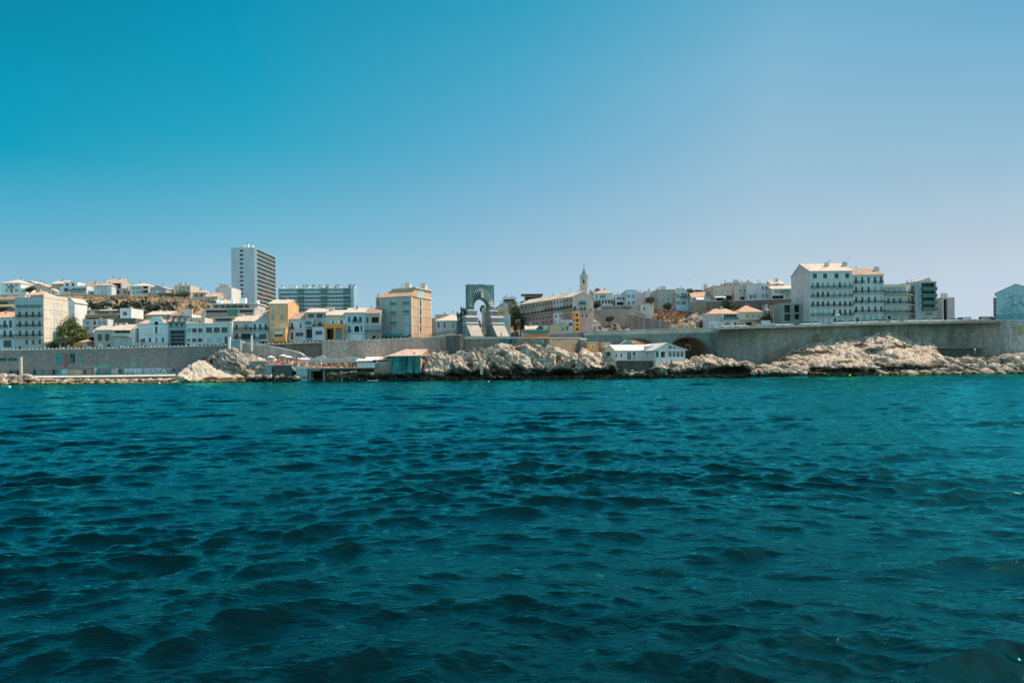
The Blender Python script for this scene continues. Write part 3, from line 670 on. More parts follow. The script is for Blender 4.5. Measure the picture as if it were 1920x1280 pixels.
rnd_tag(w1, 176, 182, 688, 702.5, YW, (.45, .48, .48), [LB], 14, 1)
rnd_tag(w1, 180, 209, 692, 702, YW, (.06, .2, .22), [RD, TEAL, GR, (.5, .2, .16)], 5, 6)
rnd_tag(w1, 182, 208, 683, 691, YW, None, [(.1, .42, .42), (.12, .38, .36)], 6, 4, bg=False)
rnd_tag(w1, 218, 272, 680.5, 687, YW, None, [(.06, .38, .34), (.08, .34, .32)], 7, 7, bg=False)
rnd_tag(w1, 150, 180, 684, 690, YW, None, [(.3, .36, .36), (.25, .34, .34)], 8, 5, bg=False)
rnd_tag(w1, 105, 117, 663, 682, YW, (.06, .22, .26), [(.1, .36, .42), TEAL], 9, 2)
rnd_tag(w1, 121, 128, 663, 689, YW, (.2, .1, .09), [(.24, .13, .12)], 10, 1)
rnd_tag(w1, 131, 141, 662, 681, YW, (.05, .17, .17), [(.05, .22, .2), DK], 11, 2)
rnd_tag(w1, 147, 153, 663, 681, YW, (.06, .24, .22), [(.08, .3, .26)], 12, 1)
rnd_tag(w1, 0, 13, 671, 677, YW, (.05, .14, .14), [DK], 13, 2); rnd_tag(w1, 16, 32, 671, 677, YW, (.05, .14, .14), [DK], 15, 3)
rnd_tag(w1, 17, 38, 694, 708, YW, (.04, .13, .15), [(.04, .18, .2), DK], 16, 3)
rnd_tag(w1, 209, 222, 690.5, 702, YW, (.4, .4, .42), [(.45, .3, .34), LB], 17, 2)
rnd_tag(w1, 231, 327, 689, 701.5, YW, (.24, .32, .35), [(.28, .36, .4)], 18, 1)
rnd_tag(w1, 331, 352, 687, 699, YW, (.08, .22, .25), [LB, DK, (.3, .14, .12)], 19, 5)
rnd_tag(w1, 368, 379, 672, 684, YW, (.04, .24, .28), [(.05, .3, .34)], 20, 2); rnd_tag(w1, 380, 397, 669, 679, YW, None, [(.3, .06, .05), (.34, .08, .06)], 21, 4, bg=False)
hgt = 9.2/F*YW
text_part('FREE GAZA', w1, 274.5, 700.6, YW, hgt, 82/F*YW, gm((.03, .07, .09)), off=.09, label='outlined FREE GAZA lettering on the sea wall')
fg = text_part('FREE GAZA', w1, 274, 700.2, YW, hgt*.96, 80/F*YW, gm((.5, .64, .7)), off=.12, label='pale blue FREE GAZA lettering on the sea wall'); fg.data = fg.data
def star(cx, cy):
    mb = MB(); o = w1.location; r = 6.2
    pts = [(cx+math.sin(math.pi*i/5)*(r if i % 2 == 0 else r*.4), cy-math.cos(math.pi*i/5)*(r if i % 2 == 0 else r*.4)) for i in range(10)]
    ms = [gm((.02, .03, .03)), gm((.02, .03, .03)), gm((.05, .25, .12)), gm((.05, .25, .12)), gm((.4, .08, .06))]
    for i in range(5):
        a, b, c = pts[(2*i-1) % 10], pts[2*i], pts[(2*i+1) % 10]
        mb.poly([P(x, y, YW)-o-Vector((0, .1, 0)) for x, y in (a, b, c, (cx, cy))], ms[i])
    mb.build('graffiti_star', w1)
star(224.5, 696.5); star(324.5, 694.5)
# blue tags on the monument terrace wall
rnd_tag(w5, 938, 968, 636, 642.5, 211.8, (.03, .1, .12), [(.04, .2, .26), (.05, .25, .3), DK], 31, 7); rnd_tag(w5, 899, 908.5, 644, 651, 211.8, (.03, .1, .11), [(.03, .12, .13)], 32, 2)
rnd_tag(w5, 999, 1020, 636, 645, 212.8, (.2, .26, .3), [(.12, .2, .26), (.3, .36, .4), DK], 33, 6); rnd_tag(w5, 978, 997, 636, 639, 212.8, None, [(.15, .14, .16)], 34, 5, bg=False)
rnd_tag(w8, 1912, 1917, 610, 626, 227.5, (.45, .3, .1), [(.5, .35, .1)], 35, 1)
# ---------------- roads on top of the walls, low walkway at the foot of the left wall
asph = plain((.06, .06, .062), .9, name='asphalt'); pave = plaster((.36, .34, .31), .12, name='paving'); linem = plain((.7, .7, .68), .7, name='road_marking')
def ribbon(name, pxs, y0, y1, dz, mat, kerb=0):
    mb = MB(); pr = None
    for px in pxs:
        z = road_z(px)+dz; cur = (Vector((Xf(px, y0), y0, z)), Vector((Xf(px, y1), y1, z)))
        if pr:
            mb.quad(pr[0], cur[0], cur[1], pr[1], mat)
            if kerb: mb.quad(pr[1], cur[1], cur[1]-Vector((0, 0, .2)), pr[1]-Vector((0, 0, .2)), mat)
        pr = cur
    tag(mb.build(name), kind='structure')
LP = list(range(-420, 850, 20)); RP = list(range(1345, 2260, 20))
ribbon('pavement', LP, 227.5, 231, .18, pave, 1); ribbon('road', LP, 231, 242, .06, asph)
ribbon('pavement', RP, 238.5, 240.2, .18, pave, 1); ribbon('road', RP, 240.2, 244, .06, asph)
mb = MB()
zt = Zf(450, 640, 209)
wk = [(-420, 704.5), (90, 704.3), (200, 703.3), (330, 701.3)]
zk = [Zf(a, b, 217) for a, b in wk]
for (a, _), (b, _), z0, z1 in zip(wk[:-1], wk[1:], zk[:-1], zk[1:]):
    A0, B0, A1, B1 = Vector((Xf(a, 216), 216, z0)), Vector((Xf(b, 216), 216, z1)), Vector((Xf(a, 225), 225.0, z0)), Vector((Xf(b, 225), 225.0, z1))
    mb.quad(A0, B0, B1, A1, concl); dz = Vector((0, 0, 6)); dl = Vector((0, 0, .55))
    k_ = Vector((0, -.9, 0)); mb.quad(A0-dl+k_, B0-dl+k_, B0, A0, concl); mb.quad(A0-dz+Vector((0, .5, 0)), B0-dz+Vector((0, .5, 0)), B0-dl+Vector((0, .5, 0)), A0-dl+Vector((0, .5, 0)), conc)
    mb.quad(A0-dl, A0-dl+Vector((0, .5, 0)), B0-dl+Vector((0, .5, 0)), B0-dl, conc)
tag(mb.build('walkway'), kind='structure')
# seabed slope under the shore so boulders rest on ground
mb = MB(); pr = None
bed = plaster((.2, .17, .13), .3, name='shore_ground')
for px in range(-900, 2601, 30):
    zt_ = interp(px, [(-900, 1.2), (300, 1.2), (340, .5), (1180, .5), (1225, .6), (1420, .8), (1600, 2.5), (2600, 3.5)])
    yf = interp(px, [(0, 199), (1100, 203), (1420, 205), (1650, 206), (2600, 206)])
    c = [Vector((Xf(px, yf), yf, -2.5)), Vector((Xf(px, yf+7), yf+7, zt_)), Vector((Xf(px, 240), 240, zt_))]
    if pr:
        for i in (0, 1): mb.quad(pr[i], c[i], c[i+1], pr[i+1], bed)
    pr = c
tag(mb.build('shore_ground'), kind='structure')
# ---------------- rocks
def rock_mat(pale, mid, dark, wet=1.6, name='limestone', och=True, pit_shade=.85):
    m = bpy.data.materials.new(name); t, b = nodes(m); g = NT(t)
    co = g.n('ShaderNodeTexCoord').outputs['Object']; geo = g.n('ShaderNodeNewGeometry'); wz = g.n('ShaderNodeSeparateXYZ', {0: geo.outputs['Position']}).outputs['Z']
    n1 = g.n('ShaderNodeTexNoise', {'Vector': co, 'Scale': .35, 'Detail': 8, 'Roughness': .7}).outputs[0]
    n2 = g.n('ShaderNodeTexNoise', {'Vector': co, 'Scale': 1.9, 'Detail': 8, 'Roughness': .72, 'Distortion': .5}).outputs[0]
    n3 = g.n('ShaderNodeTexNoise', {'Vector': co, 'Scale': .16, 'Detail': 3}).outputs[0]
    vo = g.n('ShaderNodeTexVoronoi', {'Vector': co, 'Scale': .9}, feature='DISTANCE_TO_EDGE').outputs['Distance']
    a = g.ramp(n2, [(.33, dark), (.44, mid), (.52, pale), (.75, sc3(pale, 1.12))])
    a = g.mix(g.ramp(n1, [(.46, 0.0), (.62, .7)]), a, sc3(mid, .8))
    a = g.mix(g.ramp(n3, [(.52, 0.0), (.66, .35)]), a, (.5, .32, .16))
    n6 = g.n('ShaderNodeTexNoise', {'Vector': co, 'Scale': .85, 'Detail': 7, 'Roughness': .68, 'Distortion': .8}).outputs[0]
    a = g.mix(pit_shade, a, g.mix(1, a, g.ramp(n6, [(.4, .28), (.5, 1.0), (.7, 1.08)]), 'MULTIPLY'))  # dark blotches in the colour stand for shade in pits
    dv = g.n('ShaderNodeVectorMath', {0: co, 1: g.n('ShaderNodeTexNoise', {'Vector': co, 'Scale': .5, 'Detail': 3}).outputs['Color']}, operation='ADD').outputs[0]
    mpv = g.n('ShaderNodeMapping', {'Vector': dv, 'Scale': (.45, .45, 1.0), 'Rotation': (0, .5, 0)}).outputs[0]
    cr = g.n('ShaderNodeTexVoronoi', {'Vector': mpv, 'Scale': .8}, feature='DISTANCE_TO_EDGE').outputs['Distance']
    a = g.mix(pit_shade, a, g.mix(1, a, g.ramp(cr, [(0, .3), (.05, 1.0)]), 'MULTIPLY'))  # crack lines darkened in the colour like shaded crevices
    # tide stains: ochre just above the water, black lichen and painted undercut shade above it
    n4 = g.n('ShaderNodeTexNoise', {'Vector': co, 'Scale': .12, 'Detail': 4, 'Roughness': .55}).outputs[0]
    nn = g.n('ShaderNodeMath', {0: n4, 1: 7.0}, operation='MULTIPLY').outputs[0]
    h = g.n('ShaderNodeMath', {0: wz, 1: nn}, operation='SUBTRACT').outputs[0]       # z - 3.2*noise (~1.6)
    hb = g.n('ShaderNodeMapRange', {'Value': h, 'From Min': -3.6, 'From Max': wet-2.6}).outputs[0]
    blk = g.ramp(hb, [(0.0, 1.0), (.55, 1.0), (.8, .45), (1.0, 0.0)])
    a = g.mix(blk, a, (.035, .032, .026))
    if och:
        hz = g.n('ShaderNodeMapRange', {'Value': wz, 'From Min': .15, 'From Max': 1.1}).outputs[0]
        o1 = g.ramp(hz, [(0.0, 1.0), (.7, .8), (1.0, 0.0)]); o2 = g.ramp(n2, [(.5, 0.0), (.58, 1.0)])
        o = g.mix(1, o1, o2, 'MULTIPLY'); a = g.mix(o, a, (.4, .24, .08))
    g.link(a, b.inputs['Base Color']); b.inputs['Roughness'].default_value = .92; b.inputs['Specular IOR Level'].default_value = .15
    bp = g.n('ShaderNodeBump', {'Strength': .9, 'Distance': .35, 'Height': n2}); bp2 = g.n('ShaderNodeBump', {'Strength': .4, 'Distance': .2, 'Height': vo, 'Normal': bp.outputs[0]})
    g.link(bp2.outputs[0], b.inputs['Normal']); return m
limestone = rock_mat((.76, .6, .46), (.46, .36, .29), (.08, .065, .055), 2.6)
slab_m = rock_mat((.66, .55, .43), (.56, .46, .36), (.34, .28, .22), .0, 'smooth_limestone', pit_shade=.3)
grey_m = rock_mat((.45, .4, .36), (.3, .26, .23), (.15, .13, .12), .8, 'grey_limestone')
black_m = rock_mat((.16, .13, .1), (.08, .07, .06), (.03, .028, .025), 2.5, 'dark_wet_rock')
brown_m = rock_mat((.3, .24, .17), (.17, .14, .1), (.06, .05, .04), .8, 'brown_rock')
def rock_mass(name, label, sil, yf, lip, mat=None, amp=1.0, Yb=None, under=2.4, res=.26, nv=90, bulge=.25, group=None, cat='rock', strata=(.9, .35, 0), zbot=-1.2, seed=0, rough=1.0, dents=()):
    """sil: (px, ytop, Ytop) skyline; yf: waterline depth or table; lip: (px, z) height of the overhanging lip"""
    x0, x1 = sil[0][0], sil[-1][0]; X0, X1 = x0, x1
    n = max(24, int((x1-x0)/F*210/res)); px = np.linspace(x0, x1, n)
    yt = np.interp(px, [s[0] for s in sil], [s[1] for s in sil]); YT = np.interp(px, [s[0] for s in sil], [s[2] for s in sil])
    yf = yf if isinstance(yf, list) else [(x0, yf), (x1, yf)]
    YF = np.interp(px, [a for a, _ in yf], [b for _, b in yf]); LZ = np.interp(px, [a for a, _ in lip], [b for _, b in lip])
    LZ = LZ*(1+.45*fbm(np.stack([px*.05+seed, px*0, px*0], 1), 3))
    ZT = CH-((yt-H0)*cR+(px-960)*sR)/F*YT; LZ = np.minimum(LZ, np.maximum(ZT-.3, .1))
    v = np.linspace(0, 1, nv); co = np.zeros((n, nv, 3))
    # profile: 0 bottom (under), .22 lip, .88 crest, 1 back down
    for j, t in enumerate(v):
        if t < .2: k = t/.2; Yv = YF+under*(1-k)**.6; Zv = zbot+(LZ-zbot)*k
        elif t < .86: k = (t-.2)/.66; Yv = YF+(YT-YF)*k; Zv = LZ+(ZT-LZ)*(k+bulge*math.sin(math.pi*k)*(1-k*.3))
        else: k = (t-.86)/.14; Yv = YT+4*k; Zv = ZT-k*k*5
        co[:, j, 0] = (px-960)/F*Yv; co[:, j, 1] = Yv; co[:, j, 2] = Zv
    c = co.reshape(-1, 3); o = np.array([c[:, 0].mean(), c[:, 1].mean(), 0])
    # frame for jointed, tilted strata
    s = strata; st = c[:, 0]*s[0]+c[:, 1]*s[1]+c[:, 2]*1.0
    ed = np.minimum(np.linspace(0, 1, n), np.linspace(1, 0, n)); ed = np.clip(ed*n*res/2.2, .12, 1).repeat(nv)
    big = fbm(c*.13+seed*3.1, 3)*3.0; rr_ = c[:, 0]*.5+c[:, 2]*.85; qq = np.stack([rr_*.75, c[:, 1]*.3, (c[:, 2]*.5-c[:, 0]*.85)*.2], 1); med = fbm(qq+seed+50, 4, .5, True)*1.0; crag = fbm(c*np.array([.9, .9, 1.1])+seed+90, 4, .55, True)*.7+fbm(c*2.4+seed+30, 3, .6, True)*.3; gap = fbm(qq*.7+seed+70, 2); med = med-np.clip(.12-np.abs(gap), 0, .12)*14
    stp = np.abs(((st*.28+big*.4) % 1)-.5)*1.3
    d = (big*.8+med+stp*.8+crag*rough)*amp*ed*np.where(np.tile(v, n) > .8, .55, 1)
    # normals
    cg = co; du = np.gradient(cg, axis=0); dv = np.gradient(cg, axis=1); nn = np.cross(du, dv); nn /= np.linalg.norm(nn, axis=2, keepdims=True)+1e-9
    nn = nn.reshape(-1, 3); c = c+nn*(d-.75*amp)[:, None]
    c = c+np.stack([fbm(c*.6+seed+200, 3), fbm(c*.6+seed+300, 3), c[:, 0]*0], 1)*.6*amp*ed[:, None]
    for dx_, dy_, rx, ry, dep in dents:     # hollows and caves
        sx = 960+c[:, 0]/c[:, 1]*F; sy = H0-(c[:, 2]-CH)/c[:, 1]*F-(sx-960)*sR
        q = ((sx-dx_)/rx)**2+((sy-dy_)/ry)**2+fbm(c*.4+seed, 2)*.5; c[:, 1] += dep*np.clip(1.3-q, 0, 1)
    me = grid_mesh(name, c-o, n, nv, [mat or limestone], smooth=True)
    ob = mobj(name, me, loc=tuple(o)); tag(ob, label, cat, group); return ob
rock_mass('rock_outcrop', 'huge pale craggy rock mass below the monument terrace, left of the rock ramp', [(788, 690, 212), (796, 680, 212), (806, 672, 212), (818, 668, 213), (832, 662, 213.5), (848, 664, 213.5), (858, 660, 213.5), (872, 660, 213.5), (886, 655, 213), (905, 651, 213), (922, 646, 212), (936, 643.5, 211.5), (948, 642.5, 211.5), (960, 646, 211.5), (975, 645, 211.5), (986, 641, 211.5), (997, 642, 212)],
    [(788, 201), (900, 201), (997, 202)], [(788, 2.6), (830, 3.0), (860, 2.2), (900, 1.2), (940, .6), (997, 1.4)], seed=1, amp=1.05, dents=[(926, 693, 9, 11, 4.5), (881, 686, 6, 5, 3), (858, 700, 22, 8, 3), (895, 702, 14, 5, 2), (968, 688, 9, 5, 2.5), (942, 664, 12, 4, 1.6), (972, 655, 7, 3, 1.5)])
rock_mass('rock_outcrop', 'pale cream craggy rock under the concrete ramp, right of the huge rock mass', [(985, 648, 212), (1000, 644, 213), (1020, 645, 213.5), (1036, 646, 214), (1050, 650, 214), (1062, 655, 214), (1080, 659, 215), (1095, 661, 216)],
    [(985, 202), (1095, 203)], [(985, 2.6), (1010, 3.1), (1040, 1.8), (1060, 2.2), (1095, 2.6)], seed=2, amp=1.0, dents=[(1002, 700, 20, 8, 3.5), (1050, 702, 22, 8, 3.5), (1046, 676, 5, 12, 3), (1078, 686, 6, 4, 3)])
rock_mass('rock_outcrop', 'rounded cream rock in front of the orange hut with dark hollows at its foot', [(1078, 667, 212), (1090, 661, 214), (1100, 662, 215), (1112, 664, 215), (1125, 661, 215), (1140, 660, 215), (1150, 662, 214), (1158, 668, 213), (1166, 678, 211), (1172, 690, 208)],
    [(1078, 202), (1172, 203)], [(1078, 2.2), (1110, 3.2), (1140, 2.6), (1158, 1.6), (1172, .8)], seed=3, amp=.9, dents=[(1148, 694, 6, 8, 4), (1110, 702, 24, 6, 3), (1128, 684, 8, 3, 1.4)])
rock_mass('rock_outcrop', 'long low pale rock in front of the white restaurant and the bridge arch', [(1194, 699, 206), (1205, 692, 207), (1222, 688, 208), (1232, 680, 209), (1245, 673, 210), (1262, 669.5, 211), (1280, 670, 212), (1292, 674, 212), (1304, 671, 213), (1316, 668, 213), (1332, 669, 214), (1350, 668.5, 214), (1368, 670, 214), (1385, 675, 214), (1400, 680, 213), (1412, 686, 211), (1422, 692, 209)],
    [(1194, 203.5), (1422, 204)], [(1194, .6), (1240, 2.0), (1300, 1.6), (1350, 3.4), (1400, 2.6), (1422, .8)], seed=4, amp=.8, bulge=.1, dents=[(1240, 696, 22, 5, 2.5), (1262, 687, 9, 4, 2), (1330, 690, 14, 9, 2.5), (1375, 696, 26, 8, 2.5), (1297, 700, 20, 4, 2)])
rock_mass('rock_outcrop', 'broad bright rock slope rising against the right sea wall', [(1420, 690, 212), (1440, 681, 222), (1460, 671, 228), (1480, 660, 230), (1500, 650, 231), (1518, 642, 231), (1540, 637, 231), (1580, 633, 231), (1612, 631, 231), (1630, 626, 231), (1650, 621.5, 231), (1664, 620, 231), (1680, 625, 232), (1700, 630, 233), (1712, 636, 233), (1735, 638, 232), (1752, 641, 231), (1762, 652, 229), (1772, 662, 227), (1790, 669, 225)],
    [(1420, 204), (1600, 205), (1790, 208)], [(1420, .8), (1480, 1.0), (1540, 2.2), (1640, 2.0), (1700, 2.4), (1790, 2.0)], seed=5, amp=.6, bulge=.0, nv=110, strata=(.25, .1, 0), res=.3, rough=.8, dents=[(1505, 666, 26, 6, 4), (1478, 676, 16, 5, 3), (1548, 661, 14, 3.5, 3), (1640, 659, 18, 6, 3.5), (1690, 652, 22, 4, 2.6), (1615, 648, 12, 2.5, 2), (1540, 694, 30, 4, 2.5), (1610, 694, 26, 4, 2.5), (1585, 680, 14, 3, 1.6)])
slab1 = rock_mass('rock_slab', 'smooth pale sloping slab at the waterline on the left, dark at its left end', [(326, 707, 207), (335, 699, 209), (350, 689, 212), (366, 679, 215), (378, 675.5, 216), (388, 676, 216), (400, 682, 214), (420, 689, 212), (445, 698, 209), (458, 705, 206), (468, 711, 204)],
    [(326, 203), (345, 199), (468, 202)], [(326, 3.0), (340, 2.2), (360, .2), (468, .2)], mat=slab_m, seed=6, amp=.42, bulge=.12, under=.6, rough=.4)
rock_mass('boulder', 'big grey overhanging boulder behind the smooth slab on the left', [(390, 676, 216), (394, 668, 218), (404, 661, 219), (420, 656, 220), (440, 653.5, 221), (455, 656, 221), (470, 661, 220), (482, 668, 219), (492, 676, 217), (498, 685, 214), (501, 700, 211)],
    [(390, 213), (440, 207), (480, 205), (501, 206)], [(390, 7.5), (420, 6.5), (450, 4.6), (480, 2.2), (501, .8)], mat=grey_m, seed=7, amp=.75, bulge=.35, under=3.5, group=None, cat='boulder')
rock_mass('boulder', 'smaller grey boulder between the overhanging boulder and the dark quay', [(486, 700, 208), (490, 690, 209), (500, 683, 210), (508, 684, 210), (516, 692, 209), (521, 704, 208)], 204, [(486, .6), (521, .8)], mat=grey_m, seed=8, amp=.4, under=1.5, cat='boulder')
rock_mass('boulder', 'narrow tan rock leaning against the dark quay at the water', [(508, 704, 206), (514, 694, 207), (520, 696, 207), (528, 705, 206)], 203.5, [(508, .4), (528, .4)], mat=limestone, seed=9, amp=.25, under=.5, cat='boulder')
rock_mass('rock_slope', 'rubbly sunlit rock slope with dry grass below the sloping ramp wall', [(428, 652, 226), (445, 650, 226), (465, 653, 226), (490, 657, 225), (515, 661, 224), (540, 668, 222), (560, 675, 219), (572, 682, 216)],
    [(428, 216), (500, 211), (572, 208)], [(428, 6.0), (500, 5.0), (572, 4.2)], mat=limestone, seed=10, amp=.55, under=.3, bulge=.0, zbot=0.5, cat='rock')
rock_mass('rock_shelf', 'dark brown rock shelf at the water under the bathing platform', [(612, 694, 209), (640, 692, 209), (670, 691, 209), (700, 690, 209), (716, 687, 209), (732, 686, 209), (737, 694, 208)], [(612, 202.5), (737, 203)], [(612, 2.2), (650, 2.4), (700, 1.4), (737, 1.8)], mat=brown_m, seed=11, amp=.55, under=2.8, cat='rock')
rock_mass('rock_shelf', 'black wet rock under the teal hut', [(728, 700, 208), (740, 697, 208), (760, 699, 208), (780, 697, 208), (792, 690, 208), (800, 700, 207)], 203, [(728, 1.4), (800, 1.6)], mat=black_m, seed=12, amp=.5, under=2.5, cat='rock')
rock_mass('rock_outcrop', 'white rock outcrop above the bridge parapet, left of the round bush', [(1086, 618, 268), (1092, 606, 270), (1100, 600, 272), (1108, 592, 275), (1116, 597, 275), (1124, 602, 275), (1132, 608, 274), (1140, 612, 272)], 264, [(1086, 14), (1140, 14)], mat=grey_m, seed=13, amp=.8, under=.5, zbot=8)
rock_mass('rock_outcrop', 'brown rock outcrop beneath the round bush above the bridge', [(1134, 614, 270), (1142, 606, 273), (1150, 602, 274), (1160, 607, 273), (1168, 616, 270)], 266, [(1134, 14), (1168, 14)], mat=brown_m, seed=14, amp=.6, under=.5, zbot=8)
rock_mass('rock_outcrop', 'grey and white rock slope below the tan terrace walls on the right hill', [(1258, 614, 275), (1275, 604, 280), (1292, 594, 286), (1305, 584, 292), (1318, 579, 295), (1335, 577, 296), (1352, 578, 296), (1366, 582, 295), (1376, 592, 290), (1384, 606, 280)], 270, [(1258, 15), (1384, 15)], mat=grey_m, seed=15, amp=1.1, under=.5, zbot=8, bulge=.1)
rock_mass('rock_outcrop', 'small white rock beside the dark ivy bank on the right hill', [(1418, 590, 290), (1426, 575, 296), (1436, 567, 298), (1446, 569, 298), (1452, 580, 296)], 284, [(1418, 22), (1452, 22)], mat=grey_m, seed=16, amp=.8, under=.5, zbot=12)
# boulders: six shapes reused
_B = []
for s in range(6):
    n, m_ = 14, 9; c = []
    for i in range(n):
        for j in range(m_):
            a = 2*math.pi*i/n; b = math.pi*j/(m_-1); c.append((math.sin(b)*math.cos(a), math.sin(b)*math.sin(a), math.cos(b)))
    c = np.array(c); d = 1+fbm(c*1.1+s*9, 2)*.5; c = c*d[:, None]
    q = np.sign(c)*np.abs(c)**.85; c = q*np.array([1, .85, .68]); c += fbm(c*2.4+s*5, 3, .5, True)[:, None]*c*.16
    _B.append((c, n, m_))
bmats = [rock_mat((.55, .44, .33), (.4, .31, .24), (.16, .13, .11), .2, 'boulder_tan'), rock_mat((.6, .5, .4), (.45, .36, .28), (.2, .17, .14), .2, 'boulder_pale'), rock_mat((.34, .29, .25), (.22, .19, .17), (.1, .09, .08), .4, 'boulder_grey')]
_BM = [[grid_mesh('boulder', c, n, m_, [mt], smooth=True, closed_u=True) for mt in bmats] for c, n, m_ in _B]
def boulders(n, x0, x1, rows, smin, smax, label, group, seed):
    g = random.Random(seed)
    for k in range(n):
        r = k % len(rows); py, Y = rows[r]; px = x0+(x1-x0)*((k//len(rows))+g.uniform(-.1, 1.1))/(n/len(rows)); px = min(x1+2, max(x0-2, px))
        s = g.uniform(smin, smax); yb = py(px) if callable(py) else py
        o = mobj('boulder', _BM[g.randrange(6)][g.choices((0, 1, 2), (4, 4, 3))[0]]); p = P(px, yb+g.uniform(-1.2, 1.2), Y+g.uniform(-.6, .6)); o.location = p-Vector((0, 0, s*.2))
        o.scale = (s*g.uniform(.9, 1.6), s*g.uniform(.8, 1.2), s*g.uniform(.75, 1.1)); o.rotation_euler = (g.uniform(-.35, .35), g.uniform(-.35, .35), g.uniform(0, 6.3))
        tag(o, label, 'boulder', group)
boulders(38, -30, 92, [(719, 200), (713, 203.5)], .8, 1.3, 'tan boulder in the low riprap at the foot of the far left sea wall', 'boulders along the far left shore', 1)
boulders(14, -30, 62, [(707, 207), (709, 205)], 1.3, 1.9, 'large pale boulder heaped at the far left below the dark wall stain', 'large pale boulders at the far left', 2)
boulders(68, 92, 335, [(718.3, 200.5), (713.3, 204)], .75, 1.15, 'tan boulder in the riprap strip below the graffiti walkway', 'boulders below the graffiti walkway', 3)
boulders(30, 1412, 1508, [(698, 204.5), (693, 207), (688, 210)], .9, 1.4, 'brown boulder in the pile left of the broad bright rock slope', 'boulders beside the broad rock slope', 4)
boulders(8, 1168, 1205, [(700, 204), (695, 206)], .6, .9, 'small brown boulder at the water below the dark restaurant terrace wall', 'small boulders below the restaurant', 5)
boulders(110, 1640, 1945, [(700, 205.5), (693, 208.5), (686, 212), (679, 215.5), (673, 218.5)], 1.0, 1.75, 'pale brown boulder in the riprap bank below the far right sea wall', 'boulders of the far right riprap', 6)
boulders(10, 1880, 1945, [(668, 221), (674, 217)], 1.5, 2.4, 'large pale boulder high in the riprap at the right edge', 'large boulders at the right edge', 7)
boulders(12, 470, 575, [(706, 204)], .6, 1.1, 'ochre boulder at the waterline below the dark quay walls', 'ochre boulders below the quays', 8)
# ================= front row, left
g_hl = 'houses along the left ridge'
B('house', 'pale house with orange sloping roof at the far left behind the sea wall', -40, 27.5, 662, 595.6, Y=246, col=LBLUE, roof=('mono', 3.0), rcol=T_ORG,
  wins=[('G', 601, 614, 5, [9, 20, -8]), ('G', 620, 632, 5, [9, 20, -8]), ('G', 638, 651, 15, [14]), ('d', 654, 661, 4, [20])], balc=[(614, 1, 15), (632.5, -10, 26)], bands=(636,))
b = B('apartment_building', 'tall cream and grey five storey block with lit right side, behind the left sea wall', 28, 82, 660, 558, Y=241, d=13.5, col=(.43, .46, .45), scol=(.7, .6, .49), rcol=T_PALE,  # shade and sun put into the paint: front darkened, right side paler
  wins=[('l', 564.5, 576.5, 6.5, [37, 49.5, 62, 74]), ('G', 584.5, 595, 4.6, [37, 49.5, 62, 74]), ('G', 601.5, 612.5, 4.6, [37, 49.5, 62, 74]), ('G', 619.5, 631, 4.6, [37, 49.5, 62, 74]), ('G', 637, 645.5, 4.4, [49.5, 62, 74]), ('g', 651.5, 658, 4, [62, 74]), ('d', 648, 660, 6, [37])],
  rw=[('w', 566, 579, 1.15, [5.2, 7.1, 9.0]), ('w', 584.5, 597, 1.15, [5.2, 7.1, 9.0]), ('w', 602.5, 615, 1.15, [5.2, 7.1, 9.0]), ('o', 620, 632, 1.1, [5.2, 7.1, 9.0]), ('g', 638, 645, 1.1, [5.2])], shut='w',
  balc=[(577, 33, 41, .5), (577, 45.5, 53.5, .5), (577, 58, 66, .5), (577, 70, 78, .5), (595.3, 32, 79, .6), (613, 32, 79, .6), (631.5, 31, 80, .8)], bands=(579.5, 597, 614.5, 632.5, 649), chim=[(32, 553, 1.6, 4), (44, 554, 1.2, 6)])
block(b, 'parapet', 80, 82, 551.5, 557, 0.3, 13.2, plaster(CREAM))
B('house', 'small hip roofed attic house rising just behind the cream five storey block', 50, 81, 575, 553, Y=264, col=TAN, roof=('hip', 546.5), d=9, rcol=T_PINK, wins=[('G', 556, 562, 3, [58, 66]), ('g', 556, 562, 3, [74])])
B('apartment_building', 'dark terraced block with orange awnings behind the orange roofed house at far left', -60, 29, 610, 562, Y=290, col=(.3, .24, .21), d=10, wins=[('D', 566, 573, 26, [-30, 2]), ('D', 578, 587, 26, [-30, 2])], balc=[(575.5, -55, 28, 1.4, 'white'), (588, -55, 28, 1.4)])
awning(BLD[-1], -16, 27, 571.5, .6, 1.6, (.65, .4, .15))
B('house', 'narrow white gabled building squeezed behind the cream five storey block', 126, 140, 600, 566, Y=268, col=WHITE, roof=('gy', 559), d=8, rcol=T_PALE)
B('tower_house', 'narrow beige stair turret beside the green trees on the left', 165, 178, 657, 624, Y=250, col=(.4, .36, .3), d=5, wins=[('D', 632, 640, 9, [171.5]), ('x', 645, 654, 6, [171.5])], chim=[(170, 619, .7)])
B('shed', 'tiny hut with orange tiled roof beside the yellow green bush', 149, 164, 656, 641, Y=246, col=CREAM, roof=('hip', 637.5), d=4, rcol=T_ORG, wins=[('x', 645, 652, 3, [153])], cat='hut')
b = B('house', 'low taupe two storey house with arched doorway left of the dark loggia house', 177, 212, 657, 618.5, Y=244, col=(.46, .43, .38), roof=('gx', 611), d=10, wins=[('G', 626, 639, 8, [187, 201]), ('W', 643.5, 655, 10, [188]), ('x', 645.5, 654, 5, [204])], bands=(640.5,), rcol=(.66, .58, .48))
b = B('house', 'taupe house with wide dark loggia, tiled roof and bright white right side', 212, 245, 657, 618.5, Y=242.5, d=8.5, col=(.5, .46, .42), roof=('gx', 609), rcol=T_PALE, wins=[('D', 619.8, 628, 30, [229]), ('l', 638.5, 653, 6, [217]), ('l', 638.5, 653, 6, [228.5, 238.5])], balc=[(629.5, 212.5, 246, 1.1, 'solid')], bands=(633,), chim=[(222, 607, .9), (236, 606, .9)])
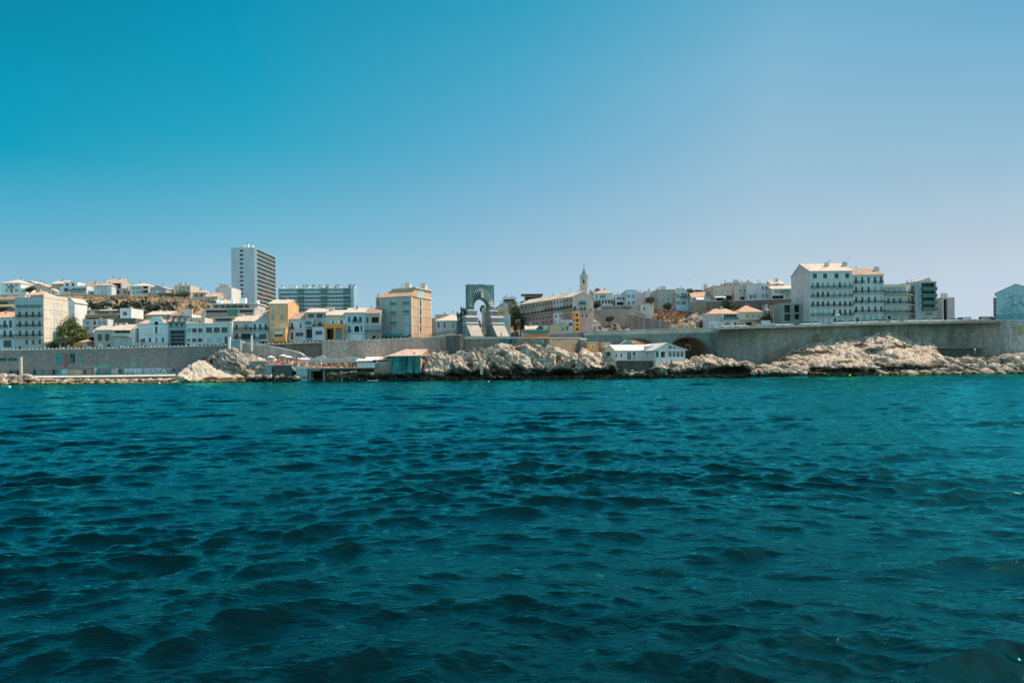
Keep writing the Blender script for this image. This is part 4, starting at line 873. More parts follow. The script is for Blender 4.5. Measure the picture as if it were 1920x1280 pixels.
B('house', 'plain white side wing with blank sunlit wall right of the loggia house', 245.3, 252, 657, 617, Y=243, d=14, col=(.74, .73, .7))
B('apartment_building', 'long low terraced block with orange awnings below the left cliff', 134, 232, 612, 581, Y=276, d=10, col=(.42, .34, .3), wins=[('D', 583, 589, 26, [155, 190]), ('D', 583, 589, 16, [218]), ('D', 592.5, 598, 20, [172, 215])], balc=[(590.5, 136, 232, 1.3, 'white'), (600, 136, 232, .8)], chim=[(165, 577, 1.2, 3), (205, 577, 1.2, 3)])
awning(BLD[-1], 156, 190, 592, .5, 1.5, (.66, .42, .18)); awning(BLD[-1], 209, 226, 592, .5, 1.5, (.66, .42, .18)); awning(BLD[-1], 190, 222, 580.5, .4, 1.6, (.7, .5, .28))
B('house', 'white modern cube house at the right end of the low terraced block', 225, 246, 606, 578, Y=272, d=9, col=WHITE, wins=[('g', 584, 591, 8, [234])])
B('apartment_building', 'white block with teal shutters behind the taupe houses on the left', 155, 202, 622, 598.5, Y=262, d=10, col=(.62, .64, .66), wins=[('s', 602, 608, 7, [164]), ('s', 612, 618, 7, [164]), ('G', 601.5, 608.5, 4, [177.5]), ('s', 602, 608, 5, [187, 195]), ('g', 612, 618, 4, [177.5, 187])])
B('building', 'windowless dark green box building behind the low taupe houses', 201, 254, 618, 597, Y=266, d=10, col=(.12, .16, .13), rcol=conc)
# baroque gabled white house
b = B('villa', 'white villa with curved ornamental gable between the taupe houses and hooped teal building', 260, 316, 650, 607, Y=244, d=11, col=(.68, .73, .76), roof=('gx', 600), rcol=T_PINK,
  wins=[('w', 614.5, 625, 6, [271, 281, 304]), ('G', 612, 625, 4, [293]), ('G', 633, 643, 4, [281, 305]), ('g', 632, 645, 4, [293]), ('G', 634, 642, 4, [270])], bands=(608, 628))
mb = MB(); a0, a1, zt0 = b['tx'](282.5), b['tx'](306), b['H']; c = (a0+a1)/2; w = (a1-a0)/2; hg = b['z'](593)-zt0
prof = [(a0-.6, zt0)]+[(c-w*math.cos(t)*(1 if abs(math.cos(t)) < .75 else 1.05), zt0+.35*hg+hg*.65*math.sin(t)) for t in [math.pi*i/16 for i in range(17)]]+[(a1+.6, zt0)]
mb.prism(prof, -.3, .2, plaster((.68, .73, .76)), 'y'); mb.build('gable', b['root'])
o_ = MB(); o_.tube([(c, -.35, zt0+.2), (c, -.33, zt0+.2)], .65, dark_m, 12); o_.build('round_window', b['root'])
b = B('garden_wall', 'low pale garden wall in front of the white villa', 252, 314, 651, 642.5, Y=241.5, d=.5, col=(.5, .52, .52), cat='wall')
# hooped teal building
b = B('office_building', 'teal building crowned by three dark hoops over a big dark glass front', 315.5, 348.5, 651, 603, Y=243, d=12, col=(.2, .3, .3), wins=[('G', 606, 613, 4.5, [321, 331, 341]), ('D', 619.5, 648, 27, [332.5])], bands=(617,))
mb = MB()
for px in (319.5, 331, 342.5):
    cx_, cz = b['tx'](px), b['z'](598.5)
    for y in (-.2, 5): mb.tube([(cx_+1.02*math.cos(t), y, cz+1.35*math.sin(t)) for t in [math.pi*2*i/20 for i in range(21)]], .17, frame_d, 6)
    for t in range(0, 20, 2): mb.tube([(cx_+1.02*math.cos(math.pi*t/10), -.2, cz+1.35*math.sin(math.pi*t/10)), (cx_+1.02*math.cos(math.pi*t/10), 5, cz+1.35*math.sin(math.pi*t/10))], .14, frame_d, 5)
mb.build('hoops', b['root'])
mb = MB()
for i in range(1, 6): x = b['tx'](319+i*4.5); mb.box(x-.05, x+.05, .2, .28, b['z'](648), b['z'](620), frame_d)
for yy in (627, 634, 641): mb.box(b['tx'](319.5), b['tx'](346), .19, .27, b['z'](yy)-.08, b['z'](yy)+.08, shut_teal)
mb.build('glazing_bars', b['root'])
B('house', 'white two storey house with round arched door right of the hooped building', 349, 381, 650, 607, Y=243, d=11, col=(.58, .62, .62), wins=[('G', 615.5, 623, 8.4, [364.5, 375.5]), ('s', 615.5, 623, 9, [354.5]), ('G', 634.5, 641, 8, [364, 375]), ('G', 635, 640, 4.6, [353.5]), ('x', 643.8, 649, 4.6, [353.2])], bands=(608, 627))
b = B('apartment_building', 'pale flat roofed building with roof terrace and sunlit right side wall', 381.5, 431, 650, 606.5, Y=243, d=12, col=(.58, .63, .64), wins=[('G', 613.5, 623.5, 11.5, [392, 406.5, 421]), ('l', 632, 642.5, 10, [393, 411]), ('G', 631, 648, 6.5, [424])], balc=[(607, 382, 430, .15, 'white')], bands=(608, 627.5))
block(b, 'roof_storey', 391, 432, 594.5, 606, 3.5, 10, plaster((.5, .5, .48)), lambda m, a, c, z0, z1: [m.box(a-.4, c+.4, 2.4, 10.4, z1, z1+.2, whitep), m.box(a+1, c-1, 3.46, 3.49, z0+.7, z1-.3, glassm())])
B('wall_pier', 'bright white end pier at the right of the roof terrace building', 431.3, 435.5, 650, 602.5, Y=241.5, d=13, col=(.75, .73, .7), cat='wall')
B('house', 'tan gabled house behind the white villa and the hooped teal building', 274, 319, 612, 590, Y=262, d=11, col=(.44, .34, .27), roof=('gx', 584), rcol=T_PALE, chim=[(300, 582, .9), (312, 583, .9)])
B('house', 'white cube house with tall chimney below the left cliff', 331, 360, 610, 589, Y=268, d=8, col=WHITE, wins=[('D', 592, 601, 12, [350])], chim=[(353, 580, 3.2, 4)])
B('house', 'small cream flat roofed house behind the round arched door house', 348, 384, 612, 596, Y=258, d=8, col=CREAM, wins=[('g', 600, 605, 3, [358, 374])])
# stepped terrace apartment block
b = B('apartment_building', 'terraced apartment block with long dark balconies in front of the white tower', 384, 478, 610, 578, Y=290, d=14, col=(.5, .46, .45), wins=[('D', 581, 590.5, 40, [406]), ('D', 581, 590.5, 16, [438]), ('D', 581, 590.5, 26, [462]), ('D', 595, 601, 80, [430])], balc=[(590.5, 385, 478, 1.3, 'white'), (602, 385, 478, 1)], bands=(579.5,))
block(b, 'set_back_storey', 391, 477, 569, 577.5, 3.5, 13, plaster((.5, .48, .46)), lambda m, a, c, z0, z1: [m.box(a-.5, c+.5, 2.2, 13.4, z1, z1+.3, whitep)]+[m.box(a+1+i*2.6, a+2.6+i*2.6, 3.44, 3.47, z0+.4, z1-.4, glassm()) for i in range(int((c-a-2)/2.6))])
block(b, 'green_screen', 429, 447, 580, 591, -1.35, -1.25, glassm((.04, .2, .17)))
for x0, x1, yt in ((394, 397, 558), (400.5, 404.5, 559.5), (421, 427, 557.5), (439, 450, 556), (470, 474, 561)): block(b, 'chimney', x0, x1, yt, 569, 6, 8, whitep)
mb = MB()
for i in range(7):
    x = b['tx'](419+i*5.5); z = b['z'](578)
    for k in range(9): mb.box(x-.5+random.random()*.7, x-.1+random.random()*.7, .4+random.random()*.4, 1, z+random.random()*.7, z+.5+random.random()*.6, leaf((.02, .03, .02), (.05, .06, .03)))
tag(mb.build('potted_plants', b['root']), kind='stuff')
B('house', 'beige pink house with cream roof and balcony right of the roof terrace building', 437.5, 471, 648, 602, Y=243, d=11, col=(.52, .45, .41), roof=('gx', 592.5), rcol=T_PALE, wins=[('G', 608, 619, 4, [443.5]), ('o', 608, 619, 5, [461]), ('G', 625, 636, 5, [444]), ('D', 625.5, 639, 18, [461])], balc=[(619, 438, 470.5), (636, 438, 470.5, .6)], chim=[(446, 589, .9), (455, 589.5, .9)], shut='s')
B('house', 'pale blue house with dark balcony left of the tall yellow house', 471.4, 503.5, 648, 602, Y=243, d=11, col=(.5, .6, .64), roof=('gx', 590), rcol=T_PALE, wins=[('G', 607.5, 619, 4.6, [478, 488, 498.5]), ('G', 626, 635.5, 13, [493]), ('G', 625, 636, 4, [477]), ('D', 640, 647, 14, [493])], balc=[(619, 472, 503), (636, 472, 486, .7)], chim=[(496, 588, 1)])
b = B('house', 'tall yellow house with cream top storey and sunlit gable side', 504.5, 540.5, 648, 569.5, Y=242, d=12, col=(.82, .43, .2), roof=('gx', 562.5), rcol=T_PALE, wins=[('p', 575, 581.5, 2.6, [512, 518.5, 530.5]), ('s', 589.5, 600, 4.6, [511.5]), ('s', 590, 600, 6.6, [529]), ('s', 608, 618, 4.6, [512]), ('w', 607, 614, 6, [529]), ('d', 624, 641, 5, [512])], bands=(582.5, 604), chim=[(509, 566, .7), (538, 561, .9)])
block(b, 'bay', 515.5, 539.8, 617, 641, -2.6, -.01, plaster((.82, .43, .2)), lambda m, a, c, z0, z1: [m.box(a-.12, c+.12, -2.75, -.012, z1, z1+.3, concl), m.box(a-.1, c+.1, -2.72, -.012, z0-.01, z0+1.0, plaster((.74, .36, .08))), m.box(a+.7, c-1, -2.64, -2.605, b['z'](632), b['z'](623.5), glassm()), m.box(a+.7, c-1, -2.7, -2.641, b['z'](626.5), b['z'](623.5), whitep), m.box(a-.1, a+.05, -2.72, -2.6, z0, z1+1, concl)]+[m.box(a+i*.5, a+i*.5+.1, -2.7, -2.62, z1+.3, z1+.9, concl) for i in range(int((c-a)/.5))])
B('house', 'white house with reddish tiled roof and shuttered windows right of the tall yellow house', 541, 573, 646, 598, Y=243, d=11, col=(.58, .58, .58), roof=('gx', 587), rcol=(.5, .36, .28), wins=[('G', 605, 617, 4.6, [547.5]), ('o', 605, 615, 5, [564]), ('d', 623, 636, 4.2, [547.5]), ('G', 623.5, 630, 15, [561.5])], balc=[(617.5, 543, 551.5, .5)], shut='w', bands=(600,))
b = B('house', 'grey house with blue bay window and cream roof left of the orange porch house', 573.3, 611, 646, 585.5, Y=243, d=11, col=(.4, .38, .37), roof=('gx', 579), rcol=T_PALE, wins=[('G', 588.5, 595.5, 11, [583.5, 599.5]), ('G', 588.5, 594, 3, [609]), ('G', 604, 612, 6, [600]), ('D', 617, 633, 13, [581])], balc=[(613, 588.5, 609.5, 1.4)], chim=[(577, 577, .9)])
block(b, 'bay', 573.6, 587.5, 600.5, 612, -1.4, -.01, plaster((.42, .55, .6)), lambda m, a, c, z0, z1: [m.box(a-.15, c+.15, -1.6, -.012, z1, z1+.25, concl), m.box(a+.2, c-.2, -1.43, -1.405, z0+.5, z1-.35, glassm((.06, .16, .18)))])
block(b, 'porch_block', 587.8, 610.8, 614, 646, -1.6, -.01, plaster((.58, .62, .65)), lambda m, a, c, z0, z1: [m.box(a-.1, c+.1, -1.7, -.012, z1, z1+.15, concl), m.box(b['tx'](594), b['tx'](606), -1.63, -1.605, b['z'](628), b['z'](620.5), glassm())])
b = B('house', 'beige house with bright orange ground floor porch', 611.3, 647, 645, 590.5, Y=243, d=11, col=(.55, .47, .38), roof=('gx', 582), rcol=T_PALE, wins=[('o', 601, 608, 4.2, [624.5]), ('o', 600.5, 608, 6.5, [640.5]), ('D', 616.5, 636, 15, [620]), ('s', 618, 636, 13, [637])], bands=(598.5,), chim=[(618, 576, 2.6, 5)], shut='w')
block(b, 'porch', 610, 648, 608, 615, -1.6, -.01, plaster((.86, .32, .07)), lambda m, a, c, z0, z1: [m.box(x-.35, x+.35, -1.55, -.9, b['z'](640), z0, plaster((.82, .31, .07))) for x in (a+.4, b['tx'](629.5), c-.4)]+[m.box(a-.1, c+.1, -1.7, -.012, z1, z1+.12, concl)])
b = B('house', 'light blue house with white framed round arched window', 647.4, 684, 645, 586, Y=243, d=11, col=(.42, .57, .64), roof=('gx', 578), rcol=T_PALE, wins=[('G', 593.5, 603.5, 4, [655, 676]), ('x', 593.5, 603.5, 6.4, [666]), ('G', 611, 622, 4, [655]), ('x', 611, 621, 2.6, [677.5]), ('x', 611.5, 622, 10, [669]), ('W', 627, 642, 22, [668])], bands=(587.5,), balc=[(604.5, 661, 678, .6), (623, 652, 658, .5)])
mb = MB(); xc, zc = b['tx'](669), b['z'](614.5); r = (b['tx'](674)-b['tx'](664))/2
for i in range(12):
    t0, t1 = math.pi*i/12, math.pi*(i+1)/12
    mb.prism([(xc+r*.98*math.cos(t0), zc+r*math.sin(t0)), (xc+r*1.3*math.cos(t0), zc+r*1.25*math.sin(t0)), (xc+r*1.3*math.cos(t1), zc+r*1.25*math.sin(t1)), (xc+r*.98*math.cos(t1), zc+r*math.sin(t1))], -.1, .1, whitep, 'y')
for s in (-1, 1): mb.box(xc+s*r*1.15-.14, xc+s*r*1.15+.14, -.1, -.004, b['z'](623), zc, whitep)
mb.build('arch_frame', b['root'])
B('house', 'grey tan house with reddish roof left of the tall building with blue shutters', 684.4, 713, 645, 587, Y=243, d=11, col=(.42, .38, .35), roof=('gx', 579.5), rcol=(.46, .3, .23), wins=[('G', 594.5, 605.5, 4, [689]), ('x', 594.5, 605, 13, [703.5]), ('s', 610.5, 623, 4.2, [689, 699, 708]), ('s', 629, 637, 5, [689]), ('D', 629.5, 639, 13, [704])], balc=[(623.5, 685, 713, .8)], bands=(589, 607.5))
# corner building rotated to face left
OCH = (.62, .41, .26)
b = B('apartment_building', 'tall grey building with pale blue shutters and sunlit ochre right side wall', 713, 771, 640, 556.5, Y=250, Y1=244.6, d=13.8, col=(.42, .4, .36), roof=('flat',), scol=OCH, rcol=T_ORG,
  wins=[('l', 560, 571.5, 4.6, [723]), ('l', 559.5, 571.5, 7.4, [738]), ('l', 559.5, 571, 8, [762.5]), ('l', 575, 588.5, 4.6, [723]), ('l', 574, 587.5, 7.4, [738]), ('l', 573.5, 587, 8, [762.5]), ('l', 594, 605.5, 4.6, [723]), ('l', 593.5, 608, 7.4, [738]), ('l', 593, 606.5, 8, [762.5]), ('l', 611.5, 623, 4.6, [723]), ('l', 611.5, 623, 7, [738]), ('l', 611, 622.5, 8, [762.5])],
  rw=[('G', 561, 574, .8, [6.2]), ('G', 577.5, 591, .8, [6.2]), ('G', 594, 607, .8, [6.2]), ('G', 612, 621, .8, [6.2])],
  balc=[(571.8, 734, 742, .4), (571.8, 758, 767, .4), (588.5, 734, 742, .4), (587.8, 758, 767, .4), (608, 734, 742, .5)], bands=(625,))
r_ = b['root']; L, H, d = b['L'], b['H'], b['d']; zt = b['z'](541)
mb = MB(); om = plaster(OCH); mb.box(3.6, L+.02, 2.6, d+.02, H-.3, zt, om)
mb.build('top_storey', r_)
mb = MB(); mb.box(3.2, L+.5, 2.3, d+.5, zt, zt+.35, concl); mb.box(L+.022, L+.3, 2.0, d+.3, H-.15, H+.2, concl)
for yy in (575.5, 592.5, 609.5): mb.box(L+.003, L+.1, .4, d, b['z'](yy)-.12, b['z'](yy)+.12, concl)
for y in (.02, 4.9, 7.1, d-.5): mb.box(L+.004, L+.09 if y > 1 else L+.12, y, y+.55, -3, H if y < 1 or y > 10 else H-.2, plaster((.68, .6, .5)))
mb.box(L+.023, L+.09, 4.6, 8.4, H+.3, zt-.1, plaster((.68, .6, .5))); mb.box(L+.091, L+.13, 5.2, 7.7, H+.7, zt-.5, shut_lt)
mb.build('quoins', r_)
mb = MB(); tm = tiles(T_ORG)
k = (zt-.1-H); a = [(-.5, -.5, H), (L+.3, -.5, H), (L+.3, 3.2, H+k), (1.6, 3.2, H+k)]
mb.poly(a, tm); mb.poly([(-.5, -.5, H), (1.6, 3.2, H+k), (1.6, d, H+k), (-.5, d, H)], tm); mb.poly([(1.6, 3.2, H+k), (3.62, 3.2, H+k), (3.62, d, H+k), (1.6, d, H+k)], tm); mb.poly([(L+.3, -.5, H), (L+.3, 3.2, H), (L+.3, 3.2, H+k)], om)
mb.build('tiled_slope', r_)
for x, y, h_, w in ((6.2, 9, 2.7, 2.0), (L-1.0, 10.5, 2.3, 1.8)):
    mb = MB(); mb.box(x-w/2, x+w/2, y-.8, y+.8, zt+.35, zt+h_, plaster(CREAM)); mb.box(x-w/2-.15, x+w/2+.15, y-.95, y+.95, zt+h_, zt+h_+.25, concl); mb.build('chimney', r_)
mb = MB()
for x, h_ in ((4, 1.2), (5, 2.4), (7.8, 1.5), (8.6, .9), (10, 1.1)): mb.tube([(x, 7, zt), (x, 7, zt+h_+.3)], .05, iron, 4); mb.box(x-.5, x+.5, 6.97, 7.03, zt+h_, zt+h_+.06, iron)
mb.build('antenna', r_)
mb = MB(); aw = plain((.05, .22, .22), .8, name='canvas'); a0, a1 = b['tx'](716), b['tx'](770)
mb.prism([(-.01, b['z'](625)), (-2.4, b['z'](629)), (-2.4, b['z'](631)), (-2.35, b['z'](631)), (-2.35, b['z'](629.4)), (-.01, b['z'](625.6))], a0, a1, aw); mb.build('awning', r_)
mb = MB(); mb.box(a0, a1, .3, .34, -1, b['z'](627), dark_m)
B('house', 'narrow tan back wing left of the tall grey building with blue shutters', 705, 714, 645, 557.5, Y=256, d=8, col=(.5, .4, .33), wins=[('G', 562, 573, 2.4, [709])], chim=[(710, 552, .8)])
# between corner building and monument
B('house', 'plain cream box house rising behind the low hip roofed villa', 816, 846, 630, 590, Y=272, d=9, col=(.6, .54, .46), rcol=conc)
B('house', 'small ochre side building tucked right of the tall grey building', 808, 818, 634, 597, Y=262, d=8, col=(.5, .42, .33))
b = B('villa', 'low pale villa with cream hipped roof between the tall building and the monument', 817, 872, 638, 601, Y=240, d=13, col=(.55, .52, .5), roof=('hip', 590.5), rcol=(.72, .6, .46), wins=[('G', 605, 613.5, 3, [822.5, 833.5]), ('s', 604, 615.5, 7, [850]), ('w', 618, 630, 6, [862])], bands=(621,))
# ramp and its parapet climbing to the monument
mb = MB(); rp = empty('ramp_wall', tuple(P(812, 634, 226))); tag(rp, 'stone ramp parapet with dark railing climbing towards the monument', 'wall')
o = rp.location; q = [(806, 632.5, 224), (826, 629, 226), (846, 625.5, 228), (868, 622, 230), (874, 622, 231)]
for (a, b_) in zip(q[:-1], q[1:]):
    A0, B0 = P(*a)-o, P(*b_)-o; dn = Vector((0, 0, -4)); k = Vector((0, .4, 0))
    mb.quad(A0+dn, B0+dn, B0, A0, plaster((.45, .38, .34))); mb.quad(A0, B0, B0+k, A0+k, concl); mb.quad(B0+dn+k, A0+dn+k, A0+k, B0+k, conc)
mb.build('parapet', rp); mb = MB()
for (a, b_) in zip(q[:-1], q[1:]):
    A0, B0 = P(*a)-o, P(*b_)-o
    for i in range(9): p = A0.lerp(B0, i/9)+Vector((0, .15, 0)); mb.box(p.x-.05, p.x+.05, p.y, p.y+.08, p.z, p.z+1.25, iron)
    for hh in (.6, 1.22): mb.tube([A0+Vector((0, .2, hh)), B0+Vector((0, .2, hh))], .05, iron, 4)
mb.build('railing', rp)
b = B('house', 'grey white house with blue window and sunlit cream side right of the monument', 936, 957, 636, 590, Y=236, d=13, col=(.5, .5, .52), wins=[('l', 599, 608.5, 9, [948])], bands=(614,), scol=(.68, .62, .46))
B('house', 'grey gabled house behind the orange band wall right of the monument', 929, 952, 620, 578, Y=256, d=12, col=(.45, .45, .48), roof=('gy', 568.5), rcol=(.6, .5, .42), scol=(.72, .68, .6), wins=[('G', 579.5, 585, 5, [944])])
B('house', 'small orange house with pale roof between the monument and the gabled grey house', 932, 951, 612, 580, Y=248, d=6, col=(.6, .34, .14), wins=[('x', 585, 588, 2.4, [941])], roof=('flat',))
B('house', 'tall narrow tan house seen through the monument arch', 903.5, 914, 632, 577.5, Y=247, d=10, col=(.55, .43, .32), wins=[('s', 586, 595, 2.6, [907.5]), ('s', 602, 612, 2.6, [907.5])])
# ================= white tower and slab
slabw = plain((.38, .5, .56), .5, name='pale_blue_panel')
b = B('tower_block', 'tall white high-rise slab with red balcony awnings dominating the left skyline', 434, 477.5, 604, 464.5, Y=450, d=36, col=(.45, .54, .62), found=8, wins=[('G', 468.3+8.05*i, 471.8+8.05*i, 6.4, [453.2]) for i in range(14)], roof=('flat',))
r_ = b['root']; L, H, d = b['L'], b['H'], b['d']
fh = 8.05/F*450; red = plain((.6, .13, .07), .8, name='red_awning'); awp = plain((.6, .32, .26), .8, name='faded_awning')
for k in range(17):
    z = H-.5-k*fh; mb = MB()
    mb.box(L+.01, L+1.5, .02, d, z-.17, z, whitep); bo = mb.build('balcony', r_)
    if k: mb = MB(); mb.box(L+1.42, L+1.48, .2, d-.1, z+.12, z+.95, plain((.1, .17, .19), .4, name='balcony_panel')); mb.build('railing', bo)
    mb = MB()
    for j in range(12):
        y = .4+j*3.0
        mb.quad((L+.012, y, z-fh+.1), (L+.012, y+2.5, z-fh+.1), (L+.012, y+2.5, z-.4), (L+.012, y, z-.4), glassm((.03, .08, .09)))
    mb.build('window', r_)
mb = MB()
for j in range(13): y = .1+j*3.0; mb.box(L+.02, L+1.3, y, y+.12, 0, H-.6, plaster((.25, .3, .32)))
mb.build('partition', r_)
for (k, y, w, mt) in ((5, 14, 6, red), (6, 15, 5, awp), (7, 30, 4, red), (9, 18, 6, red), (10, 26, 5, red), (10, 8, 7, red), (11, 2, 9, red), (12, 20, 6, awp), (12, 31, 4, red), (13, 12, 6, red), (13, 5, 4, awp), (14, 24, 7, red), (15, 4, 6, red), (8, 22, 3, awp), (3, 27, 4, awp), (15, 30, 4, red)):
    z = H-.75-k*fh; mb = MB(); mb.prism([(L+.05, z), (L+1.9, z-.75), (L+1.9, z-.95), (L+.05, z-.2)], y, y+w, mt, 'y'); mb.build('awning', r_)
mb = MB(); mb.box(L+1.5, L+1.75, d-.3, d, 0, H-.1, whitep); mb.box(L+.01, L+1.6, -.05, .02, 0, H-.1, whitep); mb.build('fin', r_)
for x, y, w, h_ in ((L*.48, 2, 1.3, 2.4), (L*.6, 3, 2.0, 3.0), (L*.82, 3, 1.2, 2.2), (L*.55, 14, 3, 2.2), (L*.6, 25, 3, 2)): mb = MB(); mb.box(x-w/2, x+w/2, y, y+2, H-.3, H+h_, whitep); mb.tube([(x, y+1, H+h_), (x, y+1, H+h_+1)], .25, frame_d, 6); mb.build('chimney', r_)
b = B('apartment_building', 'long white balconied slab block on the skyline right of the white tower', 522, 664, 600, 540.5, Y=430, d=14, col=(.25, .36, .42), scol=(.25, .42, .52), found=10, roof=('flat',))
r_ = b['root']; L, H, d = b['L'], b['H'], b['d']; fh = 7.35/F*430; cols = [526, 545.5, 557.5, 571, 585.5, 601, 614.5, 628.5, 643.5, 657]
dk = {2, 5, 8}
for k in range(8):
    z = H-k*fh; mb = MB(); gm_ = MB()
    for i, a_ in enumerate(cols[:-1]+[657]):
        if i >= len(cols)-1: break
        x0, x1 = b['tx'](cols[i])+.25, b['tx'](cols[i+1])-.25
        if i in dk: gm_.box(x0, x1, -.02, -.01, z-fh+.5, z-.3, glassm((.02, .06, .06))); mb.box(x0, x1, -.7, -.02, z-.32, z-.15, slabw); mb.box(x0, x1, -.68, -.64, z-fh+.1, z-fh+.9, glassm((.05, .2, .2)))
        else: gm_.box(x0, x1, -.06, -.01, z-fh*.72, z-fh*.22, glassm((.03, .1, .12))); mb.box(x0-.1, x1+.1, -.14, -.012, z-fh*.2, z+.02, slabw); mb.box(x0-.1, x1+.1, -.12, -.012, z-fh*.98, z-fh*.74, slabw)
        for q in range(1, 4): xx = x0+(x1-x0)*q/4; mb.box(xx-.06, xx+.06, -.1, -.061, z-fh+.4, z-.3, slabw)
    gm_.build('window', r_); mb.build('balcony', r_)
mb = MB(); g = random.Random(3)
for px in (526, 540, 546, 551, 566, 571, 575, 583, 586, 596, 601, 609, 613, 626, 629, 634, 652, 656, 661): x = b['tx'](px); w = g.uniform(.5, 1.3); mb.box(x-w, x+w, 3, 5, H-.2, H+g.uniform(1.2, 2.1), whitep); mb.box(x-.35, x+.35, 3.5, 4.2, H+1.2, H+g.uniform(2.3, 2.8), frame_d)
tag(mb.build('chimneys', r_), kind=None)
block(b, 'end_wall', 658.5, 664, 541, 602, -.6, .0, plaster((.28, .46, .58)))
B('apartment_building', 'grey white windowless block with rooftop railings left of the white tower', 404, 434, 575, 539, Y=400, d=14, col=(.62, .6, .6), chim=[(413, 533, 1.5), (421, 534, 2.2), (428, 535, 2)])
# ================= left ridge houses
H_ = lambda label, x0, x1, yb, yt, Y=350, **k: B('house', label, x0, x1, yb, yt, Y=Y, found=8, group=g_hl, **{**dict(d=10), **k})
H_('white two storey villa with shallow hipped roof at the far left of the ridge', 2, 39, 556, 530.5, col=WHITE, roof=('hip', 525), rcol=T_PALE, wins=[('s', 532, 537, 4, [12.5]), ('s', 532, 538, 6, [21.5]), ('s', 532.5, 537, 6, [31]), ('s', 541.5, 547, 4, [12.5]), ('G', 541.5, 549, 3.4, [21.5]), ('s', 542, 547, 6, [31])], balc=[(540, 17, 26, .8)])
H_('small white annexe right of the far left villa on the ridge', 39, 49, 556, 541, Y=349, col=WHITE, d=7, wins=[('s', 544, 547.5, 6, [44])])
H_('white gabled house at the back of the ridge behind the pink gabled house', 44, 72, 556, 534, Y=366, col=(.7, .66, .62), roof=('gy', 527), rcol=T_PALE)
H_('big blank pink gabled house in front of the white gabled house on the ridge', 51, 96, 556, 541, Y=358, col=(.58, .45, .4), roof=('gy', 531), rcol=T_PINK, ridge_x=72, d=14)
H_('low white gabled cottage between the pink gabled house and the tan gabled house', 84, 107, 556, 547, Y=352, col=WHITE, roof=('gy', 541), rcol=T_PALE, wins=[('G', 547, 551, 3, [92, 100])])
H_('tan gabled house left of the white balcony villa on the ridge', 96.5, 122, 554, 532, Y=358, col=(.46, .35, .29), roof=('gx', 527), rcol=T_PALE, wins=[('G', 533, 538, 4, [114])])
H_('white modern villa with glazed balcony in the middle of the left ridge', 112, 163, 556, 536.5, Y=348, col=(.62, .66, .68), wins=[('G', 540, 546, 8, [124, 139, 148, 157])], balc=[(546.5, 133, 163, 1.6, 'glass')])
H_('white upper storey block standing behind the glazed balcony villa', 120, 145, 550, 529, Y=356, col=WHITE, wins=[('G', 531, 536, 5, [126, 137])])
H_('tan roofed house partly hidden behind the glazed balcony villa', 155, 176, 556, 540, Y=358, col=(.42, .35, .3), roof=('gx', 530), rcol=(.5, .36, .25), wins=[('G', 544, 549, 5, [168])])
H_('pale blue white house with pink roof edge left of the glass fronted gabled house', 176, 209, 558, 535, Y=350, col=(.6, .64, .68), roof=('hip', 531), rcol=T_PINK, wins=[('l', 536, 541, 4, [184, 191, 198]), ('l', 544, 553, 3.4, [192, 198])])
H_('tall gabled house with glazed teal front near the middle of the left ridge', 196, 228, 560, 530.5, Y=355, col=(.44, .42, .4), roof=('gx', 524), rcol=T_PINK, wins=[('D', 531.5, 541, 14, [219]), ('g', 544, 551, 10, [219])])
H_('small tan house between the glass fronted house and the white three storey villa', 228.5, 240, 558, 541, Y=352, col=(.5, .38, .28), wins=[('G', 545, 550, 3, [234])], d=8)
H_('white three storey villa with dark loggias on the left ridge', 243, 279, 560, 536, Y=350, col=(.66, .62, .58), roof=('hip', 531.5), rcol=T_PALE, wins=[('s', 538, 543, 4, [251, 257.5, 263]), ('D', 537, 541, 9, [272.5]), ('D', 544, 548.5, 9, [272.5]), ('s', 546, 550, 4, [251, 257.5, 263])], balc=[(549, 267, 278, .8)])
H_('grey beige gabled house right of the white three storey villa', 281, 311, 560, 541, Y=348, col=(.42, .4, .38), roof=('gy', 535.5), rcol=(.5, .42, .36), wins=[('w', 544, 549, 7, [295]), ('w', 552, 557, 7, [295])])
H_('beige apartment house with white balconies and roof chimneys above the green trees', 327, 357, 560, 535, Y=356, col=(.58, .48, .4), wins=[('g', 538, 542.5, 5, [338, 345]), ('g', 545, 550, 5, [338, 345]), ('G', 538, 542, 2.4, [352])], balc=[(543.4, 335, 349, .8, 'white'), (551, 335, 349, .8, 'white')], chim=[(330, 531, .7), (341, 530.5, .9), (350, 532, .9)])
H_('small pink lean-to left of the beige apartment house', 317, 327, 560, 543, Y=354, col=(.5, .36, .3), d=7, wins=[('G', 546, 550, 3, [322])])
H_('low pinkish beige house with cream roof right of the beige apartment house', 361, 386, 562, 548.5, Y=352, col=(.54, .43, .38), roof=('hip', 544.5), rcol=T_PINK, wins=[('G', 551, 556, 4, [368, 378])], chim=[(376, 544, 1)])
H_('jumble of low tan roofs at the right end of the left ridge', 384, 408, 572, 556, Y=340, col=(.5, .42, .36), roof=('gx', 550), rcol=T_PINK, wins=[('G', 559, 563, 3, [392, 400])], chim=[(396, 549, 1), (404, 551, .8)])
H_('cream low house with flat roof just left of the white tower base', 400, 420, 576, 561, Y=330, col=CREAM, wins=[('G', 564, 569, 3, [406, 413])])
wall_run('retaining_wall', 'long low grey retaining wall along the top of the left cliff', [(-60, 553, 342), (60, 553.5, 342), (140, 552, 340), (220, 554, 338), (262, 556, 337), (300, 559, 336)], conc, zb=25, cat='retaining wall', thick=.5)
wall_run('retaining_wall', 'pale concrete retaining wall under the trees at the right end of the left ridge', [(303, 557, 332), (350, 560, 331), (372, 561, 330)], concl, zb=30, cat='retaining wall', thick=.5)
